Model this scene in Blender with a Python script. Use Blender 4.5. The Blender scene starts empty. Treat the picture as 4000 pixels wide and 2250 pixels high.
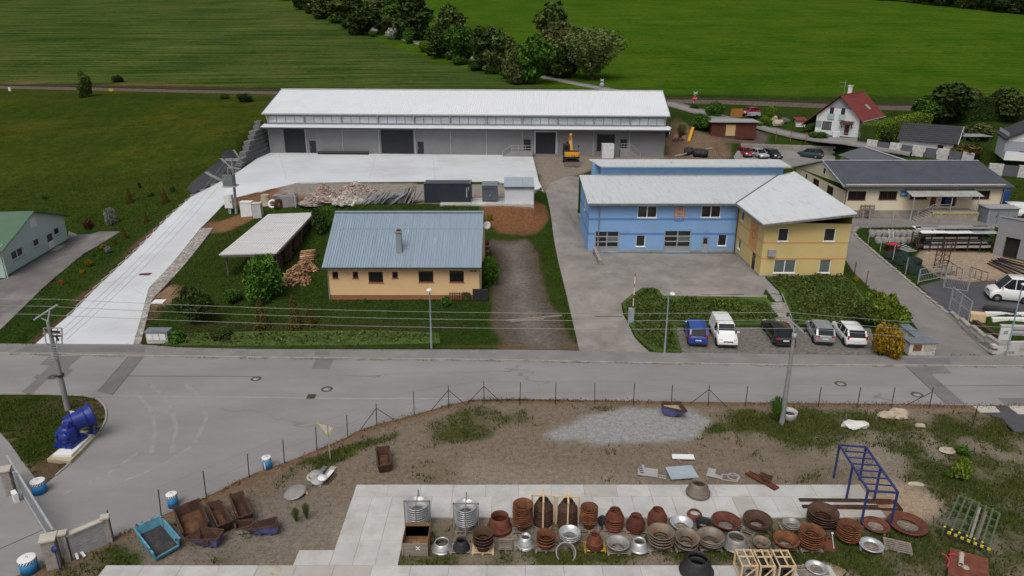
import bpy,bmesh,math,random
import numpy as np
from mathutils import Vector,Matrix
from mathutils.geometry import delaunay_2d_cdt
random.seed(7); np.random.seed(7)
R = math.radians
scene = bpy.context.scene
COL = scene.collection

# ---------------------------------------------------------------- camera
PITCH,HCAM,FPX = 20.0,26.5,2773.0        # degrees down, metres above the road, focal length in 4000-px pixels
cam_d = bpy.data.cameras.new('camera'); cam = bpy.data.objects.new('camera',cam_d); COL.objects.link(cam)
cam.location = (0,0,HCAM); cam.rotation_euler = (R(90 - PITCH),0,0)
cam_d.sensor_width = 36; cam_d.lens = 36 * FPX / 4000; cam_d.clip_end = 5000; cam_d.clip_start = .5
scene.camera = cam
# ---------------------------------------------------------------- sky, sun, exposure (overcast)
SUN_EL,SUN_AZ = 58,200                      # azimuth clockwise from +Y (behind the camera, a little to its side)
world = bpy.data.worlds.new('World'); scene.world = world; world.use_nodes = True
nt = world.node_tree; bg = nt.nodes['Background']
sky = nt.nodes.new('ShaderNodeTexSky'); sky.sky_type = 'NISHITA'; sky.sun_disc = False
sky.sun_elevation = R(SUN_EL); sky.sun_rotation = R(SUN_AZ); sky.dust_density = 6; sky.air_density = 1.0; sky.ozone_density = 1.0
hs = nt.nodes.new('ShaderNodeHueSaturation'); hs.inputs['Saturation'].default_value = .42
nt.links.new(sky.outputs[0],hs.inputs['Color']); nt.links.new(hs.outputs[0],bg.inputs[0]); bg.inputs[1].default_value = .105
sun_d = bpy.data.lights.new('sun','SUN'); sun_d.energy = 1.25; sun_d.angle = R(35); sun_d.color = (1,.97,.93)
sun = bpy.data.objects.new('sun',sun_d); COL.objects.link(sun)
sv = Vector((math.sin(R(SUN_AZ)) * math.cos(R(SUN_EL)),math.cos(R(SUN_AZ)) * math.cos(R(SUN_EL)),math.sin(R(SUN_EL))))
sun.rotation_euler = (-sv).to_track_quat('-Z','Y').to_euler()
scene.view_settings.view_transform = 'Standard'; scene.view_settings.look = 'None'
scene.view_settings.exposure = 0.0; scene.view_settings.gamma = 1
scene.render.engine = 'CYCLES'
scene.cycles.max_bounces = 5; scene.cycles.diffuse_bounces = 3; scene.cycles.glossy_bounces = 2; scene.cycles.transparent_max_bounces = 6
scene.cycles.use_denoising = True

# ---------------------------------------------------------------- projection: photo pixel (4000 x 2250) <-> place
TP,CT,ST = math.tan(R(PITCH)),math.cos(R(PITCH)),math.sin(R(PITCH))
def tphi(py): return math.tan(R(PITCH) + math.atan((py - 1125) / FPX))
def at(px,py,z=0.0):                         # the point at height z seen at a pixel
 t = tphi(py); y = (HCAM - z) / t
 return Vector(((px - 2000) / FPX * (y * CT + (HCAM - z) * ST),y,z))
def zat(py,y): return HCAM - y * tphi(py)     # height seen at row py at distance y
def xat(px,y,z): return (px - 2000) / FPX * (y * CT + (HCAM - z) * ST)
def aty(px,py,y):                            # the point at distance y seen at a pixel
 z = zat(py,y); return Vector((xat(px,y,z),y,z))
def q(rx,ry,a,b): return (rx + a / 2.574,ry + b / 2.574)

# ---------------------------------------------------------------- materials
MATS = {}
def nodes_of(name):
 m = bpy.data.materials.new(name); m.use_nodes = True
 n = m.node_tree.nodes; return m,m.node_tree,n,n['Principled BSDF']
def N(nt,typ,**kw):
 n = nt.nodes.new(typ)
 for k,v in kw.items():
  if k in n.inputs: n.inputs[k].default_value = v
  else: setattr(n,k,v)
 return n
def rgba(c): return (c[0],c[1],c[2],1)
def noise(nt,vec,scale,detail=3,rough=.6):
 t = N(nt,'ShaderNodeTexNoise'); t.inputs['Scale'].default_value = scale
 t.inputs['Detail'].default_value = detail; t.inputs['Roughness'].default_value = rough
 nt.links.new(vec,t.inputs['Vector']); return t.outputs['Fac']
def ramp(nt,fac,a,b,ca=(0,0,0),cb=(1,1,1)):
 r = N(nt,'ShaderNodeValToRGB'); e = r.color_ramp.elements
 e[0].position = a; e[1].position = b; e[0].color = rgba(ca); e[1].color = rgba(cb)
 nt.links.new(fac,r.inputs[0]); return r.outputs[0]
def mix(nt,fac,a,b,mode='MIX'):
 m = N(nt,'ShaderNodeMixRGB',blend_type=mode)
 for s,v in ((0,fac),(1,a),(2,b)):
  if isinstance(v,(int,float)): m.inputs[s].default_value = v
  elif isinstance(v,(tuple,list)): m.inputs[s].default_value = rgba(v)
  else: nt.links.new(v,m.inputs[s])
 return m.outputs[0]
def mat(name,col,rough=.8,var=.18,scale=1.2,fine=14,metal=0,spec=.3,dirt=None,dirt_at=(.55,.75),dirt_scale=.8,bump=0,bscale=20,coat=0,stretch=None,isle=0,each=0,crack=0):
 """base colour with two scales of uneven tone, and optional stains of a second colour"""
 if name in MATS: return MATS[name]
 m,nt,n,b = nodes_of(name)
 geo = N(nt,'ShaderNodeNewGeometry'); vec = geo.outputs['Position']
 if stretch:
  mp = N(nt,'ShaderNodeMapping'); mp.inputs['Scale'].default_value = stretch
  nt.links.new(vec,mp.inputs['Vector']); vec = mp.outputs[0]
 a = noise(nt,vec,scale,4); f = noise(nt,vec,fine,2)
 lo = tuple(max(0,c * (1 - var)) for c in col); hi = tuple(min(1,c * (1 + var)) for c in col)
 c = ramp(nt,a,.3,.7,lo,hi)
 c = mix(nt,var * .9,c,ramp(nt,f,.3,.7,(.35,.35,.35),(1,1,1)),'MULTIPLY')
 if dirt:
  d = noise(nt,vec,dirt_scale,6,.7)
  c = mix(nt,ramp(nt,d,dirt_at[0],dirt_at[1]),c,dirt)
 if crack:
  vo = N(nt,'ShaderNodeTexVoronoi',feature='DISTANCE_TO_EDGE'); vo.inputs['Scale'].default_value = crack; nz_ = N(nt,'ShaderNodeTexNoise'); nz_.inputs['Scale'].default_value = .7; wv = N(nt,'ShaderNodeVectorMath',operation='MULTIPLY_ADD'); nt.links.new(vec,nz_.inputs['Vector']); nt.links.new(nz_.outputs['Color'],wv.inputs[0]); wv.inputs[1].default_value = (2.5,2.5,0); nt.links.new(vec,wv.inputs[2]); nt.links.new(wv.outputs[0],vo.inputs['Vector'])
  c = mix(nt,ramp(nt,noise(nt,vec,.09,2),.5,.62),c,mix(nt,1,c,ramp(nt,vo.outputs['Distance'],.0,.012*crack*6,(.62,.61,.6),(1,1,1)),'MULTIPLY'))
 if isle: c = mix(nt,1,c,ramp(nt,geo.outputs['Random Per Island'],0,1,(1-isle,)*3,(1+isle,)*3),'MULTIPLY')
 if each: c = mix(nt,1,c,ramp(nt,N(nt,'ShaderNodeObjectInfo').outputs['Random'],0,1,(1-each,)*3,(1+each,)*3),'MULTIPLY')
 nt.links.new(c,b.inputs['Base Color'])
 b.inputs['Roughness'].default_value = rough; b.inputs['Metallic'].default_value = metal
 b.inputs['Specular IOR Level'].default_value = spec
 if coat: b.inputs['Coat Weight'].default_value = coat; b.inputs['Coat Roughness'].default_value = .08
 if bump:
  bn = noise(nt,vec,bscale,3); bp = N(nt,'ShaderNodeBump'); bp.inputs['Strength'].default_value = bump
  bp.inputs['Distance'].default_value = .03
  nt.links.new(bn,bp.inputs['Height']); nt.links.new(bp.outputs[0],b.inputs['Normal'])
 MATS[name] = m; return m
def leafmat(name,c0,c1,c2=None,scale=.9):
 if name in MATS: return MATS[name]
 m,nt,n,b = nodes_of(name)
 geo = N(nt,'ShaderNodeNewGeometry'); vec = geo.outputs['Position']
 a = noise(nt,vec,scale,3); f = noise(nt,vec,9,2)
 c = ramp(nt,a,.32,.68,c0,c1)
 c = mix(nt,ramp(nt,f,.45,.75),c,c2 or tuple(x * 1.5 for x in c1))
 c = mix(nt,1,c,ramp(nt,geo.outputs['Random Per Island'],0,1,(.6,.62,.6),(1.45,1.4,1.3)),'MULTIPLY')
 nt.links.new(c,b.inputs['Base Color']); b.inputs['Roughness'].default_value = .8; b.inputs['Specular IOR Level'].default_value = .05
 MATS[name] = m; return m

# ---------------------------------------------------------------- mesh builder
class MB:
 def __init__(s): s.v = []; s.f = []; s.mi = []; s.sm = []
 def add(s,verts,faces,mi=0,smooth=False):
  o = len(s.v); s.v += [tuple(p) for p in verts]
  for f in faces: s.f.append(tuple(i + o for i in f)); s.mi.append(mi); s.sm.append(smooth)
 def box(s,x0,x1,y0,y1,z0,z1,mi=0,M=None):
  p = [(x0,y0,z0),(x1,y0,z0),(x1,y1,z0),(x0,y1,z0),(x0,y0,z1),(x1,y0,z1),(x1,y1,z1),(x0,y1,z1)]
  if M is not None: p = [M @ Vector(a) for a in p]
  s.add(p,[(0,3,2,1),(4,5,6,7),(0,1,5,4),(1,2,6,5),(2,3,7,6),(3,0,4,7)],mi)
 def bar(s,a,b,w,h=None,mi=0,up=(0,0,1)):     # square bar between two points
  a,b = Vector(a),Vector(b); h = w if h is None else h
  d = (b - a); L = d.length
  if L < 1e-6: return
  d /= L; u = Vector(up)
  if abs(d.dot(u)) > .98: u = Vector((1,0,0))
  sx = d.cross(u).normalized() * w / 2; sz = sx.cross(d).normalized() * h / 2
  p = [a-sx-sz,a+sx-sz,a+sx+sz,a-sx+sz,b-sx-sz,b+sx-sz,b+sx+sz,b-sx+sz]
  s.add(p,[(0,3,2,1),(4,5,6,7),(0,1,5,4),(1,2,6,5),(2,3,7,6),(3,0,4,7)],mi)
 def tube(s,pts,r,n=8,mi=0,cap=True,smooth=True):
  pts = [Vector(p) for p in pts]; rr = r if isinstance(r,(list,tuple)) else [r] * len(pts)
  rings = []; prev = None
  for i,p in enumerate(pts):
   d = (pts[min(i+1,len(pts)-1)] - pts[max(i-1,0)]).normalized()
   u = Vector((0,0,1)) if abs(d.z) < .95 else Vector((1,0,0))
   a = d.cross(u).normalized(); b = a.cross(d).normalized()
   rings.append([p + (a * math.cos(t) + b * math.sin(t)) * rr[i] for t in [2*math.pi*k/n for k in range(n)]])
  o = [v for g in rings for v in g]; f = []
  for i in range(len(rings) - 1):
   for k in range(n):
    f.append((i*n+k,i*n+(k+1) % n,(i+1)*n+(k+1) % n,(i+1)*n+k))
  s.add(o,f,mi,smooth)
  if cap:
   s.add(rings[0],[tuple(range(n))[::-1]],mi); s.add(rings[-1],[tuple(range(n))],mi)
 def lathe(s,prof,n=20,mi=0,M=None,smooth=True,closed=False):   # prof: (r, z)
  v = []; f = []
  for r,z in prof:
   for k in range(n):
    t = 2 * math.pi * k / n; p = Vector((r * math.cos(t),r * math.sin(t),z))
    v.append(M @ p if M is not None else p)
  m = len(prof)
  for i in range(m if closed else m - 1):
   j = (i + 1) % m
   for k in range(n): f.append((i*n+k,i*n+(k+1) % n,j*n+(k+1) % n,j*n+k))
  s.add(v,f,mi,smooth)
 def prism(s,poly,z0,z1,mi=0,M=None):      # polygon in xy extruded in z; z1 may be a function
  n = len(poly); zz = z1 if callable(z1) else (lambda x,y: z1); zb = z0 if callable(z0) else (lambda x,y: z0)
  p = [Vector((x,y,zb(x,y))) for x,y in poly] + [Vector((x,y,zz(x,y))) for x,y in poly]
  if M is not None: p = [M @ a for a in p]
  s.add(p,[tuple(range(n))[::-1],tuple(range(n,2*n))] + [(i,(i+1) % n,n+(i+1) % n,n+i) for i in range(n)],mi)
 def loft(s,rings,mi=0,cap=True,smooth=True,closed=True):
  n = len(rings[0]); v = [p for r in rings for p in r]; f = []
  for i in range(len(rings) - 1):
   for k in range(n if closed else n - 1):
    f.append((i*n+k,i*n+(k+1) % n,(i+1)*n+(k+1) % n,(i+1)*n+k))
  s.add(v,f,mi,smooth)
  if cap: s.add(rings[0],[tuple(range(n))[::-1]],mi); s.add(rings[-1],[tuple(range(n))],mi)
 def mesh(s,name,mats):
  me = bpy.data.meshes.new(name); me.from_pydata(s.v,[],s.f)
  for m in (mats if isinstance(mats,(list,tuple)) else [mats]): me.materials.append(m)
  me.polygons.foreach_set('material_index',s.mi); me.polygons.foreach_set('use_smooth',s.sm); me.update(); return me
 def build(s,name,mats,parent=None,loc=None):
  o = bpy.data.objects.new(name,s.mesh(name,mats)); COL.objects.link(o)
  if parent is not None: o.parent = parent
  if loc is not None: o.location = loc
  return o
def tag(o,label,cat,group=None,kind=None):
 o['label'] = label; o['category'] = cat
 if group: o['group'] = group
 if kind: o['kind'] = kind
 return o
def thing(name,label,cat,loc=(0,0,0),rz=0,group=None):
 o = bpy.data.objects.new(name,None); COL.objects.link(o); o.location = loc; o.rotation_euler = (0,0,rz)
 o.empty_display_size = .1
 return tag(o,label,cat,group)
def struct(o): o['kind'] = 'structure'; return o
def piece(name,mats,parent,fn,loc=None):
 b = MB(); fn(b); return b.build(name,mats,parent,loc)
def boxpart(name,m,parent,*a,M=None):
 b = MB(); b.box(*a,M=M); return b.build(name,m,parent)
def copy_tree(o,parent=None,loc=None,rz=None,label=None):
 c = o.copy(); COL.objects.link(c)
 if parent is not None: c.parent = parent
 if loc is not None: c.location = loc
 if rz is not None: c.rotation_euler = (0,0,rz)
 if label: c['label'] = label
 for ch in list(o.children): copy_tree(ch,c)
 return c
def inst(name,me,parent,loc=(0,0,0),rot=(0,0,0),sc=(1,1,1)):
 o = bpy.data.objects.new(name,me); COL.objects.link(o); o.parent = parent
 o.location = loc; o.rotation_euler = rot; o.scale = sc; return o
def text(name,s,size,m,parent,M,align='CENTER',ext=.012,sx=1):
 c = bpy.data.curves.new(name,'FONT'); c.body = s; c.size = size; c.extrude = ext; c.align_x = align; c.align_y = 'CENTER'
 c.materials.append(m); c.resolution_u = 3
 tmp = bpy.data.objects.new(name,c); me = bpy.data.meshes.new_from_object(tmp); bpy.data.objects.remove(tmp)
 me.transform(M @ Matrix.Diagonal((sx,1,1,1)))
 o = bpy.data.objects.new(name,me); COL.objects.link(o); o.parent = parent; return o
FACE_CAM = Matrix.Rotation(R(90),4,'X')      # upright lettering facing -Y

# ---------------------------------------------------------------- terrain
def inpoly(poly,X,Y):
 c = np.zeros(X.shape,bool); n = len(poly)
 for i in range(n):
  x0,y0 = poly[i][0],poly[i][1]; x1,y1 = poly[(i+1) % n][0],poly[(i+1) % n][1]
  k = ((y0 > Y) != (y1 > Y)) & (X < (x1-x0)*(Y-y0)/((y1-y0) if abs(y1-y0) > 1e-9 else 1e-9) + x0); c ^= k
 return c
def polydist(poly,X,Y,closed=True):
 d = np.full(X.shape,1e9); n = len(poly)
 for i in range(n if closed else n - 1):
  ax,ay = poly[i][0],poly[i][1]; bx,by = poly[(i+1) % n][0],poly[(i+1) % n][1]
  L = (bx-ax)**2 + (by-ay)**2 + 1e-12; t = np.clip(((X-ax)*(bx-ax)+(Y-ay)*(by-ay))/L,0,1)
  d = np.minimum(d,np.hypot(X-ax-t*(bx-ax),Y-ay-t*(by-ay)))
 return d
def sstep(x): x = np.clip(x,0,1); return x*x*(3-2*x)
CTRL = []
def cp(px,py,z): p = at(px,py,z); CTRL.append((p.x,p.y,z))
def cw(x,y,z): CTRL.append((x,y,z))
for x in range(-120,121,30):
 for y in (0,30,57): cw(x,y,0)
# bank of the middle plot, the lane, the court
for x in (-35,-20,-10,-2): cw(x,60,.25); cw(x,68,1.0); cw(x,80,2.0)
for x in (-18,-8,-1): cw(x,84,2.6); cw(x,88.6,5.5); cw(x,93,5.5)
cw(3,62,.5); cw(2,72,1.2); cw(1,82,2.0); cw(2,85,2.8)
for y,z in ((60,.3),(66,.9),(72,1.5),(79,2.1),(89,3.6),(98,4.7),(106,5.3),(114,5.5)): cw(6.5,y,z)
# left meadow and driveway
cw(-41,59,.2); cw(-44,75,1.6); cw(-46,90,3.6); cw(-46,103,5.2); cw(-36,75,1.4); cw(-38,90,3.4); cw(-30,90,4.2); cw(-28,85,2.9)
cw(-55,73,1.0); cw(-57,88,1.2); cw(-70,70,.8); cw(-52,66,.6); cw(-54,96,3.2); cw(-70,95,3); cw(-100,95,3); cw(-100,75,.8)
cw(-58,110,5.5); cw(-80,115,5.5); cw(-110,115,5.5); cw(-56,128,9); cw(-80,140,8.8); cw(-120,140,8.5); cw(-60,150,11)
for x in (-160,-127,-90,-55): cw(x,184 + (x + 127) * -.2,12.3); cw(x,172 + (x + 127) * -.2,11.2); cw(x,196 + (x+127) * -.2,13.2)
for x in (-20,20): cw(x,152,10.5); cw(x,165,12.2)
# right: lane, yards, houses
cw(46,58,.25); cw(43,66,.9); cw(41,75,1.8); cw(40,84,2.5); cw(45,90,2.9); cw(60,90,2.9); cw(50,70,1.5); cw(60,72,1.5); cw(75,75,1.8)
cw(55,59,1.1); cw(62,60,1.2); cw(52,82,2.4); cw(65,84,2.6); cw(90,90,3); cw(90,60,1)
cw(40,100,3.4); cw(35,110,4.4); cw(75,108,4.4); cw(46,128,4.8); cw(60,130,7.9); cw(75,120,6.5); cw(85,128,7.8); cw(110,125,8)
cw(36,128,6.6); cw(34,140,9.5); cw(45,143,9.8); cw(60,146,10.2); cw(80,146,10.4); cw(105,146,10.6)
for x in (30,60,90,120): cw(x,156 - .06 * x,11.4); cw(x,168 - .06 * x,12.6)
# hillside
for x in (-320,-160,-40,60,160,320):
 cw(x,230,17.0); cw(x,300,25); cw(x,400,37.2); cw(x,520,51); cw(x,800,82)
cw(-400,100,6); cw(400,100,6); cw(-400,0,0); cw(400,0,0)
C = np.array(CTRL); n_ = len(C)
def _k(r2): return np.where(r2 > 1e-9,.5 * r2 * np.log(np.maximum(r2,1e-9)),0)
A_ = np.zeros((n_+3,n_+3)); dx_ = C[:,None,:2] - C[None,:,:2]
A_[:n_,:n_] = _k((dx_**2).sum(-1)) + np.eye(n_) * 6.0
A_[:n_,n_] = 1; A_[:n_,n_+1:] = C[:,:2]; A_[n_,:n_] = 1; A_[n_+1:,:n_] = C[:,:2].T
W_ = np.linalg.solve(A_,np.concatenate([C[:,2],[0,0,0]]))
PADS = []                                      # (polygon, height or function, blend width)
def hfield(X,Y):
 X = np.asarray(X,float); Y = np.asarray(Y,float)
 z = W_[n_] + W_[n_+1]*X + W_[n_+2]*Y
 for i in range(n_): z = z + W_[i] * _k((X-C[i,0])**2 + (Y-C[i,1])**2)
 s = sstep((Y - 57.0) / 2.5); z = z * s
 for poly,zz,bw in PADS:
  inside = inpoly(poly,X,Y); d = np.where(inside,0,polydist(poly,X,Y)); w = 1 - sstep(d / bw)
  t = zz(X,Y) if callable(zz) else zz
  z = z * (1-w) + t * w
 return z
WA = math.atan2(-3.9,70)                      # warehouse heading
# pads
YARD = [(-45.2,128.7),(-45.6,106),(-36,101.2),(3.5,100.4),(8.0,104),(7.5,120),(30,122),(30,147),(-44,152)]
STRIP = [(-32,96),(-19,89.4),(2.2,88.9),(3.5,101),(-34,103)]
PADS += [(YARD,5.6,3.0),(STRIP,5.5,2.2),
         ([(9,67),(26,66.5),(35.5,69.5),(36,92),(9,92)],2.0,2.5),
         ([(13.8,56.5),(33.5,56.3),(33.5,61.6),(15.4,62)],lambda X,Y: .12 + .02*(Y-57),1.6),
         ([(-19.2,66.5),(-3,66.5),(-3,81),(-19.2,81)],lambda X,Y: .85 + .07*(Y-67),2.0),
         ([(42,86.5),(66,86.5),(68,110),(42,110)],3.0,3.0),
         ([(37,113),(58,111),(58.5,128.5),(38,130.5)],4.7,1.2),
         ([(55,131.5),(68,130),(70,142),(52,142)],8.0,2.5),
         ([(-75,60),(-55,72),(-56.5,90),(-75,92)],1.0,2.5),
         ([(47,62),(70,60),(72,84),(52,84)],lambda X,Y: 1.4 + .045*(Y-66),2.0)]
_cache = {}
def h(x,y):
 k = (round(x,3),round(y,3))
 if k not in _cache: _cache[k] = float(hfield(np.array([k[0]]),np.array([k[1]]))[0])
 return _cache[k]
def gp(px,py,dz=0.0):                        # the ground point seen at a pixel
 t = tphi(py)
 ys = np.concatenate([np.arange(20,160,1.0),np.arange(160,900,4.0)])
 z = HCAM - ys*t; X = (px-2000)/FPX*(ys*CT + (HCAM-z)*ST)
 dlt = hfield(X,ys) - z
 i = np.where((dlt[1:] >= 0) & (dlt[:-1] < 0))[0]
 if len(i) == 0: y = 600.0
 else:
  a,b = ys[i[0]],ys[i[0]+1]
  for _ in range(14):
   mid = (a+b)/2; zz = HCAM-mid*t
   if h(xat(px,mid,zz),mid) >= zz: b = mid
   else: a = mid
  y = (a+b)/2
 x = xat(px,y,HCAM-y*t); return Vector((x,y,h(x,y) + dz))
def h(x,y):                                   # single point, all controls at once
 k = (round(x,3),round(y,3)); v = _cache.get(k)
 if v is None:
  x,y = k
  z = W_[n_] + W_[n_+1]*x + W_[n_+2]*y + float(W_[:n_] @ _k((x-C[:,0])**2 + (y-C[:,1])**2))
  s = min(1,max(0,(y-57.0)/2.5)); z *= s*s*(3-2*s)
  for poly,zz,bw in PADS:
   ins = False; d = 1e9; n = len(poly)
   for i in range(n):
    x0,y0 = poly[i]; x1,y1 = poly[(i+1) % n]
    if (y0 > y) != (y1 > y) and x < (x1-x0)*(y-y0)/(y1-y0)+x0: ins = not ins
    L = (x1-x0)**2+(y1-y0)**2; t = min(1,max(0,((x-x0)*(x1-x0)+(y-y0)*(y1-y0))/L))
    d = min(d,math.hypot(x-x0-t*(x1-x0),y-y0-t*(y1-y0)))
   if ins: d = 0
   if d < bw:
    w = d/bw; w = 1-w*w*(3-2*w); t = zz(x,y) if callable(zz) else zz; z = z*(1-w)+t*w
  v = _cache[k] = z
 return v
def G(pts): return [gp(*p)[:2] for p in pts]            # ground polygon from pixels
def G0(pts): return [tuple(at(p[0],p[1],0)[:2]) for p in pts]
def Q(rx,ry,*pts): return [q(rx,ry,a,b) for a,b in pts]
# smooth value noise for the layout of ground colours
_rng = np.random.RandomState(3); _T = _rng.rand(256,256)
def vnoise(X,Y,s):
 u = X/s; v = Y/s; i = np.floor(u).astype(int); j = np.floor(v).astype(int); a = sstep(u-i); b = sstep(v-j)
 g = lambda p,r: _T[p % 256,r % 256]
 return (g(i,j)*(1-a)+g(i+1,j)*a)*(1-b)+(g(i,j+1)*(1-a)+g(i+1,j+1)*a)*b
def fbm(X,Y,s): return (vnoise(X,Y,s)*.5+vnoise(X+17,Y+31,s/2)*.3+vnoise(X+53,Y+7,s/4)*.2)

# ---- ground polygons (from the photo, on the terrain)
ROAD_FAR = G0([(-900,1372),(0,1384),(563,1394),(1000,1400),(2000,1411),(2272,1417),(3000,1429),(3544,1432),(4000,1435),(5000,1440)])
FENCE = G0([(5000,1590),(4000,1584),(3761,1584),(3563,1579),(3000,1573),(2500,1567),(2000,1559),(1839,1563),(1754,1582),(1618,1620),(1472,1660),(1388,1687),(1359,1708),(1239,1757),(1111,1809),(1000,1846),(806,1942),(630,2016),(443,2099),(155,2217),(-160,2330)])
ISLAND = G0([(-500,1538),(0,1540),(180,1541),(272,1544),(330,1547),(361,1552),(390,1567),(407,1585),(417,1610),(416,1635),(408,1660),(392,1684),(340,1744),(280,1807),(230,1850),(183,1889),(140,1872),(85,1800),(40,1735),(0,1690),(-500,1560)])
TRACK = G([(1895,958),(1960,945),(2050,942),(2085,1000),(2105,1080),(2130,1170),(2190,1290),(2262,1368),(2005,1370),(1965,1290),(1935,1200),(1940,1110),(1965,1040),(1940,990)])
SOILBANK = G([(1885,812),(1940,806),(2125,800),(2150,850),(2100,905),(2050,912),(1960,905),(1920,880)])
SOILLEFT = G([(905,770),(1000,755),(1170,722),(1400,718),(1250,770),(1130,800),(950,810)])
SOIL2 = G([(800,880),(905,850),(985,820),(1000,850),(900,900),(830,910)])
SOIL3 = G([(590,1180),(640,1110),(700,1120),(690,1160),(640,1200),(625,1240)])
DRIVE = G(Q(0,1126,(360,562),(1340,575),(1425,280),(1500,0)) + Q(0,563,(2015,850),(2300,555),(2430,525)) + Q(1000,563,(0,487),(220,440),(430,390),(1000,384),(1690,379),(2440,381),(2530,400)) + [(2000,740)] + [(2122,748),(2105,711),(2093,660),(2079,604)] + [(1800,602),(1500,600),(1200,599),(1057,598),(1029,600)] + Q(1000,563,(0,155)) + Q(0,563,(2420,265),(2200,390),(1935,520),(1500,930),(960,1449)) + Q(0,1126,(680,290)))
APRON = G([(2079,606),(2093,660),(2122,750),(2200,720),(2270,680),(2340,650),(2450,640),(2600,625),(2600,605)])
SANDYARD = G([(3570,1000),(3620,960),(3900,990),(4100,1010),(4200,1140),(3990,1090),(3800,1100),(3680,1090),(3620,1050)])
GRAVEL = G0(Q(2000,1126,(400,1430),(720,1280),(830,1255),(1000,1240),(1150,1205),(1480,1215),(1780,1215),(1930,1290),(1985,1370),(1900,1449))+Q(2000,1687,(1870,60),(1500,95),(1250,110),(950,130),(560,105),(290,40)))
SAND = G0(Q(3000,1687,(930,520),(1130,490),(1300,510),(1560,620),(1700,700),(1725,780),(1600,880),(1300,900),(1000,800)))
SAND2 = G0(Q(3000,1687,(580,1350),(700,1400),(800,1460),(560,1460)))
RIGHTLOT = G0([(3250,1600),(4300,1600),(4300,2300),(3350,2300),(3560,1900),(3400,1750),(2900,1760),(2700,1640)])
HEDGELINE = G([(1090,2),(1250,60),(1420,130),(1600,200),(1830,270),(2060,328),(2200,345)])
SHOULD = G([(0,290),(400,302),(1000,325),(1500,335),(2000,348)])

def axis(segs):
 o = []
 for a,b,s in segs: o += list(np.arange(a,b,s))
 return np.array(o)
gy = axis([(-60,14,8),(14,50,.42),(50,66,.55),(66,130,1.0),(130,190,2.0),(190,560,7),(560,1500,60)])
gx = axis([(-900,-220,60),(-220,-80,7),(-80,-34,1.0),(-34,30,.5),(30,75,.8),(75,220,7),(220,901,60)])
GX,GY = np.meshgrid(gx,gy); shp = GX.shape; fx,fy = GX.ravel(),GY.ravel()
fz = hfield(fx,fy)
nz = fbm(fx,fy,6); nf = fbm(fx+90,fy,1.6); big = fbm(fx,fy+200,25)
wob = (fbm(fx+300,fy,2.5) - .5) * 1.6
def inside(poly,blend=.5,wobble=1):
 ins = inpoly(poly,fx,fy); d = polydist(poly,fx,fy); sd = np.where(ins,d,-d) + wob*wobble
 return sstep(sd/blend*.5 + .5)
zone = np.zeros((len(fx),3)); gcol = np.zeros((len(fx),3)); gw = np.ones(len(fx))
def setc(arr,w,c):
 for k in range(3): arr[:,k] = arr[:,k]*(1-w) + c[k]*w
one = np.ones(len(fx))
# grass colours
setc(gcol,one,(.028,.052,.011)); setc(zone,one,(.085,.062,.035))
past = fy > 57
mead = (fx < -20) & (fy > 80)
setc(gcol,mead*sstep((fy-80)/30),(.042,.060,.011))
setc(gcol,mead*sstep((nz-.5)*5)*sstep((fy-95)/25)*.5,(.080,.075,.012))
# fields beyond the railway: left of the hedgerow a mown crop, right of it lush grass
HL_ = sorted(HEDGELINE,key=lambda p: p[1]); hx = np.interp(fy,[p[1] for p in HL_],[p[0] for p in HL_])
ry = 186 - .2*(fx+127); ry = np.where(fx > 20,157.5-.06*fx,np.maximum(ry,156))
beyond = sstep((fy-ry-9)/3)
left = beyond*(1-sstep((fx-hx+4)/6)); right = beyond*sstep((fx-hx+4)/6)
setc(gcol,left,(.053,.084,.024)); setc(gcol,right,(.050,.100,.010))
setc(gcol,left*sstep((big-.5)*4)*.6,(.040,.070,.018)); setc(gcol,right*sstep((big-.52)*5)*.5,(.040,.085,.009))
gw = np.where(past,.86 + (nz-.5)*.5,gw)
gw = np.maximum(gw,beyond*1.1)
# foreground lot
lot = (fy < 47.6) & ~inpoly(ISLAND,fx,fy)
setc(zone,lot*1.0,(.190,.158,.118)); setc(gcol,lot*1.0,(.060,.068,.022))
setc(zone,lot*sstep((big-.42)*5)*.8,(.145,.112,.076)); setc(zone,lot*sstep((fbm(fx+40,fy+9,11)-.52)*7)*.7,(.25,.22,.175))
gl = .23 + (nz-.5)*.85 + (nf-.5)*.5 + (fbm(fx+77,fy,14)-.5)*.6
gw = np.where(lot,gl,gw)
rl = inside(RIGHTLOT,3,2); gw = gw + lot*rl*(.46+ (nf-.5)*.3)
strip = lot*sstep(1-polydist(FENCE,fx,fy,False)/1.1); setc(zone,strip,(.17,.10,.06)); gw = gw - strip*.4
def patch(pts,amt,bl=1.2):
 global gw
 gw = gw + inside(G0(pts),bl,1.5)*amt
patch([(1620,1640),(1800,1590),(2050,1600),(2120,1660),(1900,1720),(1700,1740)],.42)
patch([(1180,1800),(1300,1740),(1560,1680),(1600,1700),(1350,1790),(1220,1850)],.5,.6)
patch([(1080,1850),(1180,1800),(1200,1850),(1120,1900),(1050,1930)],.45,.6)
patch([(2100,2160),(2400,2130),(2900,2100),(3200,2090),(3500,2080),(3560,2130),(3200,2190),(2500,2200)],.55)
patch([(2900,1620),(3250,1610),(3300,1680),(2950,1690)],.3)
patch([(2700,1650),(2900,1600),(3000,1680),(2760,1710)],.25)
patch([(400,2140),(560,2150),(520,2200),(430,2230)],.3,.5)
gr = inside(GRAVEL,.4,.8); setc(zone,gr,(.285,.285,.28)); gw = gw*(1-gr)+(.12+(nf-.5)*.5)*gr
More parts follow.
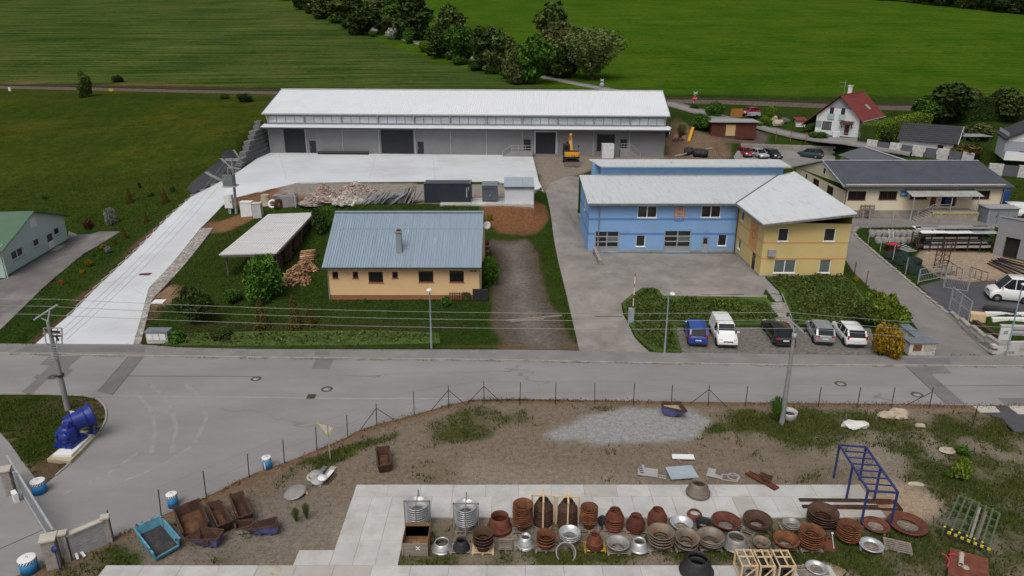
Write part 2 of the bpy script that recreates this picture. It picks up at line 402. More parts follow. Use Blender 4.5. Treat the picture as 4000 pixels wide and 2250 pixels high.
# gravelly, lighter foreground dirt near the skips
sk = inside(G0([(560,2080),(1150,1900),(1300,1990),(1280,2200),(400,2240)]),2,1); setc(zone,lot*sk,(.19,.165,.14))
for poly in (SAND,SAND2):
 w = inside(poly,.35,.5); setc(zone,w,(.34,.265,.18)); gw = gw*(1-w) - .6*w
il = inside(ISLAND,.4,.2); gw = gw*(1-il) + il*(.62+(nz-.5)*1.1); setc(zone,il,(.13,.085,.055)); setc(gcol,il,(.032,.050,.010))
for poly,c,b in ((TRACK,(.105,.095,.085),1.2),(SOILBANK,(.175,.085,.042),.6),(SOILLEFT,(.20,.105,.055),.8),(SOIL2,(.20,.11,.06),.6),(SOIL3,(.24,.16,.10),.5),
                   (STRIP,(.26,.235,.20),.6),(APRON,(.235,.20,.165),.9),(SANDYARD,(.33,.26,.19),.6)):
 w = inside(poly,b,.7); setc(zone,w,c); gw = gw*(1-w) + (-.25+(nf-.5)*.8)*w
# dry brown edges, trampled soil beside the drive and the sidewalk
dr = sstep(1-np.abs(polydist(DRIVE,fx,fy)-.6)/.9)*past*(fx < -33)*(fy < 103); setc(zone,dr,(.12,.07,.045)); gw = gw - dr*.55
sw = sstep(1-np.abs(fy-57.5)/.8)*past; setc(zone,sw,(.13,.09,.055)); gw = gw - sw*.35
tl = sstep(1-polydist(TRACK,fx,fy)/1.6)*past; gw = gw-tl*.3
tr_ = inside(G([(1975,960),(2030,952),(2045,1040),(2060,1150),(2110,1280),(2160,1365),(2100,1366),(2050,1280),(2015,1160),(1995,1050)]),1.2,1); setc(zone,tr_*.75,(.21,.195,.175)); setc(zone,tr_*sstep((nf-.45)*6)*.5,(.09,.08,.07)); gw = gw + inside(TRACK,1,1)*(fbm(fx+5,fy+60,2.2)-.40)*1.3
# muddy yard at the warehouse's end and the houses' gardens
mud = inside(G([(2600,470),(2700,500),(2820,545),(2860,600),(2850,640),(2600,640)]),2,1); setc(zone,mud,(.17,.12,.08)); gw = gw - mud*.7
mud2 = inside(G([(2780,495),(2950,500),(3020,540),(2950,575),(2800,545)]),1.5,1); setc(zone,mud2,(.12,.095,.085)); gw = gw - mud2*.9
# railway cutting slopes and weedy verges are darker, rougher
rb = sstep(1-np.abs(fy-ry-5.5)/3.5); setc(gcol,rb*.8,(.030,.048,.014))
rb2 = sstep(1-np.abs(fy-ry+8)/4); setc(gcol,rb2*.6,(.030,.044,.014))
ws = sstep(1-np.abs(fy-ry-10)/2.2)*sstep((-60-fx)/20); setc(gcol,ws*.8,(.15,.12,.06))
setc(gcol,sstep(1-np.abs(fy-61.3)/1.6)*((fx > -31) & (fx < -4))*.8,(.045,.042,.022))
me = bpy.data.meshes.new('ground')
ny,nx = shp
idx = np.arange(nx*ny).reshape(ny,nx)
faces = np.stack([idx[:-1,:-1],idx[:-1,1:],idx[1:,1:],idx[1:,:-1]],-1).reshape(-1,4)
me.from_pydata(np.stack([fx,fy,fz],1).tolist(),[],faces.tolist())
for nm,arr in (('zone',zone),('gcol',gcol)):
 a = me.color_attributes.new(nm,'FLOAT_COLOR','POINT'); a.data.foreach_set('color',np.concatenate([arr,np.ones((len(fx),1))],1).astype(np.float32).ravel())
a = me.attributes.new('grass','FLOAT','POINT'); a.data.foreach_set('value',gw.astype(np.float32))
a = me.attributes.new('rows','FLOAT','POINT'); a.data.foreach_set('value',(left + .35*right).astype(np.float32))
me.polygons.foreach_set('use_smooth',[True]*len(me.polygons))
def ground_mat():
 m,nt,n,b = nodes_of('ground_soil_and_grass')
 geo = N(nt,'ShaderNodeNewGeometry'); pos = geo.outputs['Position']
 def attr(nm,out): a = N(nt,'ShaderNodeAttribute',attribute_name=nm); return a.outputs[out]
 zc,gc = attr('zone','Color'),attr('gcol','Color')
 n1 = noise(nt,pos,.55,5,.7); n2 = noise(nt,pos,2.6,4,.7); n3 = noise(nt,pos,9,3,.7)
 # soil: light pebbles, darker damp spots
 soil = mix(nt,.65,zc,ramp(nt,n2,.3,.7,(.55,.53,.5),(1.35,1.35,1.35)),'MULTIPLY')
 soil = mix(nt,.8,soil,ramp(nt,n3,.32,.68,(.68,.68,.68),(1.32,1.3,1.28)),'MULTIPLY')
 # grass: clumps, straw
 gr = mix(nt,.75,gc,ramp(nt,n2,.3,.72,(.45,.5,.45),(1.45,1.4,1.3)),'MULTIPLY')
 gr = mix(nt,.6,gr,ramp(nt,n1,.35,.65,(.6,.66,.6),(1.35,1.25,1.15)),'MULTIPLY')
 n0 = noise(nt,pos,.045,4,.6); gr = mix(nt,.8,gr,ramp(nt,n0,.36,.64,(.65,.85,.7),(1.2,1.1,1.0)),'MULTIPLY')
 # mown rows across the crop field, dark tufts in the other
 mp = N(nt,'ShaderNodeMapping'); mp.inputs['Scale'].default_value = (.018,.5,.5); mp.inputs['Rotation'].default_value = (0,0,R(7))
 nt.links.new(pos,mp.inputs['Vector']); rw = noise(nt,mp.outputs[0],1.0,5,.75)
 rr = mix(nt,1,gr,ramp(nt,rw,.32,.68,(.36,.42,.34),(1.85,1.6,1.6)),'MULTIPLY')
 gr = mix(nt,attr('rows','Fac'),gr,rr)
 mp2 = N(nt,'ShaderNodeMapping'); mp2.inputs['Scale'].default_value = (.09,.22,.22)
 nt.links.new(pos,mp2.inputs['Vector']); tf = noise(nt,mp2.outputs[0],1.6,4,.65)
 gr = mix(nt,ramp(nt,tf,.63,.71),gr,(.020,.036,.008))
 # factor
 s1 = N(nt,'ShaderNodeMath',operation='MULTIPLY_ADD'); nt.links.new(n2,s1.inputs[0]); s1.inputs[1].default_value = .9
 nt.links.new(attr('grass','Fac'),s1.inputs[2])
 s2 = N(nt,'ShaderNodeMath',operation='MULTIPLY_ADD'); nt.links.new(n3,s2.inputs[0]); s2.inputs[1].default_value = .5; nt.links.new(s1.outputs[0],s2.inputs[2])
 s3 = N(nt,'ShaderNodeMath',operation='SUBTRACT'); nt.links.new(s2.outputs[0],s3.inputs[0]); s3.inputs[1].default_value = .7
 fac = ramp(nt,s3.outputs[0],.33,.62)
 col = mix(nt,fac,soil,gr)
 nt.links.new(col,b.inputs['Base Color']); b.inputs['Roughness'].default_value = .95; b.inputs['Specular IOR Level'].default_value = .0
 bp = N(nt,'ShaderNodeBump'); bp.inputs['Strength'].default_value = .7; bp.inputs['Distance'].default_value = .12
 nt.links.new(n3,bp.inputs['Height']); nt.links.new(bp.outputs[0],b.inputs['Normal'])
 return m
me.materials.append(ground_mat()); ground = bpy.data.objects.new('ground',me); COL.objects.link(ground); struct(ground)

# ---------------------------------------------------------------- paved sheets
def dens(poly,step,closed=True):
 o = []; n = len(poly)
 for i in range(n if closed else n-1):
  a,b = Vector(poly[i][:2]),Vector(poly[(i+1) % n][:2]); k = max(1,int((b-a).length/step))
  for j in range(k): o.append(tuple(a + (b-a)*j/k))
 if not closed: o.append(tuple(poly[-1][:2]))
 return o
SUNK = []
def sheet(name,poly,m,off=.05,step=1.5,skirt=.25,parent=None,wob=0,zf=None):
 if zf is None and off < .5: SUNK.append((poly,off))
 zf = zf or h
 b = dens(poly,step)
 if wob: b = [(x + random.uniform(-wob,wob),y + random.uniform(-wob,wob)) for x,y in b]
 xs = [p[0] for p in b]; ys = [p[1] for p in b]
 GX,GY = np.meshgrid(np.arange(min(xs),max(xs),step),np.arange(min(ys),max(ys),step)); X,Y = GX.ravel(),GY.ravel()
 keep = inpoly(b,X,Y) & (polydist(b,X,Y) > step*.4)
 pts = [Vector(p) for p in b] + [Vector((x,y)) for x,y in zip(X[keep],Y[keep])]
 n = len(b)
 v,e,f,*_ = delaunay_2d_cdt(pts,[(i,(i+1) % n) for i in range(n)],[],0,1e-5)
 va = np.array([tuple(p) for p in v]); cen = np.array([va[list(t)].mean(0) for t in f]); k = inpoly(b,cen[:,0],cen[:,1])
 mb = MB(); mb.add([(x,y,zf(x,y)+off) for x,y in va],[t if (va[t[1]]-va[t[0]])[0]*(va[t[2]]-va[t[0]])[1]-(va[t[1]]-va[t[0]])[1]*(va[t[2]]-va[t[0]])[0] > 0 else t[::-1] for t,ok in zip(f,k) if ok],0,True)
 if skirt:
  mb.add([(x,y,zf(x,y)+off-.001) for x,y in b] + [(x,y,zf(x,y)+off-skirt) for x,y in b],[(i,(i+1) % n,n+(i+1) % n,n+i) for i in range(n)],0)
 return mb.build(name,m,parent)
def strip_mesh(mb,line,prof,mi=0,zf=None,smooth=False):   # sweep a cross-section (side, up) along a ground line
 zf = zf or h
 P = [Vector((p[0],p[1],zf(p[0],p[1]))) for p in line]; rings = []
 for i,p in enumerate(P):
  d = (P[min(i+1,len(P)-1)] - P[max(i-1,0)]); d.z = 0; d.normalize(); s = Vector((-d.y,d.x,0))
  rings.append([p + s*a + Vector((0,0,u)) for a,u in prof])
 mb.loft(rings,mi,True,smooth)

m_asph = mat('worn_asphalt',(.250,.244,.240),.9,.10,.35,30,crack=.11,dirt=(.205,.195,.186),dirt_at=(.45,.75),dirt_scale=.22,bump=.15,bscale=60,stretch=(.35,1,1))
m_lane = mat('lane_asphalt',(.265,.245,.225),.9,.16,.45,25,dirt=(.165,.15,.135),dirt_at=(.42,.7),dirt_scale=.35,bump=.15,bscale=60)
m_patch = mat('new_asphalt',(.165,.16,.158),.9,.12,.8,30,bump=.2,bscale=60)
m_dark = mat('black_asphalt',(.075,.075,.08),.85,.15,.8,30)
m_walk = mat('sidewalk_asphalt',(.215,.205,.195),.9,.14,.6,25,dirt=(.15,.12,.09),dirt_at=(.6,.85),dirt_scale=.7)
m_conc = mat('new_concrete',(.56,.58,.60),.75,.05,.12,12,crack=.05,dirt=(.44,.44,.43),dirt_at=(.45,.75),dirt_scale=.13,spec=.35)
m_kerb = mat('kerb_concrete',(.33,.31,.28),.9,.2,1.5,12,dirt=(.16,.13,.09),dirt_at=(.5,.7),dirt_scale=1.2)
m_yarda = mat('green_house_asphalt',(.15,.14,.135),.9,.2,.35,20,dirt=(.25,.23,.21),dirt_at=(.5,.68),dirt_scale=.13)

def flat0(x,y): return 0.0
# main road and the mouth of the side road
ROADP = ROAD_FAR + FENCE + G0([(-700,2330),(-700,1900)]) + [ISLAND[19],ISLAND[18],ISLAND[17],ISLAND[16]] + ISLAND[15:0:-1] + [ISLAND[0]]
road = struct(sheet('road',ROADP,m_asph,.02,2.5,.1,zf=flat0))
def decal(name,pts,m,off,parent,zf=flat0,step=3): return sheet(name,pts,m,off,step,0,parent,zf=zf)
for pts in (Q(0,1126,(490,690),(825,680),(680,810),(740,820),(645,910),(580,920),(470,925),(330,1060),(210,1050),(370,915),(340,905),(370,870),(410,870),(500,780),(400,770)),
   Q(0,1126,(1290,690),(1440,695),(1290,885),(1130,1075),(985,1040)),Q(1000,1126,(605,716),(780,716),(740,818),(560,815)),
   Q(3000,1126,(1390,792),(1770,790),(1850,858),(1660,862),(1650,875),(1980,1165),(1790,1165)),Q(3000,1126,(2305,1105),(2900,1110),(2900,1172),(2380,1170))):
 decal('asphalt_patch',G0(pts),m_patch,.026,road)
m_gut = mat('gutter_concrete',(.30,.285,.265),.9,.12,1.0,20)
decal('gutter_channel',G0(Q(0,1126,(940,1084),(2574,1104)) + Q(1000,1126,(900,1120),(2100,1118),(2090,1108),(900,1104),(0,1092)) + Q(0,1126,(960,1078))),m_gut,.025,road)
m_joint = mat('dark_joint',(.07,.065,.06),.95)
def lines(name,L,w,m,off,parent,zf=flat0):
 mb = MB()
 for l in L: strip_mesh(mb,dens(l,3,False),[(-w/2,off),(w/2,off),(w/2,off-.02),(-w/2,off-.02)],zf=zf)
 return mb.build(name,m,parent)
lines('road_joint',[G0(Q(0,1126,(1290,885),(2574,890))),G0(Q(0,1687,(0,1180),(440,985))),G0(Q(3000,1126,(1700,985),(2574,978))),
      G0(Q(0,1126,(985,1040),(1290,690))),G0(Q(0,1126,(1130,1075),(1440,695))),G0(Q(3000,1126,(1390,792),(1790,1165)))],.05,m_joint,.03,road)
for l in ([(430,470),(442,410),(428,345),(390,300)],[(488,470),(502,405),(490,350),(460,300),(400,258)],[(556,440),(586,372),(572,312),(525,272)],[(180,585),(300,535),(390,470)],[(330,560),(470,500),(545,450)]):
 strip_l = G0([(x*1.3736,1125+y*1.3736) for x,y in l]); lines('tyre_wear',[strip_l],.3,mat('scuffed_asphalt',(.262,.255,.249),.9,.15,1.5),.0245,road)
# sidewalk with kerb
WALK_IN = G0([(-900,1340),(0,1347),(552,1350),(700,1362),(1000,1369),(2000,1371),(2540,1380),(3000,1388),(3412,1394),(3886,1394),(5000,1402)])
KERB = [(x,y+.02) for x,y in ROAD_FAR]
sidewalk = struct(sheet('sidewalk',[(x,y+.14) for x,y in ROAD_FAR] + WALK_IN[::-1],m_walk,.13,2.5,.2,zf=flat0))
for pts in (Q(0,1126,(285,592),(1460,592),(1460,660),(145,652)),Q(1000,1126,(600,640),(745,645),(735,688),(585,686)),Q(3000,1126,(1340,715),(1820,715),(1840,776),(1400,770))):
 decal('asphalt_patch',G0([(a,b) for a,b in pts]),m_patch,.136,sidewalk)
kerb_root = bpy.data.objects.new('kerb',None); COL.objects.link(kerb_root); struct(kerb_root)
def kerb_run(line,parent,L=1.0,w=.16,hgt=.15,zf=flat0,gap=.012,stuff=False):
 d = dens(line,.25,False); acc = 0; run = [d[0]]; mb = MB()
 for a,b in zip(d,d[1:]):
  acc += math.dist(a,b); run.append(b)
  if acc >= L:
   p,r_ = Vector(run[0]),Vector(run[-1]); dr = (r_-p).normalized(); p = p+dr*gap; zz = (zf(*p)+zf(*r_))/2
   t = mb if stuff else MB()
   t.bar((p.x,p.y,zz+hgt/2-.06),(r_.x,r_.y,zz+hgt/2-.06+random.uniform(-.006,.006)),w,hgt+.12)
   if not stuff: t.build('kerbstone',m_kerb,parent)
   acc = 0; run = [b]
 if stuff: o = mb.build('kerbstones',m_kerb,parent); o['kind'] = 'stuff'
kerb_run([p for p in dens(KERB,1,False) if -46 < p[0] < 46],kerb_root)
kerb_run(ISLAND[1:16],kerb_root,.8,.12,.10)
# driveway and yard
drive = struct(sheet('concrete_yard',DRIVE,m_conc,.06,2.0,.35))
lines('expansion_joint',[G(l) for l in (Q(0,563,(1930,560),(2300,557)),[(1120,700),(1090,600)],Q(0,1126,(1000,215),(1440,240)),[(1440,715),(1470,604)],[(1700,712),(1690,604)],[(1000,655),(2085,655)])],.05,mat('concrete_joint',(.40,.40,.39),.9),.066,drive,h)
kerb_run([DRIVE[-1]] + [DRIVE[-2]] + [DRIVE[-3]] + [DRIVE[-4]] + [DRIVE[-5],DRIVE[-6]],kerb_root,2.0,.14,.16,h)
# brick-paved verge of the drive
m_pave = mat('mixed_pavers',(.26,.235,.205),.9,.35,2.2,9,dirt=(.42,.40,.37),dirt_at=(.52,.56),dirt_scale=2.6)
VERGE = G(Q(0,563,(2020,852),(2145,846),(1640,1449)) + Q(0,1126,(1525,130),(1412,577),(1345,576),(1428,280),(1505,0)))
verge = struct(sheet('paved_verge',VERGE,m_pave,.075,1.0,.2))
# lane and court
LANE = G([(2264,1373),(2240,1270),(2206,1126),(2182,1029),(2155,866),(2132,746),(2150,715),(2230,690),(2262,692)] + Q(2000,563,(660,740),(690,800),(780,1040),(850,1180)) + [(2325,1010),(2322,990),(2500,991),(2700,992),(2864,992),(2930,1050),(3000,1120),(2995,1165),(2800,1160),(2590,1157),(2560,1130),(2510,1128),(2460,1160),(2427,1188),(2433,1230),(2447,1254),(2478,1320),(2540,1379),(2400,1377)])
lane = struct(sheet('lane',LANE,m_lane,.07,1.2,.6))
mb = MB(); strip_mesh(mb,dens(G([(2323,1237),(2432,1238)]),1,False),[(-.15,.07),(.15,.07),(.15,0),(-.15,0)]); mb.build('drain_channel',mat('rusty_grating',(.07,.05,.045),.8),lane)
pav = struct(sheet('entrance_path',G([(2870,993),(2892,993),(3040,1138),(3072,1178),(3030,1180),(3000,1140)]),mat('grey_pavers',(.25,.24,.225),.9,.25,3,12),.062,1.2,.2))
m_park = mat('grass_pavers',(.165,.15,.135),.95,.35,3.5,12,dirt=(.07,.075,.035),dirt_at=(.55,.7),dirt_scale=1.6,bump=.6,bscale=14)
parking = struct(sheet('parking_bay',G([(2664,1384),(2650,1330),(2637,1281),(3000,1280),(3400,1284),(3430,1392),(3200,1391),(3000,1388)]),m_park,.06,1.5,.2))
lane_r = struct(sheet('access_road',G([(3655,1394),(3600,1310),(3501,1165),(3396,1126),(3330,1060),(3303,1017),(3300,960),(3322,855),(3500,850),(3700,850),(3886,848),(4150,850),(4150,893),(3890,888),(3600,888),(3360,890),(3338,912),(3380,960),(3571,1118),(3699,1223),(3780,1300),(3880,1393)]),mat('access_asphalt',(.205,.19,.18),.9,.12,.5,25,dirt=(.16,.145,.135),dirt_at=(.5,.75),dirt_scale=.4),.05,1.8,.25))
kerb_run(G([(3886,1396),(3780,1302),(3699,1225),(3571,1120),(3450,1018),(3336,915),(3340,897),(3358,888)]),kerb_root,1.0,.3,.16,h)
vanpad = struct(sheet('asphalt_pad',G([(3590,1118),(3700,1090),(3800,1105),(4000,1095),(4200,1100),(4250,1220),(3990,1230),(3850,1210),(3760,1260),(3700,1222)]),m_dark,.05,1.6,.2))
park2 = struct(sheet('upper_car_park',G([(2866,612),(2880,590),(3000,588),(3262,606),(3264,628),(3190,640),(3120,655),(3040,660),(2880,645)]),m_walk,.05,1.6,.2))
yard_g = struct(sheet('side_yard',G([(-700,1250),(-200,1200),(0,1290),(165,1128),(330,990),(470,905),(268,905),(262,940),(20,1090),(-300,1180)]),m_yarda,.05,1.8,.2))
blk = struct(sheet('asphalt_apron',G0(Q(3000,1126,(2150,1257),(2330,1252),(2280,1192),(2420,1192),(2520,1272),(2900,1272),(2900,1480),(2480,1449),(2350,1310))),m_dark,.03,1.5,.1))
for pts in (Q(3000,1126,(2062,1190),(2278,1190),(2335,1250),(2140,1252)),Q(3000,1126,(2405,1187),(2900,1187),(2900,1270),(2515,1270))):
 o = sheet('concrete_slab',G0(pts),mat('pale_slab',(.46,.43,.38),.9,.15,1.2),.05,2,.15,blk)
# country road over the crossing, far lane
def ribbon(name,pix,w,m,off=.06,step=3):
 L = G(pix); d = dens(L,step,False); P = [Vector(p) for p in d]; l,r = [],[]
 for i,p in enumerate(P):
  t = (P[min(i+1,len(P)-1)]-P[max(i-1,0)]).normalized(); s = Vector((-t.y,t.x))*w/2; l.append(tuple(p+s)); r.append(tuple(p-s))
 mb = MB(); n = len(l); zz = [max(h(*a),h(*b),h(*p))+off for a,b,p in zip(l,r,d)]
 mb.add([(a[0],a[1],z) for a,z in zip(l,zz)] + [(a[0],a[1],z) for a,z in zip(r,zz)] + [(a[0],a[1],z-.5) for a,z in zip(l,zz)] + [(a[0],a[1],z-.5) for a,z in zip(r,zz)],
           [(n+i,n+i+1,i+1,i) for i in range(n-1)] + [(i,i+1,2*n+i+1,2*n+i) for i in range(n-1)] + [(n+i+1,n+i,3*n+i,3*n+i+1) for i in range(n-1)],0,True)
 return struct(mb.build(name,m))
ribbon('country_road',[(2545,392),(2620,405),(2690,424),(2790,455),(2900,480),(3010,503),(3100,523),(3210,553),(3300,567),(3420,580),(3560,602)],4.0,m_walk)
ribbon('field_lane',[(1206,14),(1300,50),(1430,105),(1556,147),(1641,171),(1800,215),(2000,262),(2148,306),(2260,328),(2370,348),(2450,366)],3.4,m_walk)
# railway
RAIL = [tuple(p) for p in dens(G([(-260,336),(0,338),(360,346),(700,354),(1085,364)]) + G([(2600,395),(3000,403),(3590,418),(4100,430)]),5,False)]
RAIL = [((RAIL[max(i-4,0)][0]+RAIL[min(i+4,len(RAIL)-1)][0])/2,(RAIL[max(i-4,0)][1]+RAIL[min(i+4,len(RAIL)-1)][1])/2) for i in range(len(RAIL))]
rail_root = bpy.data.objects.new('railway',None); COL.objects.link(rail_root); struct(rail_root)
mb = MB(); strip_mesh(mb,RAIL,[(-3.2,-.6),(-1.5,.35),(1.5,.35),(3.2,-.6)]); mb.build('ballast',mat('ballast',(.10,.078,.062),.95,.3,2,9),rail_root)
for s in (-.75,.75):
 mb = MB(); strip_mesh(mb,RAIL,[(s-.05,.4),(s-.05,.6),(s+.05,.6),(s+.05,.4)]); mb.build('rail',mat('rusty_rail',(.06,.04,.035),.6),rail_root)
mb = MB(); d = dens(RAIL,.8,False)
for a,b in zip(d,d[1:]):
 if abs(a[0]) < 130:
  t = (Vector(b)-Vector(a)).normalized(); s = Vector((-t.y,t.x)); z = h(*a)+.4
  mb.bar((a[0]-s.x*1.25,a[1]-s.y*1.25,z),(a[0]+s.x*1.25,a[1]+s.y*1.25,z),.24,.14)
o = mb.build('sleepers',mat('sleeper',(.055,.04,.035),.9),rail_root); o['kind'] = 'stuff'

# the earth is dug out under the paving
gz = fz.copy(); cell = np.where(fy < 66,.6,np.where(fy < 130,1.1,2.2))
for poly,off in SUNK:
 k = inpoly(poly,fx,fy) & (polydist(poly,fx,fy) > cell*.35); gz = np.where(k,np.minimum(gz,fz-.4),gz)
buf = np.stack([fx,fy,gz],1).astype(np.float32).ravel(); me_g = ground.data; me_g.vertices.foreach_set('co',buf); me_g.update()
# ---------------------------------------------------------------- building kit
def ray(px,py): return Vector(((px-2000)/FPX,CT-(py-1125)/FPX*ST,-ST-(py-1125)/FPX*CT))
class Wall:
 """a vertical wall from P to Q (plan, world); outward is to the right of P->Q"""
 def __init__(s,P,Q,base):
  s.P = Vector((P[0],P[1])); s.Q = Vector((Q[0],Q[1])); s.L = (s.Q-s.P).length; s.d = (s.Q-s.P)/s.L; s.base = base
  s.M = Matrix(((s.d.x,-s.d.y,0,s.P.x),(s.d.y,s.d.x,0,s.P.y),(0,0,1,0),(0,0,0,1)))   # y axis points into the wall
 def uv(s,px,py):
  r = ray(px,py); n = Vector((-s.d.y,s.d.x)); t = n.dot(s.P)/n.dot(r.xy); p = r*t
  return ((p.xy - s.P).dot(s.d),p.z + HCAM)
 def rect(s,px0,py0,px1,py1):
  pc,yc = (px0+px1)/2,(py0+py1)/2; u0 = s.uv(px0,yc)[0]; u1 = s.uv(px1,yc)[0]; v1 = s.uv(pc,py0)[1]; v0 = s.uv(pc,py1)[1]
  return (u0,u1,v0,v1)
def wall_mesh(mb,W,z0,z1,holes=(),mi=0,rev=.16,top=None):
 us = sorted({0,W.L,*[u for hh in holes for u in hh[:2]]}); vs = sorted({z0,z1,*[v for hh in holes for v in hh[2:]]})
 P = lambda u,w,v: W.M @ Vector((u,w,v))
 for a,b in zip(us,us[1:]):
  for c,d in zip(vs,vs[1:]):
   if any(hh[0]-1e-6 <= a and b <= hh[1]+1e-6 and hh[2]-1e-6 <= c and d <= hh[3]+1e-6 for hh in holes): continue
   mb.add([P(a,0,c),P(b,0,c),P(b,0,d),P(a,0,d)],[(0,1,2,3)],mi)
 for a,b,c,d in holes:
  for f in ([(a,0,c),(a,0,d),(a,rev,d),(a,rev,c)],[(b,0,d),(b,0,c),(b,rev,c),(b,rev,d)],[(a,0,d),(b,0,d),(b,rev,d),(a,rev,d)],[(b,0,c),(a,0,c),(a,rev,c),(b,rev,c)]):
   mb.add([P(*p) for p in f],[(0,1,2,3)],mi)
 if top: mb.add([P(0,0,z1)] + [P(u,0,v) for u,v in reversed(top)] + [P(W.L,0,z1)],[tuple(range(len(top)+2))[::-1]],mi)
m_glass = mat('dark_window_glass',(.018,.02,.022),.08,.3,.6,2,spec=.6)
m_glassg = mat('grey_blind_glass',(.12,.15,.14),.15,.2,.8,2,spec=.6)
m_white = mat('white_paint',(.72,.72,.71),.6,.04,1)
m_brownf = mat('brown_wood_frame',(.085,.03,.018),.6,.2,3)
m_greyf = mat('grey_metal_frame',(.30,.31,.32),.5,.1,2)
def window(parent,W,r,frame,glass=None,cols=1,rows=1,fw=.07,rev=.1,sill=True,bars=0,name='window',sillm=None):
 u0,u1,v0,v1 = r; b = MB()
 b.box(u0,u0+fw,rev-.03,rev+.05,v0,v1,M=W.M); b.box(u1-fw,u1,rev-.03,rev+.05,v0,v1,M=W.M)
 b.box(u0+fw,u1-fw,rev-.03,rev+.05,v0,v0+fw,M=W.M); b.box(u0+fw,u1-fw,rev-.03,rev+.05,v1-fw,v1,M=W.M)
 for i in range(1,cols): u = u0+(u1-u0)*i/cols; b.box(u-fw*.6,u+fw*.6,rev-.028,rev+.05,v0+fw,v1-fw,M=W.M)
 for j in range(1,rows): v = v0+(v1-v0)*j/rows; b.box(u0+fw,u1-fw,rev-.026,rev+.05,v-fw*.5,v+fw*.5,M=W.M)
 o = b.build(name,frame,parent)
 for i in range(cols):
  for j in range(rows):
   a0,a1 = u0+fw+(u1-u0-2*fw)*i/cols,u0+fw+(u1-u0-2*fw)*(i+1)/cols; c0,c1 = v0+fw+(v1-v0-2*fw)*j/rows,v0+fw+(v1-v0-2*fw)*(j+1)/rows
   boxpart('pane',glass or m_glass,o,a0,a1,rev+.012,rev+.03,c0,c1,M=W.M)
 if sill: boxpart('sill',sillm or frame,o,u0-.06,u1+.06,-.07,rev-.031,v0-.05,v0+.01,M=W.M)
 for i in range(bars): u = u0+(u1-u0)*(i+.5)/bars; boxpart('bar',frame,o,u-.015,u+.015,-.03,0,v0,v1,M=W.M)
 return o
def corr(mb,A,B,Cc,D,pitch=.35,hgt=.05,thick=.08,mi=0,duty=(.55,.08)):
 """ribbed metal sheet, ribs running from AB up to DC"""
 A,B,Cc,D = map(Vector,(A,B,Cc,D)); n = (B-A).cross(D-A).normalized(); L = (B-A).length; k = max(2,int(L/pitch)); us = []
 for i in range(k):
  for f,z in ((0,0),(duty[0],0),(duty[0]+duty[1],hgt),(1-duty[1],hgt)): us.append(((i+f)/k,z))
 us.append((1,0)); lo = [A+(B-A)*u+n*z for u,z in us]; hi = [D+(Cc-D)*u+n*z for u,z in us]; m = len(us)
 mb.add(lo+hi,[(i,i+1,m+i+1,m+i) for i in range(m-1)],mi)
 a,b,c,d = A-n*thick,B-n*thick,Cc-n*thick,D-n*thick
 mb.add([A,B,Cc,D,a,b,c,d],[(7,6,5,4),(0,4,5,1),(1,5,6,2),(2,6,7,3),(3,7,4,0)],mi)
def ext(mb,pts,vec,mi=0):
 pts = [Vector(p) for p in pts]; v = Vector(vec); n = len(pts)
 mb.add(pts+[p+v for p in pts],[tuple(range(n))[::-1],tuple(range(n,2*n))]+[(i,(i+1) % n,n+(i+1) % n,n+i) for i in range(n)],mi)
def rel(root,o):                                # keep world geometry, hang under an Empty that stands at the base
 for x in o if isinstance(o,(list,tuple)) else [o]:
  x.parent = root; x.matrix_parent_inverse = root.matrix_world.inverted()
def bthing(name,label,cat,loc,group=None):
 """Empty at the base whose children are written in world coordinates"""
 t = thing(name,label,cat,loc,0,group); return t
WORLD_THINGS = []
def finish_world(t):                             # children were modelled in world space: shift them once
 inv = Matrix.Translation(-Vector(t.location))
 for c in t.children: c.matrix_parent_inverse = inv
 return t

# ---------------------------------------------------------------- warehouse
m_wroof = mat('white_metal_roof',(.66,.68,.70),.45,.05,.25,8,spec=.4,dirt=(.60,.61,.62),dirt_at=(.5,.8),dirt_scale=.25)
m_wall_g = mat('grey_cladding',(.205,.205,.21),.6,.06,.5,10)
m_anth = mat('anthracite_door',(.024,.027,.034),.55,.12,1)
m_polyc = mat('clear_polycarbonate',(.66,.70,.73),.3,.22,.5,3,stretch=(.6,.6,2.5))
m_galv = mat('galvanised_steel',(.42,.44,.46),.45,.15,2,metal=.2)
m_fasc = mat('dark_fascia',(.05,.055,.065),.6)
WP = at(1056,598,5.6); WL = 70.2
ca,sa = math.cos(WA),math.sin(WA)
def wl(x,y,z): return Vector((WP.x + x*ca - y*sa,WP.y + x*sa + y*ca,z))
wh = bthing('warehouse','long grey warehouse with white ribbed metal roof above the concrete yard','warehouse',WP)
wf = Wall(wl(0,0,0),wl(WL,0,0),5.6); WB = 5.3
ZC,ZE,ZR = 10.75,12.75,15.95
bays = [0] + [wf.uv(px,560)[0] for px in (1197,1340,1482,1622,1761,1901,2040,2178,2318,2458)] + [WL]
D_ = [wf.rect(1111,505,1193,598),wf.rect(1489,504,1615,598),wf.rect(2091,512,2171,613),wf.rect(2332,525,2401,592)]
E_ = [wf.rect(1210,548,1235,598),wf.rect(1631,548,1655,598),wf.rect(2046,545,2073,592),wf.rect(2423,544,2449,590)]
for k in (0,1): D_[k] = (D_[k][0],D_[k][1],5.66,9.9)
D_[2] = (D_[2][0],D_[2][1],5.9,9.7)
for k in (0,1): E_[k] = (E_[k][0],E_[k][1],5.67,7.85)
b = MB()
wall_mesh(b,wf,WB,ZC,D_+E_,rev=.25)
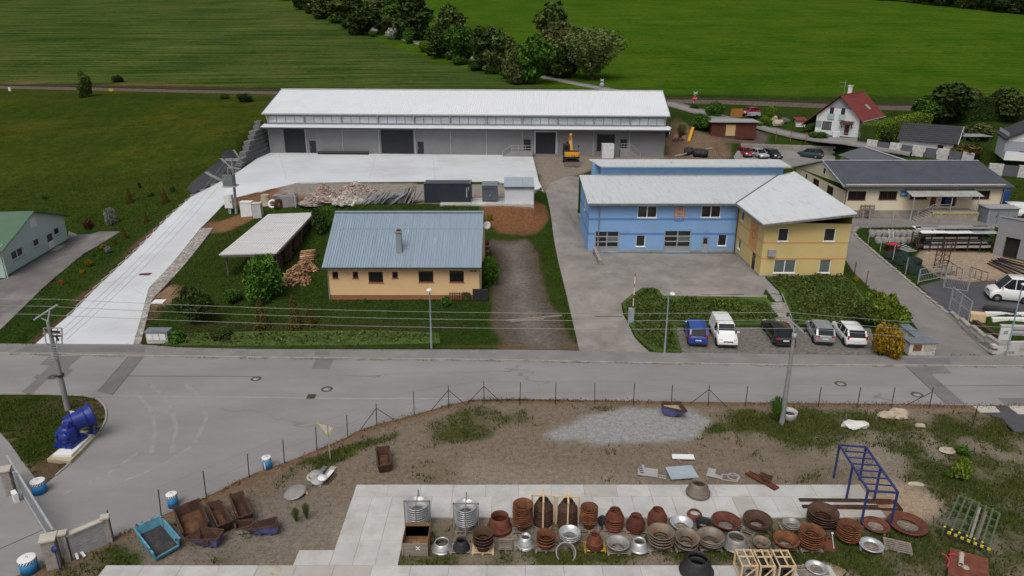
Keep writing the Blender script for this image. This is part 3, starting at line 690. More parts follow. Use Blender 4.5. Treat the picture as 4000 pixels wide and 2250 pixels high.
for f in ([wl(0,21,WB),wl(0,0,WB),wl(0,0,ZE),wl(0,10,ZR-.1),wl(0,21,ZE)],[wl(WL,0,WB),wl(WL,21,WB),wl(WL,21,ZE),wl(WL,10,ZR-.1),wl(WL,0,ZE)],[wl(WL,21,WB),wl(0,21,WB),wl(0,21,ZE),wl(WL,21,ZE)]): b.add(f,[tuple(range(len(f)))])
b.build('wall',m_wall_g,wh)
# cladding sheets of each bay, cut round the doors
m_clad = mat('grey_cladding_sheet',(.215,.215,.22),.55,.07,.4,12)
for i,(a,c) in enumerate(zip(bays,bays[1:])):
 hol = sorted([hh for hh in D_+E_ if hh[0] < c-.1 and hh[1] > a+.1]); spans = []; u = a+.07
 for hh in hol: spans.append((u,hh[0]-.05)); u = hh[1]+.05
 spans.append((u,c-.07))
 for s0,s1 in spans:
  if s1-s0 < .15: continue
  b = MB(); b.box(s0,s1,-.02,-.004,5.72,10.66,M=wf.M)
  for k in range(18): b.box(s0+.002,s1-.002,-.035,-.02,5.72+k*.275,5.72+k*.275+.25,M=wf.M)
  b.build('wall_panel',m_clad,wh)
for u in bays[1:-1]: boxpart('downpipe',mat('pale_downpipe',(.38,.39,.40),.5),wh,u-.07,u+.07,-.17,-.04,5.7,ZC-.1,M=wf.M)
for hh in D_:
 b = MB(); b.box(hh[0],hh[1],.16,.2,hh[2],hh[3],M=wf.M)
 for k in range(1,8): b.box(hh[0],hh[1],.145,.16,hh[2]+(hh[3]-hh[2])*k/8-.03,hh[2]+(hh[3]-hh[2])*k/8+.03,M=wf.M)
 o = b.build('sectional_door',m_anth,wh)
 if hh is D_[2]:
  b = MB(); b.box(hh[0]-.12,hh[0],-.06,.1,hh[2],hh[3]+.12,M=wf.M); b.box(hh[1],hh[1]+.12,-.06,.1,hh[2],hh[3]+.12,M=wf.M); b.box(hh[0],hh[1],-.06,.1,hh[3],hh[3]+.12,M=wf.M); b.build('door_frame',m_white,o)
for hh in E_:
 o = boxpart('door',m_anth,wh,hh[0],hh[1],.1,.16,hh[2],hh[3],M=wf.M); boxpart('handle',m_galv,o,hh[0]+.12,hh[0]+.2,.06,.1,hh[2]+1,hh[2]+1.15,M=wf.M)
# clerestory: glazing, posts, braces
b = MB(); b.box(0,WL,.25,.3,ZC,ZE-.05,M=wf.M); b.build('upper_wall',mat('upper_cladding',(.52,.53,.55),.5,.06),wh)
for i,(a,c) in enumerate(zip(bays,bays[1:])):
 for k in range(4):
  s0,s1 = a+.12+(c-a-.24)*k/4,a+.12+(c-a-.24)*(k+1)/4
  boxpart('clerestory_pane',m_polyc,wh,s0+.06,s1-.06,.18,.25,ZC+.25,ZC+1.3,M=wf.M)
  boxpart('mullion',m_greyf,wh,s0-.04,s0+.04,.14,.25,ZC+.2,ZC+1.42,M=wf.M)
for u in bays:
 u = min(max(u,.2),WL-.2)
 piece('roof_brace',m_galv,wh,lambda b: (b.bar(wf.M @ Vector((u,.15,ZC+.1)),wf.M @ Vector((u,-.65,ZE-.2)),.14),b.bar(wf.M @ Vector((u,.1,ZC)),wf.M @ Vector((u,.1,ZE-.1)),.16)))
b = MB(); b.box(0,WL,.12,.25,ZC+.12,ZC+.2,M=wf.M); b.box(0,WL,.12,.25,ZC+1.42,ZC+1.5,M=wf.M); b.build('glazing_rail',m_greyf,wh)
b = MB(); corr(b,wl(-.6,-1.8,ZC-.35),wl(WL+.6,-1.8,ZC-.35),wl(WL+.6,.2,ZC),wl(-.6,.2,ZC),.4,.05); b.build('canopy',m_wroof,wh)
b = MB(); b.box(-.6,WL+.6,-1.9,-1.78,ZC-.6,ZC-.36,M=wf.M); b.build('canopy_fascia',m_fasc,wh)
b = MB(); corr(b,wl(-.5,-.7,ZE-.08),wl(WL+.5,-.7,ZE-.08),wl(WL+.5,10,ZR),wl(-.5,10,ZR),.42,.06); corr(b,wl(WL+.5,21.6,ZE-.3),wl(-.5,21.6,ZE-.3),wl(-.5,10,ZR-.001),wl(WL+.5,10,ZR-.001),.42,.06); rf = b.build('roof',m_wroof,wh)
b = MB(); b.box(-.5,WL+.5,-.85,-.7,ZE-.26,ZE-.11,M=wf.M); b.build('gutter',m_galv,rf)
b = MB(); b.bar(wl(-.5,10,ZR+.08),wl(WL+.5,10,ZR+.08),.5,.06); b.build('ridge_cap',m_wroof,rf)
for u in (-.53,WL+.53): piece('barge_board',m_fasc,rf,lambda b: (b.bar(wl(u,-.7,ZE-.08),wl(u,10,ZR),.1,.3),b.bar(wl(u,10,ZR),wl(u,21.6,ZE-.3),.1,.3)))
b = MB(); b.box(0,WL,-.02,.3,5.3,5.7,M=wf.M); b.build('plinth',mat('plinth_concrete',(.27,.265,.26),.9),wh)
finish_world(wh)
# loading-dock landing and the outside stair of the warehouse
def steel_landing(name,label,u0,u1,dep,z0,z1,steps,side):
 t = bthing(name,label,'steps',wl(u0,-dep,z0)); m = mat('landing_concrete',(.24,.235,.23),.9,.15)
 boxpart('landing',m,t,u0,u1,-dep,-.05,z0,z1,M=wf.M)
 n = steps
 for k in range(n):
  a = (u1+k*.3,u1+(k+1)*.3) if side > 0 else (u0-(k+1)*.3,u0-k*.3)
  boxpart('step',m,t,a[0],a[1],-dep+.01,-.06,z0,z1-(z1-z0)*(k+1)/(n+1),M=wf.M)
 b = MB(); w0 = -dep+.06
 for k in range(4): u = u0+.1+(u1-u0-.2)*k/3; b.bar(wf.M @ Vector((u,w0,z1)),wf.M @ Vector((u,w0,z1+1.05)),.06)
 for zz in (.55,1.05): b.bar(wf.M @ Vector((u0+.1,w0,z1+zz)),wf.M @ Vector((u1-.1,w0,z1+zz)),.05)
 e = u1+n*.3 if side > 0 else u0-n*.3; s0 = u1-.1 if side > 0 else u0+.1
 b.bar(wf.M @ Vector((s0,w0,z1+1.05)),wf.M @ Vector((e,w0,z0+1.05)),.05); b.bar(wf.M @ Vector((e,w0,z0)),wf.M @ Vector((e,w0,z0+1.05)),.06)
 b.build('railing',m_galv,t); return finish_world(t)
steel_landing('dock_stair','railed concrete landing left of the dock door of the warehouse',wf.uv(1998,590)[0],wf.uv(2082,590)[0],1.6,5.55,6.5,5,-1)
steel_landing('outside_stair','concrete stair with steel railing below the last warehouse door',wf.uv(2420,590)[0],wf.uv(2458,590)[0],1.6,5.5,7.0,6,1)

# ---------------------------------------------------------------- blue hall with yellow office wing
m_blue = mat('sky_blue_render',(.215,.375,.63),.85,.06,.5,18,dirt=(.20,.33,.55),dirt_at=(.5,.8),dirt_scale=.35)
m_blue2 = mat('mid_blue_band',(.085,.21,.50),.85,.06,.5)
m_yel = mat('yellow_render',(.60,.47,.20),.85,.07,.5,18,dirt=(.50,.40,.16),dirt_at=(.55,.8),dirt_scale=.5)
m_orb = mat('orange_band',(.60,.30,.12),.85,.06,.6)
m_groof = mat('weathered_pale_roof',(.535,.555,.57),.6,.09,.7,12,dirt=(.30,.30,.285),dirt_at=(.52,.8),dirt_scale=.7,stretch=(2.2,.35,1))
m_plin = mat('grey_plinth',(.30,.29,.27),.9,.15,2)
BX0,BX1,BY,BZ = 8.85,26.0,79.4,2.0
YX1,YY0,YY1 = 34.8,70.6,90.6
hall = bthing('blue_hall','sky blue two-storey hall with yellow office wing and pale metal roofs','building',(BX0,BY,BZ))
bf = Wall((BX0,BY),(BX1,BY),BZ); bl = Wall((BX0,90),(BX0,BY),BZ)
yl = Wall((BX1,BY),(BX1,YY0),BZ); yf = Wall((BX1,YY0),(YX1,YY0),BZ); yr = Wall((YX1,YY0),(YX1+1.2,YY1),BZ)
Z8 = 7.95
def rq(W,rx,ry,a,b,c,d): return W.rect(rx+a/2.574,ry+b/2.574,rx+c/2.574,ry+d/2.574)
hw = [rq(bf,2000,563,*r) for r in ((1262,622,1460,742),(1903,618,2100,740),(1245,915,1340,1032),(2068,908,2160,1025))]
hg = [rq(bf,2000,563,*r) for r in ((832,880,1074,1085),(1527,873,1798,1082))]; hg = [(a,c,BZ+.06,d) for a,c,_,d in hg]
hd = [rq(bf,2000,563,1910,938,1975,1085)]; hd = [(a,c,BZ+.06,d) for a,c,_,d in hd]
b = MB(); wall_mesh(b,bf,BZ-.3,Z8,hw+hg+hd)
wall_mesh(b,bl,BZ-.3,Z8,[(5.2,6.3,6.0,7.4)],top=[(0,8.95),(bl.L,Z8)]); b.build('blue_wall',m_blue,hall)
window(hall,bl,(5.2,6.3,6.0,7.4),m_white)
lw = [rq(yl,2000,563,*r) for r in ((2302,675,2333,775),(2268,955,2298,1060))]; ld = [rq(yl,2000,563,2405,1075,2447,1235)]; ld = [(a,c,BZ+.06,d) for a,c,_,d in ld]
b = MB(); wall_mesh(b,yl,BZ-.3,7.8,lw+ld)
yw = [rq(yf,3000,563,*r) for r in ((100,845,210,980),(563,845,680,980),(57,1162,280,1297),(515,1160,630,1297))]
wall_mesh(b,yf,BZ-.3,7.8,yw,top=[(0,7.95),(yf.L,8.95)]); wall_mesh(b,yr,BZ-.3,8.95); wall_mesh(b,Wall((YX1+1.2,YY1),(BX1,YY1),0),BZ-.3,8.95)
b.build('yellow_wall',m_yel,hall)
for r,c in zip(hw,(2,2,1,1)): window(hall,bf,r,m_white,cols=c,fw=.09)
for r in lw: window(hall,yl,r,m_white,fw=.08)
for r,c,g in zip(yw,(1,1,2,1),(m_glass,m_glass,m_glassg,m_glassg)): window(hall,yf,r,m_white,g,cols=c,fw=.09)
m_gdoor = mat('grey_garage_door',(.33,.34,.35),.5,.08,1)
for a,c,v0,v1 in hg:
 b = MB(); b.box(a,c,.13,.17,v0,v1,M=bf.M)
 for k in range(5): v = v0+(v1-v0)*k/4; b.box(a,c,.09,.13,max(v-.06,v0),min(v+.06,v1),M=bf.M)
 for u in (a+.06,(a+c)/2,c-.06): b.box(u-.06,u+.06,.085,.13,v0,v1,M=bf.M)
 for k in range(1,4): b.box(a,c,.12,.13,v0+.1+k*.13,v0+.13+k*.13,M=bf.M)
 o = b.build('garage_door',m_gdoor,hall)
 for k in range(1,4):
  for j in range(2):
   v = v0+(v1-v0)*k/4; w = (c-a)/2; boxpart('pane',m_glassg if (k,j) == (2,1) else m_glass,o,a+.12+j*(w-.06),a+w-.06+j*(w-.06),.11,.13,v+.06,v+(v1-v0)/4-.06,M=bf.M)
for W,(a,c,v0,v1),g in ((bf,hd[0],m_gdoor),(yl,ld[0],m_anth)):
 o = boxpart('door',g,hall,a,c,.1,.15,v0,v1,M=W.M); boxpart('pane',m_glass,o,a+.15,c-.15,.08,.1,v0+1.0,v1-.15,M=W.M); boxpart('handle',m_galv,o,c-.13,c-.09,.04,.1,v0+1,v0+1.2,M=W.M)
for y0,y1 in ((745,765),(893,912)):
 v0,v1 = bf.uv(2500,563+y1/2.574)[1],bf.uv(2500,563+y0/2.574)[1]; segs = [(0,bf.L)]
 for hh in (hg if y0 > 800 else []): segs = [s for a,c in segs for s in (((a,hh[0]-.01),(hh[1]+.01,c)) if a < hh[0] < c else ((a,c),))]
 for a,c in segs: boxpart('painted_band',m_blue2,hall,a,c,-.012,-.001,v0,v1,M=bf.M)
 boxpart('painted_band',m_blue2,hall,0,bl.L,-.012,-.001,v0,v1,M=bl.M)
for y0,y1 in ((983,999),(1143,1159)):
 v0,v1 = yf.uv(3150,563+y1/2.574)[1],yf.uv(3150,563+y0/2.574)[1]
 [boxpart('painted_band',m_orb,hall,0,W.L,-.012,-.001,v0,v1,M=W.M) for W in (yf,yl)]
uu = rq(yl,2000,563,2392,800,2475,1000); piece('orange_panel',m_orb,hall,lambda b: b.box(uu[0],uu[1],-.02,-.013,4.3,7.6,M=yl.M))
piece('wall_emblem',mat('emblem_red',(.35,.14,.07),.8),hall,lambda b: b.lathe([(.42,0),(.5,0),(.5,.02),(.42,.02)],24,M=yl.M @ Matrix.Translation(((uu[0]+uu[1])/2,-.022,5.85)) @ Matrix.Rotation(R(90),4,'X'),closed=True))
# emblem and name on the blue wall
lr = rq(bf,2000,563,1640,625,1735,735); lcx,lcz = (lr[0]+lr[1])/2,(lr[2]+lr[3])/2; lw_ = lr[1]-lr[0]
em = boxpart('sign_panel',m_blue2,hall,lr[0]-.05,lr[1]+.03,-.025,-.013,lr[2]-.5,lr[3]+.02,M=bf.M)
m_orl = mat('orange_lettering',(.75,.33,.06),.7,.05)
b = MB()
def quad(b,pts,W,o0=-.04,o1=-.026):
 n = len(pts); b.add([W.M @ Vector((u,o0,v)) for u,v in pts]+[W.M @ Vector((u,o1,v)) for u,v in pts],[tuple(range(n)),tuple(range(n,2*n))[::-1]]+[(i,n+i,n+(i+1) % n,(i+1) % n) for i in range(n)])
s_ = lw_/2
for sg in (-1,1):
 X = lambda a: lcx+sg*a*s_
 quad(b,[(X(.95),lcz+.72),(X(.55),lcz+.50),(X(.55),lcz-.45),(X(.95),lcz-.68)][::sg],bf)
 quad(b,[(X(.42),lcz+.30),(X(.18),lcz+.30),(X(.18),lcz-.30),(X(.42),lcz-.30)][::sg],bf)
quad(b,[(lcx-.18*s_,lcz-.08),(lcx+.18*s_,lcz-.08),(lcx+.18*s_,lcz+.08),(lcx-.18*s_,lcz+.08)],bf)
quad(b,[(lcx-.5*s_,lcz+.42),(lcx+.5*s_,lcz+.42),(lcx+.5*s_,lcz+.52),(lcx-.5*s_,lcz+.52)],bf); quad(b,[(lcx-.5*s_,lcz-.5),(lcx+.5*s_,lcz-.5),(lcx+.5*s_,lcz-.4),(lcx-.5*s_,lcz-.4)],bf)
b.build('emblem',m_orl,em)
text('lettering','HÖRMANN',.36,mat('pale_orange_lettering',(.66,.42,.25),.7),em,bf.M @ Matrix.Translation((lcx,-.04,lr[2]-.05)) @ FACE_CAM)
ed = sorted(hg+hd); u = -.03
for a,c,*_ in ed+[(bf.L-.01,0)]:
 boxpart('plinth',m_plin,hall,u,a-.02,-.04,-.002,BZ-.3,BZ+.3,M=bf.M); u = c+.02
u = 0
for a,c,*_ in sorted(ld)+[(yl.L,0)]:
 boxpart('plinth',m_plin,hall,u,a-.02,-.04,-.002,BZ-.3,BZ+.3,M=yl.M); u = c+.02
boxpart('plinth',m_plin,hall,-.04,yf.L+.04,-.04,-.002,BZ-.3,BZ+.25,M=yf.M)
# roofs: blue slope rises away, yellow slope rises to the side; they meet in a valley
def zb(y): return 8.0+.09*(y-78.8)
def zy(x): return 8.0+.118*(x-25.4)
b = MB(); A = [(BX0-.25,78.8),(25.4,78.8),(34.1,90.2),(BX0-.25,90.2)]
def corr_poly(mb,poly,zf,along,pitch,hgt,thick=.1,mi=0):
 """ribbed sheet over a plan polygon; ribs run along 'x' or 'y'"""
 k = 0 if along == 'y' else 1; lo = min(p[k] for p in poly); hi = max(p[k] for p in poly); n = max(2,int((hi-lo)/pitch)); rows = []
 for i in range(n+1):
  for f,hh in ((0,0),(.55,0),(.63,hgt),(.92,hgt)):
   c = lo+(hi-lo)*(i+f)/n
   if c > hi: break
   c = min(max(c,lo+1e-4),hi-1e-4); cr = []
   for j in range(len(poly)):
    a,b_ = poly[j],poly[(j+1) % len(poly)]
    if (a[k]-c)*(b_[k]-c) < 0: t = (c-a[k])/(b_[k]-a[k]); cr.append(a[1-k]+(b_[1-k]-a[1-k])*t)
   if len(cr) >= 2: rows.append((c,min(cr),max(cr),hh))
 for r0,r1 in zip(rows,rows[1:]):
  P = []
  for c,s,e,hh in (r0,r1):
   for v in (s,e): x,y = (c,v) if k == 0 else (v,c); P.append((x,y,zf(x,y)+hh))
  mb.add(P,[(0,2,3,1) if k == 0 else (0,1,3,2)],mi)
 mb.prism(poly,lambda x,y: zf(x,y)-thick,lambda x,y: zf(x,y)-.004,mi)
corr_poly(b,A,lambda x,y: zb(y),'y',.3,.05); rb_ = b.build('blue_hall_roof',m_groof,hall)
b = MB(); corr_poly(b,[(25.4,69.7),(34.75,69.7),(36.4,91),(34.1,90.25),(25.4,78.8)],lambda x,y: zy(x)+.012,'x',.3,.05); b.build('wing_roof',m_groof,hall)
b = MB(); b.bar((25.4,78.85,8.06),(34.1,90.2,9.1),.14,.06); b.build('roof_valley',m_fasc,hall)
b = MB(); b.bar((BX0-.25,78.72,7.88),(25.4,78.72,7.88),.16,.2); b.bar((25.33,78.8,7.9),(25.33,69.7,7.9),.14,.22); b.bar((25.4,69.66,7.86),(34.75,69.66,8.95),.12,.2); b.build('gutter',mat('dirty_gutter',(.17,.175,.17),.7,.3,3),hall)
piece('downpipe',m_galv,hall,lambda b: b.tube([(10.0,79.27,2.1),(10.0,79.27,7.7),(10.0,78.8,7.85)],.07))
piece('downpipe',m_brownf,hall,lambda b: b.tube([(25.88,79.25,2.1),(25.88,79.25,7.8)],.05))
b = MB(); b.box(11.4,34.6,90.2,93.2,3,10.2); b.build('upper_wall',m_blue,hall); boxpart('upper_wall',m_blue,hall,10.4,34.5,91.6,93.1,3,10.21)
b = MB(); corr(b,(11.2,89.3,10.3),(35.2,89.3,10.3),(35.1,93.6,10.45),(10.1,93.6,10.45),.3,.05,.12); b.build('upper_roof',m_groof,hall)
b = MB(); b.box(10.8,34,90.05,90.19,8.9,9.12); b.build('flashing',m_galv,hall)
for px,py in ((1170,600),(1555,597),(1905,597)): p = aty(2000+px/2.574,563+py/2.574+3,79.2); boxpart('wall_lamp',m_fasc,hall,p.x-.06,p.x+.06,79.15,79.38,p.z-.08,p.z+.04)
for px,py in ((300,775),(577,750)): p = aty(3000+px/2.574,563+py/2.574,70.4); boxpart('wall_lamp',m_white,hall,p.x-.09,p.x+.09,70.3,70.59,p.z-.1,p.z+.1)
boxpart('air_unit',m_greyf,hall,25.95+.6,27.3,70.25,70.58,4.4,5.1)
for (rx,u) in ((1165,0),(1958,0)):
 p = aty(2000+rx/2.574,563+873/2.574,79.38); piece('round_lamp',m_fasc,hall,lambda b: b.lathe([(.0,-.05),(.14,-.05),(.16,0)],12,M=Matrix.Translation(p) @ Matrix.Rotation(R(90),4,'X')))
finish_world(hall)

# ---------------------------------------------------------------- orange house
m_ora = mat('apricot_render',(.72,.49,.26),.85,.05,.6,18)
m_terr = mat('terracotta_plinth',(.31,.125,.07),.9,.12,1.5)
m_broof = mat('blue_grey_roof',(.235,.302,.365),.4,.10,.9,10,dirt=(.50,.58,.66),dirt_at=(.64,.72),dirt_scale=1.3,stretch=(3.5,.18,.18),spec=.5)
OX0,OX1,OY,OZ,OD = xat(1283,67,2.5),xat(1877,67,2.5),67.0,.85,13.0
oh = bthing('orange_house','apricot single-storey house with blue-grey corrugated metal roof','house',(OX0,OY,OZ))
of = Wall((OX0,OY),(OX1,OY),OZ)
ow = [rq(of,1000,563,*r) for r in ((768,1283,826,1350),(973,1283,1027,1350),(1132,1283,1278,1392),(1370,1283,1425,1348),(1635,1277,1783,1388),(1945,1273,2090,1388))]
b = MB(); wall_mesh(b,of,1.35,4.75,ow)
for a,c in (((OX1,OY),(OX1,OY+OD)),((OX0,OY+OD),(OX0,OY))):
 W = Wall(a,c,OZ); wall_mesh(b,W,1.35,4.75,top=[(0,4.75),(OD/2,8.15),(OD,4.75)])
wall_mesh(b,Wall((OX1,OY+OD),(OX0,OY+OD),OZ),1.35,4.75); b.build('wall',m_ora,oh)
boxpart('plinth',m_terr,oh,OX0+.04,OX1-.04,OY+.04,OY+OD-.04,-.2,1.36)
for r in ow: window(oh,of,r,m_brownf,fw=.08,sillm=m_terr)
b = MB(); corr(b,(OX0-.35,OY-.6,4.45),(OX1+.15,OY-.6,4.45),(OX1+.15,OY+OD/2,8.3),(OX0-.35,OY+OD/2,8.3),.25,.06); corr(b,(OX1+.15,OY+OD+.6,4.45),(OX0-.35,OY+OD+.6,4.45),(OX0-.35,OY+OD/2,8.3),(OX1+.15,OY+OD/2,8.3),.25,.06)
rf = b.build('roof',m_broof,oh)
b = MB(); b.bar((OX0-.35,OY+OD/2,8.36),(OX1+.15,OY+OD/2,8.36),.5,.08); b.build('ridge_cap',m_broof,rf)
zj = 4.45+3.85*.68; piece('sheet_joint',m_galv,rf,lambda b: b.bar((OX0-.3,OY-.6+7.1*.68,zj+.05),(OX1+.1,OY-.6+7.1*.68,zj+.05),.04,.03))
piece('gutter',m_fasc,rf,lambda b: b.bar((OX0-.35,OY-.68,4.42),(OX1+.15,OY-.68,4.42),.14,.12))
cx_ = xat(1000+1447/2.574,68.6,5.3); ch = aty(1000+1445/2.574,563+1112/2.574,68.3)
b = MB(); b.box(ch.x-.26,ch.x+.26,ch.y-.2,ch.y+.35,ch.z-.4,zat(563+885/2.574,68.3)); b.box(ch.x-.34,ch.x+.34,ch.y-.28,ch.y+.43,zat(563+885/2.574,68.3),zat(563+878/2.574,68.3)+.05); k_ = b.build('chimney',mat('chimney_cladding',(.25,.28,.285),.5,.12,1.5),rf)
piece('chimney_cap',mat('rusty_brown',(.10,.05,.03),.9),k_,lambda b: b.box(ch.x-.2,ch.x+.2,ch.y-.12,ch.y+.28,zat(563+878/2.574,68.3)+.05,zat(563+862/2.574,68.3)))
for x in (OX0+.02,OX1-.06): piece('downpipe',m_galv,oh,lambda b: b.tube([(x,OY-.1,.9),(x,OY-.1,4.2),(x,OY-.6,4.38)],.05))
r = rq(of,1000,563,2062,1237,2218,1255); boxpart('name_board',mat('light_wood',(.42,.26,.11),.8,.15),oh,r[0],r[1],-.05,-.005,r[2],r[3],M=of.M)
r = rq(of,1000,563,2150,1270,2180,1281); o = boxpart('small_sign',m_fasc,oh,r[0],r[1],-.04,-.005,r[2],r[3],M=of.M)
r = rq(of,1000,563,2187,1270,2217,1281); o = boxpart('small_sign',m_fasc,oh,r[0],r[1],-.04,-.005,r[2],r[3],M=of.M)
finish_world(oh)

# ---------------------------------------------------------------- green house at the edge
m_mint = mat('mint_render',(.43,.56,.50),.85,.05,.5); m_mint2 = mat('pale_mint_gable',(.50,.58,.55),.85,.05,.5)
m_grroof = mat('green_sheet_roof',(.085,.155,.095),.5,.1,.6)
gP,gQ = at(24,1086,1),at(268,940,1); gw_ = Wall(gP,gQ,1.0); gn = Vector((gw_.d.y,-gw_.d.x)); GL = gw_.L
gh = bthing('green_house','mint green house with green sheet metal roof and white windows','house',gP)
def gl(u,w,z): p = gw_.M @ Vector((u,w,z)); return p
grect = [gw_.rect(*q(0,563,a,b_),*q(0,563,c,d)) for a,b_,c,d in ((107,1025,240,1150),(335,935,400,1030),(542,830,603,915))]
gdoor = gw_.rect(*q(0,563,477,885),*q(0,563,545,1045)); gdoor = (gdoor[0],gdoor[1],1.06,gdoor[3])
b = MB(); wall_mesh(b,gw_,.6,4.4,grect+[gdoor]); b.add([gl(0,0,.6),gl(0,20,.6),gl(0,20,4.4),gl(0,0,4.4)],[(3,2,1,0)]); b.add([gl(GL,0,.6),gl(GL,20,.6),gl(GL,20,4.4),gl(GL,0,4.4)],[(0,1,2,3)]); b.build('wall',m_mint,gh)
b = MB(); ext(b,[gl(0,0,3.3),gl(GL,0,3.3),gl(GL,0,4.4),gl(GL/2,0,6.5),gl(0,0,4.4)],Vector((gn.x,gn.y,0))*.05); b.build('gable',m_mint2,gh)
for r,c in zip(grect,(2,1,1)): window(gh,gw_,r,m_white,cols=c,fw=.1,sillm=m_galv)
o = boxpart('door',m_white,gh,gdoor[0],gdoor[1],.08,.14,gdoor[2],gdoor[3],M=gw_.M); boxpart('pane',m_glass,o,gdoor[0]+.1,gdoor[1]-.1,.06,.08,gdoor[3]-1.0,gdoor[3]-.15,M=gw_.M)
r = gw_.rect(*q(0,563,292,740),*q(0,563,358,840)); boxpart('loft_hatch',m_white,gh,r[0],r[1],-.1,-.055,r[2],r[3],M=gw_.M)
b = MB(); corr(b,gl(-.6,-.6,4.1),gl(-.6,20,4.1),gl(GL/2,20,6.62),gl(GL/2,-.6,6.62),.3,.05); corr(b,gl(GL+.6,20,4.1),gl(GL+.6,-.6,4.1),gl(GL/2,-.6,6.62),gl(GL/2,20,6.62),.3,.05)
for f in b.f[:0]: pass
b.build('roof',m_grroof,gh)
piece('plinth',mat('dark_green_plinth',(.10,.15,.14),.9),gh,lambda b: b.box(-.03,GL+.03,-.05,-.001,.6,1.25,M=gw_.M))
piece('downpipe',m_mint2,gh,lambda b: b.tube([gl(.1,-.12,1),gl(.1,-.12,4.2)],.06))
piece('step',m_kerb,gh,lambda b: b.box(gdoor[0]-.1,gdoor[1]+.6,-.9,-.06,.9,1.18,M=gw_.M))
finish_world(gh)

# ---------------------------------------------------------------- cream workshop
m_cream = mat('cream_render',(.68,.60,.45),.85,.05,.5)
m_droof = mat('slate_metal_roof',(.075,.085,.10),.45,.14,.6,spec=.45)
m_stonep = mat('stone_plinth',(.30,.275,.24),.9,.2,1.6)
CX0,CX1,CY,CZ = 43.8,64.7,92.0,3.0
cb = bthing('cream_workshop','cream single-storey workshop with dark ribbed roof, loading dock and canopy','building',(CX0,CY,CZ))
cf = Wall((CX0,CY),(CX1,CY),CZ); cl = Wall((CX0,109),(CX0,CY),CZ); cr_ = Wall((CX1,CY),(CX1,109),CZ)
cwn = [rq(cf,3000,563,*r) for r in ((805,473,985,560),(1117,472,1297,557),(1430,490,1602,553),(2060,468,2232,550))]
cdo = [rq(cf,3000,563,1635,492,1692,630),rq(cf,3000,563,1745,488,1896,625)]
clw = [rq(cl,3000,563,*r) for r in ((372,300,392,370),(450,348,512,428),(590,420,656,508),(558,236,586,306))]
cwz = [hh for hh in cwn]; ze,zr2 = 7.5,9.0
b = MB(); wall_mesh(b,cf,3.9,ze,cwn+cdo); wall_mesh(b,cl,3.0,6.6,[r for r in clw if r[3] < 6.55],top=[(0,6.6),(9,9.0),(17,7.3)]); wall_mesh(b,cr_,3.0,6.6,top=[(0,7.3),(8,9.0),(17,6.6)]); b.build('wall',m_cream,cb)
piece('plinth',m_stonep,cb,lambda b: (b.box(-.02,cf.L+.02,-.06,.1,2.6,4.0,M=cf.M)))
for r in cwn: window(cb,cf,r,m_brownf,cols=2,fw=.09,bars=8)
for r in clw: window(cb,cl,r,m_brownf if r is not clw[3] else m_white,cols=2 if r[1]-r[0] > 1.5 else 1,fw=.08,bars=6 if r[1]-r[0] > 1.5 else 0,rev=.1 if r[3] < 6.55 else -.04,sill=r[3] < 6.55)
a,c,v0,v1 = cdo[0]; o = boxpart('door',mat('red_brown_door',(.20,.06,.025),.6),cb,a,c,.08,.14,v0,v1,M=cf.M); boxpart('handle',m_galv,o,a+.08,a+.12,.04,.08,v0+1,v0+1.2,M=cf.M)
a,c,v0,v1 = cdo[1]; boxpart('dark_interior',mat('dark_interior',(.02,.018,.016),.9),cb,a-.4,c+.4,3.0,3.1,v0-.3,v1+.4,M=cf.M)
b = MB(); b.box(a-.01,a+.02,.16,3,v0,v1,M=cf.M); b.box(c-.02,c+.01,.16,3,v0,v1,M=cf.M); b.box(a,c,.16,3,v1-.02,v1+.01,M=cf.M); b.box(a,c,.16,3,v0-.03,v0+.02,M=cf.M); b.build('doorway_lining',mat('doorway_lining',(.13,.12,.10),.9),cb)
piece('machine',mat('blue_machine',(.05,.11,.28),.6),cb,lambda b: (b.box(a+.9,a+1.9,.6,1.5,v0,v0+.8,M=cf.M),b.box(a+1.0,a+1.8,.7,1.4,v0+.8,v0+1.5,M=cf.M)))
b = MB(); corr(b,(CX0-.5,CY-.6,7.2),(CX1+.9,CY-.6,7.2),(CX1+.9,100,9.15),(CX0-.1,100,9.15),.3,.05); corr(b,(CX1+.9,109.6,6.5),(CX0-.5,109.6,6.5),(CX0-.1,100,9.15),(CX1+.9,100,9.15),.3,.05); rf = b.build('roof',m_droof,cb)
piece('ridge_cap',m_galv,rf,lambda b: b.bar((CX0-.15,100,9.22),(CX1+.9,100,9.22),.4,.06)); piece('gutter',m_fasc,rf,lambda b: b.bar((CX0-.5,CY-.68,7.1),(CX1+.9,CY-.68,7.1),.14,.12))
piece('barge_board',m_galv,rf,lambda b: (b.bar((CX0-.5,CY-.6,7.22),(CX0-.13,100,9.18),.12,.16),b.bar((CX0-.13,100,9.18),(CX0-.5,109.6,6.52),.12,.16)))
for x in (CX0+.12,CX1-.2): piece('downpipe',m_brownf,cb,lambda b: b.tube([(x,CY-.12,3),(x,CY-.12,6.9),(x,CY-.6,7.05)],.06))
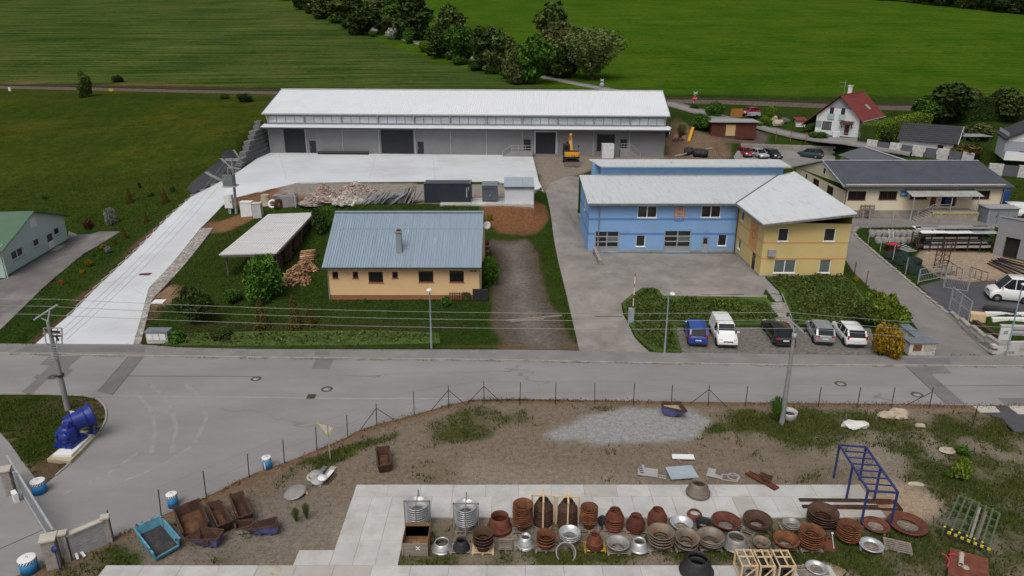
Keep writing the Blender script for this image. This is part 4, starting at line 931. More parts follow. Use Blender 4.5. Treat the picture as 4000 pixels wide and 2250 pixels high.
# canopy, dock, stair
k0,k1 = cf.uv(*q(3000,563,1375,430))[0],cf.uv(*q(3000,563,2080,440))[0]
b = MB(); corr(b,cf.M @ Vector((k0,-2.3,6.35)),cf.M @ Vector((k1,-2.3,6.35)),cf.M @ Vector((k1,-.06,6.8)),cf.M @ Vector((k0,-.06,6.8)),.4,.03,.05); can = b.build('canopy',mat('old_sheet_canopy',(.34,.345,.31),.7,.2,1),cb)
for u in (k0+.3,(k0+k1)/2+.6,k1-.6): piece('post',m_galv,can,lambda b: b.bar(cf.M @ Vector((u,-2.2,3.0)),cf.M @ Vector((u,-2.2,6.32)),.09))
s0,s1 = cf.uv(*q(3000,563,1560,640))[0],cf.uv(*q(3000,563,2012,640))[0]
dock = boxpart('loading_dock',m_stonep,cb,s0,s1,-2.4,-.07,2.6,4.25,M=cf.M)
m_ylw = mat('yellow_black_tape',(.62,.5,.05),.7,.1)
boxpart('edge_stripe',m_ylw,dock,s0,s1,-2.44,-2.401,4.02,4.22,M=cf.M)
for k in range(26): u = s0+.08+(s1-s0-.3)*k/25; piece('black_dash',m_fasc,dock,lambda b: quad(b,[(u,4.03),(u+.09,4.03),(u+.19,4.21),(u+.10,4.21)],cf,-2.452,-2.441))
for k in range(7): boxpart('step',m_stonep,cb,s0-.32*(k+1),s0-.32*k,-2.35,-.9,2.7,4.25-.17*(k+1),M=cf.M)
b = MB()
for u,z in ((s0-2.2,3.1),(s0-.1,4.25),(s0+2.2,4.25)): b.bar(cf.M @ Vector((u,-2.3,z)),cf.M @ Vector((u,-2.3,z+1.05)),.05)
b.bar(cf.M @ Vector((s0-2.2,-2.3,4.1)),cf.M @ Vector((s0-.1,-2.3,5.25)),.05); b.bar(cf.M @ Vector((s0-.1,-2.3,5.3)),cf.M @ Vector((s0+2.2,-2.3,5.3)),.05); b.build('railing',m_greyf,cb)
# company sign
r = rq(cf,3000,563,1332,468,1400,527); sg = boxpart('sign',mat('sign_blue',(.02,.20,.48),.5,.03),cb,r[0],r[1],-.09,-.01,r[2],r[3],M=cf.M)
text('lettering','leitz',(r[1]-r[0])*.62,m_white,sg,cf.M @ Matrix.Translation(((r[0]+r[1])/2,-.1,(r[2]+r[3])/2)) @ FACE_CAM,sx=.8)
# rear wing
b = MB(); b.box(56.4,64.2,109.02,122,3,6.3); ext(b,[(56.4,122,6.3),(64.2,122,6.3),(60.3,122,7.5)],(0,-12.9,0)); b.build('rear_wing_wall',m_cream,cb)
b = MB(); corr(b,(56.0,122.6,6.25),(56.0,107.5,6.25),(60.3,107.5,7.65),(60.3,122.6,7.65),.3,.04); corr(b,(64.6,107.5,6.25),(64.6,122.6,6.25),(60.3,122.6,7.65),(60.3,107.5,7.65),.3,.04); o = b.build('rear_wing_roof',m_droof,cb)
piece('ridge_cap',m_galv,o,lambda b: b.bar((60.3,122.6,7.7),(60.3,107.5,7.7),.5,.06))
finish_world(cb)
# grey steel lean-to box beside the dock
p0 = at(*q(3000,563,2012,735),2.95);
t = bthing('steel_locker','low grey steel locker with flat lid beside the loading dock','locker',(p0.x,88.6,2.95))
lk = Wall((p0.x,88.6),(p0.x+5.2,88.6),0)
boxpart('body',mat('locker_grey',(.22,.24,.27),.6,.1),t,0,3.85,0,2.2,2.95,5.0,M=lk.M); boxpart('lid',m_greyf,t,-.1,4.0,-.15,2.3,5.0,5.1,M=lk.M)
for u in (1.3,2.6): boxpart('door_seam',m_fasc,t,u-.015,u+.015,-.012,-.001,3.05,4.9,M=lk.M)
for u in (1.1,2.4,3.5): boxpart('handle',m_fasc,t,u-.03,u+.03,-.05,-.001,3.9,4.1,M=lk.M)
finish_world(t)

# ---------------------------------------------------------------- white house with red roof and the houses round it
m_redt = mat('red_tiles',(.17,.035,.03),.7,.2,1.4,8); m_wr = mat('white_render',(.70,.71,.72),.85,.04,.5); m_gr = mat('grey_render',(.32,.34,.38),.85,.05)
def tiles(mb,A,B,Cc,D,rows=12,pitch=.35,mi=0):
 A,B,Cc,D = map(Vector,(A,B,Cc,D))
 for k in range(rows):
  t0,t1 = k/rows,(k+1)/rows+.01; n = (B-A).cross(D-A).normalized()
  corr(mb,A+(D-A)*t0+n*.05,B+(Cc-B)*t0+n*.05,B+(Cc-B)*t1,A+(D-A)*t1,pitch,.03,.04,mi,(.4,.2))
def gable_house(name,label,Cn,ang,wid,dep,z0,eave,ridge,wallm,roofm,over=.5,tile=True,left_ext=0):
 """Cn: near corner; front runs from the near corner to its left, ridge runs back"""
 t = bthing(name,label,'house',(Cn[0],Cn[1],z0)); f = Vector((math.cos(ang),math.sin(ang))); bk = Vector((-f.y,f.x))
 L = Vector(Cn[:2])-f*wid; W = Wall(L,Cn[:2],z0)
 P = lambda u,w,z: W.M @ Vector((u,w,z))
 return t,W,P
hang = math.atan2(-.69,.72)
Cn = at(3348,538,8.0); t,W,P = gable_house('white_house','white two-storey house with red tiled roof and small porch',Cn,hang,7.8,11,8.0,0,0,None,None)
hwin = [W.rect(*q(3000,0,622,1078),*q(3000,0,660,1185)),W.rect(*q(3000,0,735,1088),*q(3000,0,772,1195)),W.rect(*q(3000,0,543,1220),*q(3000,0,638,1300))]
hdr = W.rect(*q(3000,0,765,1255),*q(3000,0,815,1360))
EV,RG = 11.5,15.1
b = MB(); wall_mesh(b,W,7.3,EV,[r for r in hwin if r[3] < EV]+[hdr]); W2 = Wall(P(7.8,0,0),P(7.8,11,0),8); wall_mesh(b,W2,7.3,EV); W3 = Wall(P(0,11,0),P(0,0,0),8); wall_mesh(b,W3,7.3,EV)
b.add([P(0,0,EV),P(7.8,0,EV),P(7.15,0,12.0),P(6.2,0,12.9),P(1.6,0,12.9),P(.65,0,12.0)],[(0,1,2,3,4,5)])
b.build('wall',m_wr,t); b = MB(); b.add([P(.65,0,12.0),P(1.6,0,12.9),P(6.2,0,12.9),P(7.15,0,12.0),P(3.9,0,RG)][1:3]+[P(3.9,0,RG)],[(0,1,2)]); b.build('gable',m_gr,t); b = MB(); b.add([P(0,11,EV),P(7.8,11,EV),P(3.9,11,RG)],[(2,1,0)]); b.build('gable',m_gr,t)
for i,r in enumerate(hwin):
 if r[3] >= EV: window(t,W,r,m_brownf,fw=.07,rev=-.04,sill=False); continue
 window(t,W,r,m_brownf,m_glassg if i == 2 else None,cols=2 if i == 2 else 1,fw=.08)
m_rail = mat('frosted_glass_rail',(.38,.50,.48),.3)
for r in hwin[:2]: boxpart('balcony_rail',m_rail,t,r[0]-.25,r[1]+.25,-.16,-.1,r[2]-.25,r[2]+.75,M=W.M)
o = boxpart('door',mat('dark_red_door',(.13,.03,.025),.5),t,hdr[0],hdr[1],.06,.12,hdr[2],hdr[3],M=W.M); boxpart('handle',m_galv,o,hdr[0]+.1,hdr[0]+.15,.02,.06,hdr[2]+.9,hdr[2]+1.1,M=W.M)
piece('porch_roof',m_brownf,t,lambda b: (ext(b,[P(hdr[0]-.7,-1.1,hdr[3]+.35),P(hdr[1]+.7,-1.1,hdr[3]+.35),P(hdr[1]+.7,0,hdr[3]+.6),P(hdr[0]-.7,0,hdr[3]+.6)],(0,0,.08)),b.bar(P(hdr[0]-.5,-.02,hdr[3]-.5),P(hdr[0]-.5,-1.0,hdr[3]+.35),.1),b.bar(P(hdr[1]+.5,-.02,hdr[3]-.5),P(hdr[1]+.5,-1.0,hdr[3]+.35),.1)))
r = W.rect(*q(3000,0,470,1212),*q(3000,0,538,1280)); boxpart('grey_panel',m_gr,t,.02,r[1],-.01,-.001,r[2],r[3],M=W.M)
b = MB(); tiles(b,P(8.5,-.7,EV-.55),P(8.5,11.6,EV-.55),P(3.9,11.6,RG+.15),P(3.9,-.7,RG+.15),14,.3); tiles(b,P(-2.6,11.6,9.3),P(-2.6,-.7,9.3),P(3.9,-.7,RG+.15),P(3.9,11.6,RG+.15),18,.3); rf = b.build('roof',m_redt,t)
piece('ridge',m_redt,rf,lambda b: b.tube([P(3.9,-.72,RG+.2),P(3.9,11.62,RG+.2)],.12,6))
r0 = P(6.6,6.6,0); zz = RG+.15-(6.6-3.9)*(RG+.15-EV+.55)/4.6
piece('skylight',m_greyf,rf,lambda b: ext(b,[P(6.2,6.2,zz+.5),P(6.2,7.2,zz+.5),P(7.1,7.2,zz-.28),P(7.1,6.2,zz-.28)],(0,0,.12)))
piece('chimney',m_white,rf,lambda b: (b.box(3.3,3.9,4.6,5.2,RG-.5,RG+1.5,M=W.M),b.box(3.2,4.0,4.5,5.3,RG+1.5,RG+1.65,M=W.M)))
piece('aerial',m_galv,rf,lambda b: (b.tube([P(3.0,3.6,RG-.6),P(3.0,3.6,RG+2.6)],.03,6),b.bar(P(1.9,3.6,RG+2.2),P(3.4,3.6,RG+2.2),.03),b.bar(P(2.2,3.2,RG+1.5),P(3.4,4,RG+1.5),.03)))
for w in (.3,5.5,10.5): piece('porch_post',m_brownf,t,lambda b: b.bar(P(-2.3,w,7.2),P(-2.3,w,9.3),.14))
piece('gutter',m_galv,rf,lambda b: b.tube([P(8.58,-.7,EV-.6),P(8.58,11.6,EV-.6)],.08,6)); piece('downpipe',m_galv,t,lambda b: b.tube([P(7.9,.1,7.6),P(7.9,.1,EV-.8),P(8.5,.1,EV-.6)],.06,6))
finish_world(t)
# garage with dark tiled roof
Cn = aty(*q(3000,0,1862,1500),119.5); Cn.z = 6.9
t = bthing('dark_roofed_garage','small white garage with dark tiled gable roof behind the clipped hedge','garage',Cn)
W = Wall(Vector(Cn[:2])-Vector((.80,-.60))*8.2,Cn[:2],6.9); P = lambda u,w,z: W.M @ Vector((u,w,z)); gz0 = 6.6
b = MB(); b.box(0,8.2,0,6,gz0,9.0,M=W.M); ext(b,[P(8.2,0,9),P(8.2,6,9),P(8.2,3,11)],P(0,0,0)-P(8.2,0,0)); b.build('wall',m_wr,t)
b = MB(); tiles(b,P(-.4,-.6,8.6),P(8.8,-.6,8.6),P(8.8,3,11.15),P(-.4,3,11.15),9,.33); tiles(b,P(8.8,6.6,8.6),P(-.4,6.6,8.6),P(-.4,3,11.15),P(8.8,3,11.15),9,.33); b.build('roof',mat('anthracite_tiles',(.045,.045,.05),.6,.15,1.2),t)
piece('barge_board',m_white,t,lambda b: (b.bar(P(8.82,-.6,8.55),P(8.82,3,11.1),.06,.2),b.bar(P(8.82,3,11.1),P(8.82,6.6,8.55),.06,.2)))
W4 = Wall(P(8.2,0,0),P(8.2,6,0),0); window(t,W4,(2.3,3.3,7.5,8.7),m_white,rev=-.03,sill=False); window(t,W,(5.8,6.8,7.4,8.3),m_white,rev=-.03,sill=False); finish_world(t)
# slatted carport behind the garage
p = aty(*q(3000,0,1975,1420),122)
t = bthing('slatted_pergola','open slatted pergola roof beside the dark-roofed garage','pergola',(p.x,122,6.9)); m_dw = mat('dark_wood',(.07,.06,.055),.8,.2)
for x in (0,4.2):
 for y in (0,3.2): piece('post',m_dw,t,lambda b: b.bar((x,y,0),(x,y,2.5),.14))
for k in range(7): piece('slat',m_greyf,t,lambda b: b.bar((-.3,k*.52,2.55),(4.6,k*.52,2.55),.3,.06))
# white house cut by the frame edge
p = aty(3926,600,112); t = bthing('edge_house','white house with grey band cut by the right picture edge','house',(p.x,112,p.z))
W = Wall((p.x,112),(p.x+9,108),p.z); P = lambda u,w,z: W.M @ Vector((u,w,z)); z0 = p.z
hz = [W.rect(*q(3000,563,2535,15),*q(3000,563,2640,75))]
b = MB(); wall_mesh(b,W,z0-1,zat(545,112),hz,top=[(0,zat(545,112)),(5,zat(545,112)+3.0),(W.L,zat(545,112)+.2)]); b.add([P(0,0,z0-1),P(0,8,z0-1),P(0,8,z0+3.2),P(0,0,z0+3.2)],[(3,2,1,0)]); b.build('wall',m_wr,t)
r = W.rect(*q(3000,563,2380,-30),*q(3000,563,2520,72)); boxpart('grey_band',m_gr,t,r[0],r[1]+3,-.015,-.001,r[2],r[3],M=W.M)
window(t,W,hz[0],m_brownf)
b = MB(); zt = zat(545,112); ext(b,[P(-.5,-.5,zt-.1),P(5,-.5,zt+3.1),P(10,-.5,zt+.2),P(10,-.5,zt+.45),P(5,-.5,zt+3.35),P(-.5,-.5,zt+.15)],P(0,9,0)-P(0,0,0)); b.build('roof',mat('anthracite_tiles',(.045,.045,.05),.6),t); finish_world(t)
# small red-brown shed
p = gp(*q(2000,0,2000,1365)); p2 = gp(*q(2000,0,2410,1365)); W = Wall(p,(p2.x,p.y-.3),0); z0 = min(p.z,p2.z)-.3; ztop = zat(1228/2.574,p.y)
t = bthing('brown_shed','low red-brown boarded shed with pale plywood door and flat roof','shed',p)
m_rbw = mat('red_brown_boards',(.11,.035,.022),.8,.25,2,stretch=(3,3,.3))
boxpart('body',m_dw,t,.03,W.L-.03,.04,4.2,z0,ztop-.02,M=W.M); n = 30
rr = W.rect(*q(2000,0,2150,1255),*q(2000,0,2245,1365))
for k in range(n):
 u = W.L*k/n
 if rr[0]-.1 < u+W.L/n/2 < rr[1]+.1: continue
 boxpart('plank',m_rbw,t,u+.015,u+W.L/n-.015,random.uniform(-.01,.005),.035,z0,ztop-.03,M=W.M)
for k in range(12): boxpart('plank',m_rbw,t,-.03,.02,.1+k*.33,.1+k*.33+.3,z0,ztop-.03,M=W.M)
boxpart('door',mat('pale_plywood',(.55,.38,.18),.8,.1),t,rr[0],rr[1],-.04,.03,rr[2],rr[3],M=W.M)
boxpart('roof',m_greyf,t,-.5,W.L+.5,-.5,4.7,ztop,ztop+.12,M=W.M); finish_world(t)
# ================================================================ the foreground lot
m_slab = mat('cast_concrete_slab',(.465,.46,.44),.85,.12,.6,12,each=.06,dirt=(.345,.32,.28),dirt_at=(.5,.78),dirt_scale=.8)
m_slabo = mat('stained_concrete_slab',(.41,.39,.35),.85,.10,.7,12,dirt=(.30,.19,.09),dirt_at=(.56,.72),dirt_scale=.7)
paving = bpy.data.objects.new('slab_paving',None); COL.objects.link(paving); struct(paving)
def slab(x0,x1,y0,y1):
 z = .07+random.uniform(0,.012); g = .007
 b = MB(); b.box(x0+g,x1-g,y0+g,y1-g,-.1,z); o = b.build('slab',m_slabo if random.random() < .13 else m_slab,paving)
x = -9.6
while x < 21.0: slab(x,min(x+2.0,21.5),35.88,37.07); x += 2.0
x = -9.6
while x < 21.3: slab(x,x+1.2,33.94,35.88); x += 1.2
for k in range(3):
 for y0,y1 in ((32.0,33.94),(30.04,32.0)): slab(-9.6+1.2*k,-8.4+1.2*k,y0,y1)
slab(-11.5,-9.6,30.04,31.2)
x = -21.3
while x < 15.5: slab(x,x+2.0,28.82,30.04); x += 2.0
x = -21.3
while x < 15.5: slab(x,x+2.0,27.6,28.82); x += 2.0

RUST = mat('orange_rust',(.20,.075,.030),.9,.4,3.5,16,dirt=(.07,.032,.02),dirt_at=(.46,.66),dirt_scale=2.6,each=.3)
RUSTR = mat('red_brown_rust',(.140,.044,.027),.88,.35,3,16,dirt=(.07,.03,.02),dirt_at=(.5,.72),dirt_scale=2.4,each=.3)
RUSTD = mat('dark_rust',(.075,.042,.028),.85,.3,2.5,16,dirt=(.15,.06,.025),dirt_at=(.55,.75),dirt_scale=2.2)
BLACK = mat('blackened_steel',(.035,.035,.038),.6,.25,2.5,12,metal=.2)
SILV = mat('bright_steel',(.55,.56,.57),.35,.12,2.5,10,metal=.55)
GREY = mat('dull_grey_steel',(.30,.29,.27),.5,.22,2.5,14,metal=.3,dirt=(.24,.12,.05),dirt_at=(.62,.8),dirt_scale=2)
BRGR = mat('grey_brown_steel',(.20,.175,.14),.55,.25,2.2,14,metal=.25,dirt=(.24,.10,.035),dirt_at=(.5,.68),dirt_scale=1.7)
PALL = mat('weathered_pallet_wood',(.23,.195,.16),.95,.25,4,20,each=.3); NEWW = mat('fresh_timber',(.60,.44,.26),.85,.12,3)
# ---- pallets
def pallet_meshes(m):
 b = MB(); b.box(-.6,.6,-.042,.042,0,.022); board = b.mesh('board',m); b = MB()
 b.box(-.05,.05,-.4,.4,0,.1); bear = b.mesh('bearer',m); return board,bear
PM = pallet_meshes(PALL); PMN = pallet_meshes(NEWW); PMY = pallet_meshes(mat('yellow_pallet',(.55,.38,.04),.8,.3,3,dirt=(.2,.1,.05),dirt_at=(.5,.6)))
def pallet(loc,rz,label,ms=PM,sx=1,sy=1,n=6,tilt=0):
 t = thing('pallet',label,'pallet',loc,rz,'wooden pallets in the lot'); t.scale = (sx,sy,1); t.rotation_euler = (tilt,0,rz)
 for k in range(3): inst('bearer',ms[1],t,(-.54+.54*k,0,.0))
 for k in range(n): inst('board',ms[0],t,(0,-.34+.68*k/(n-1),.1))
 return t
# ---- stacked flared rings
def flare_prof(r,rb,hr): return [(rb,0),(rb+.01,hr*.25),(rb+(r-rb)*.35,hr*.6),(rb+(r-rb)*.66,hr*.86),(r,hr-.01),(r,hr+.035),(r-.05,hr+.03),(rb+(r-rb)*.42,hr*.62+.02),(rb-.035,hr*.27),(rb-.035,0)]
def neck_prof(r,rn,hr): return [(r,0),(r,.04),(r*.85,.055),(r*.83,hr*.22),(rn+(r-rn)*.5,hr*.55),(rn+.01,hr*.72),(rn,hr),(rn-.035,hr),(rn-.03,hr*.70),(rn+(r-rn)*.45,hr*.52),(r*.88,hr*.25),(r-.06,0)]
ORD = ['topmost','second','third','fourth','fifth','sixth','seventh','eighth','ninth','tenth','eleventh','twelfth']
def ring_stack(reg,cx,yt,yb,r,rs,n,typ,m,desc,pal='',prz=0,noun='ring',tilt=0,trz=0,hr=None):
 """zoom pixels: centre, top and bottom rows, rim radius and small radius; n nested pieces"""
 rx,ry = reg; zb = .135 if pal else .0
 rbase = rs if typ == 'f' else r; px,py = q(rx,ry,cx,yb); s0 = at(px,py,0); sc = FPX/(s0.y*CT+HCAM*ST)*2.574; sf = math.sin(math.atan(tphi(py)))
 p = at(*q(rx,ry,cx,yb-sf*rbase),zb)
 rt = r if typ == 'f' else rs; ztop = zat(q(rx,ry,cx,yt+sf*rt)[1],p.y); H = max(ztop-zb,.12)
 r_,s_ = r/sc,rs/sc
 if n == 1: hh,pitch = H-.035,0
 else:
  hh = hr or min(.5,max(.22,H*.42)); pitch = (H-hh-.035)/(n-1)
 b = MB(); b.lathe(flare_prof(r_,s_,hh) if typ == 'f' else neck_prof(r_,s_,hh),28,closed=True); me = b.mesh('ring',m)
 for i in range(n):
  k = n-1-i; lab = desc if n == 1 else f'{ORD[i]}{"" if i == 0 else " from top"} of {desc}'
  o = bpy.data.objects.new('flared_ring' if typ == 'f' else 'necked_ring',me); COL.objects.link(o)
  o.location = (p.x+random.uniform(-.012,.012),p.y+random.uniform(-.012,.012),zb+i*pitch if False else zb+k*pitch); o.rotation_euler = (tilt,0,trz+random.random()*.2)
  tag(o,lab,'steel ring','steel rings stored in the lot')
 if pal:
  ms = {'y': PMY,'n': PMN}.get(pal[0],PM); pallet((p.x,p.y,.012),prz,f'{"yellow painted" if pal[0]=="y" else "fresh timber" if pal[0]=="n" else "weathered grey"} pallet {pal[1:]}',ms)
 return p,H,r_
A1,A2,A3 = (1000,1687),(2000,1687),(3000,1687)
S1 = ring_stack(A1,1630,640,985,118,62,8,'f',SILV,'the silver ring stack behind the open crate','ounder the silver rings behind the crate')
S2 = ring_stack(A1,2115,665,1000,115,62,8,'f',SILV,'the silver ring stack beside the red-brown bell','ounder the second silver ring stack')
ring_stack(A1,2450,780,1062,126,92,3,'n',RUSTR,'the broad red-brown bells beside the silver stack',hr=.75)
ring_stack(A2,108,660,1000,102,52,10,'f',RUST,'the tall rusty ring stack left of the framed stacks','ounder the tall rusty ring stack')
F1 = ring_stack(A2,312,640,972,98,55,9,'n',RUSTD,'the dark stack under the first timber cross',hr=.5)
F2 = ring_stack(A2,555,652,990,100,55,9,'n',RUSTD,'the dark stack under the second timber cross',hr=.5)
ring_stack(A2,768,700,985,89,47,8,'f',RUST,'the slim rusty stack right of the framed stacks','ounder the slim rusty stack')
ring_stack(A2,900,738,925,80,55,1,'f',BLACK,'black ring standing on edge behind the slim rusty stack',tilt=R(78),trz=R(25))
ring_stack(A2,1027,740,1008,95,58,5,'n',RUSTR,'the red-brown necked stack of five in the back row','ounder the red-brown stack of five',hr=.5)
ring_stack(A2,1242,800,1028,95,58,4,'n',RUSTR,'the red-brown necked stack of four in the middle','ounder the red-brown stack of four',hr=.5)
ring_stack(A2,1455,738,985,96,58,5,'n',RUSTR,'the red-brown stack behind the grey-brown bowls',hr=.45)
ring_stack(A2,1702,835,1000,115,66,1,'f',SILV,'wide silver bowl ring in the back row','ounder the wide silver bowl')
ring_stack(A2,1835,765,905,90,58,1,'n',RUSTR,'short red-brown necked ring with a pale inside by the silver bowl')
ring_stack(A2,1918,850,1000,82,62,1,'f',BLACK,'black ring between the silver and red-brown bowls','ounder the black ring')
ring_stack(A2,2143,795,1000,145,80,1,'f',RUSTR,'wide red-brown bowl ring in the back row','ounder the wide red-brown bowl')
ring_stack(A2,2462,780,1000,142,75,3,'f',RUSTD,'the dark rusty bowls left of the small grey bowls','ounder the dark rusty bowls',hr=.38)
ring_stack(A3,228,873,985,86,50,2,'f',GREY,'the small grey bowls beside the biggest dark stack','ounder the small grey bowls',hr=.25)
ring_stack(A3,535,700,985,150,85,4,'f',RUSTD,'the biggest dark rusty stack before the steel channels',hr=.42)
ring_stack(A3,795,862,1130,116,66,6,'f',RUST,'the orange rusty stack of six at the row end',hr=.3)
ring_stack(A3,1078,845,1000,130,80,1,'f',RUSTR,'red-brown dish ring with pale lining below the blue frame','ounder the red-brown dish',R(-35))
ring_stack(A3,1403,800,1012,187,105,1,'f',RUSTR,'largest red-brown bowl at the end of the back row','ounder the largest red-brown bowl',R(-35))
ring_stack(A1,1872,1050,1240,113,73,1,'n',SILV,'polished silver cone right of the open crate')
ring_stack(A1,2065,1045,1222,85,52,2,'n',BLACK,'the black necked rings beside the silver cone','ounder the black necked rings',hr=.5)
ring_stack(A1,2283,945,1210,103,62,4,'f',RUSTD,'the dark cup stack beside the red-brown bell','nunder the dark cup stack',hr=.42)
ring_stack(A2,135,1020,1190,92,52,2,'n',SILV,'the silver necked pair below the tall rusty stack','ounder the silver necked pair',hr=.55)
ring_stack(A2,340,965,1190,97,62,3,'f',RUST,'the rusty stack of three below the timber cross','ounder the rusty stack of three',hr=.38)
ring_stack(A2,580,930,1140,108,66,3,'f',SILV,'the silver stack below the second timber cross','ounder the silver stack of three',R(35),hr=.36)
ring_stack(A2,540,1100,1275,104,80,1,'f',GREY,'grey ring tipped on its side before the silver stack',tilt=R(42))
ring_stack(A2,830,990,1205,85,48,4,'n',RUSTR,'the red-brown stack on the yellow pallet','yunder the red-brown necked stack',hr=.5)
ring_stack(A2,1063,1035,1222,117,70,1,'f',GREY,'single grey bowl in the front row','ounder the single grey bowl')
ring_stack(A2,1278,1048,1230,97,62,2,'n',SILV,'the silver necked pair in the middle of the front row','ounder the middle silver necked pair',hr=.45)
ring_stack(A2,1490,910,1198,132,78,4,'f',BRGR,'the grey-brown bowl stack of four with rusty rims','ounder the grey-brown bowls',hr=.42)
ring_stack(A2,1745,960,1200,124,75,2,'f',BRGR,'the tilted rust-rimmed bowls wrapped in film','ounder the tilted rust-rimmed bowls',tilt=R(9),hr=.42)
ring_stack(A2,1990,950,1195,136,80,3,'f',BRGR,'the grey-brown bowl stack of three','ounder the stack of three bowls',hr=.42)
ring_stack(A2,2247,990,1225,132,86,1,'n',GREY,'wide dark grey necked ring beside the timber crates','ounder the wide dark grey ring')
ring_stack(A2,2500,1040,1192,86,50,2,'f',BRGR,'the small brown bowls behind the timber crates','ounder the small brown bowls',hr=.3)
ring_stack(A3,172,988,1192,128,72,2,'f',RUST,'the orange bowl pair behind the timber crates','ounder the orange bowl pair',hr=.42)
ring_stack(A3,418,910,1198,120,70,6,'f',RUST,'the orange stack of six left of the red cone','ounder the orange stack of six',hr=.32)
CN = ring_stack(A3,605,1045,1212,90,30,1,'n',RUSTR,'red-brown cone lid with a stick leaning on it')
ring_stack(A3,1037,1055,1200,118,75,1,'f',SILV,'silver dish ring on the pallet left of the empty one','ounder the silver dish ring',R(-20))
ring_stack(A2,1852,1245,1515,176,108,2,'n',BLACK,'the big black bells at the bottom picture edge','nunder the big black bells',hr=.85)
ring_stack(A3,482,1285,1425,106,68,1,'f',SILV,'silver dish ring right of the timber crates','ounder the silver dish by the crates')
ring_stack(A2,1868,455,690,122,75,2,'n',BRGR,'the grey necked bells alone on the slabs','nunder the grey bells on the slabs',hr=.7)
for k,(reg,cx,cy,rz,d,sx) in enumerate(((A1,2510,1150,0,'empty grey pallet right of the dark cup stack',.62),(A3,1300,1165,R(-22),'empty grey pallet right of the silver dish',1.15),(A2,2340,965,R(-40),'grey pallet lying beside the wide red-brown bowl',1.2),(A3,370,1420,0,'grey pallet left of the silver dish by the crates',.7))):
 p = at(*q(*reg,cx,cy),0); pallet((p.x,p.y,.02),rz,d,PM,sx,1.15 if sx < 1 else 1.3)
# steel frames round the two silver stacks
def stack_frame(S,label,m=mat('frame_steel',(.24,.23,.215),.6,.2)):
 p,H,r = S; t = thing('clamp_frame',label,'frame',(p.x,p.y,.12),0,'clamp frames of the silver stacks')
 for a in range(4):
  x,y = (r+.05)*math.cos(a*math.pi/2),(r+.05)*math.sin(a*math.pi/2); boxpart('post',m,t,x-.03,x+.03,y-.03,y+.03,0,H+.16)
 boxpart('cross_bar',m,t,-r-.08,r+.08,-.03,.03,H+.1,H+.16); boxpart('cross_bar',m,t,-.032,.032,-r-.08,r+.08,H+.165,H+.22)
 for y in (-r-.05,r+.05): piece('eye_bolt',m,t,lambda b: b.tube([(0,y,H+.2),(0,y,H+.36)],.04,8))
stack_frame(S1,'steel clamp frame round the silver stack behind the crate'); stack_frame(S2,'steel clamp frame round the silver stack by the red-brown bell')
def timber_frame(S,label):
 p,H,r = S; t = thing('timber_cross_frame',label,'frame',(p.x,p.y,0),R(-20),'timber cross frames'); e = r+.07
 for a in (.3,1.87,3.44,5.01): x,y = e*math.cos(a),e*math.sin(a); boxpart('post',NEWW,t,x-.045,x+.045,y-.03,y+.03,0,H+.2)
 for a,z in ((.3,H+.205),(1.87,H+.275)):
  M = Matrix.Rotation(a,4,'Z'); boxpart('cross_bar',NEWW,t,-e-.1,e+.1,-.05,.05,z,z+.065,M=M)
timber_frame(F1,'fresh timber cross frame over the first dark stack'); timber_frame(F2,'fresh timber cross frame over the second dark stack')
# open timber box
pa,pb = at(*q(*A1,1470,1255),0),at(*q(*A1,1730,1255),0); w = pb.x-pa.x; zt = zat(q(*A1,0,1120)[1],pa.y)
t = thing('wooden_box','open grey plank box with a white cross mark on its front','box',(pa.x,pa.y,0)); m_gw = mat('grey_planks',(.26,.215,.175),.9,.25,3,stretch=(.4,3,3)); m_inw = mat('warm_plank_inside',(.27,.15,.07),.9,.3,3)
for k in range(4):
 z0,z1 = .03+(zt-.03)*k/4,.03+(zt-.03)*(k+1)/4-.012; boxpart('plank',m_gw,t,0,w,0,.035,z0,z1); boxpart('plank',m_inw,t,0,w,1.35,1.385,z0,z1+.25); boxpart('plank',m_inw,t,.002,.035,.036,1.349,z0,z1); boxpart('plank',m_inw,t,w-.035,w-.002,.036,1.349,z0,z1)
boxpart('bottom',m_inw,t,.036,w-.036,.036,1.349,.02,.06)
for a in (0,w-.09): boxpart('batten',m_gw,t,a,a+.09,-.03,-.001,.02,zt)
piece('painted_cross',m_white,t,lambda b: (b.bar((w*.55,-.012,zt*.78),(w*.70,-.012,zt*.50),.05,.01,up=(0,1,0)),b.bar((w*.70,-.009,zt*.78),(w*.55,-.009,zt*.50),.05,.01,up=(0,1,0))))
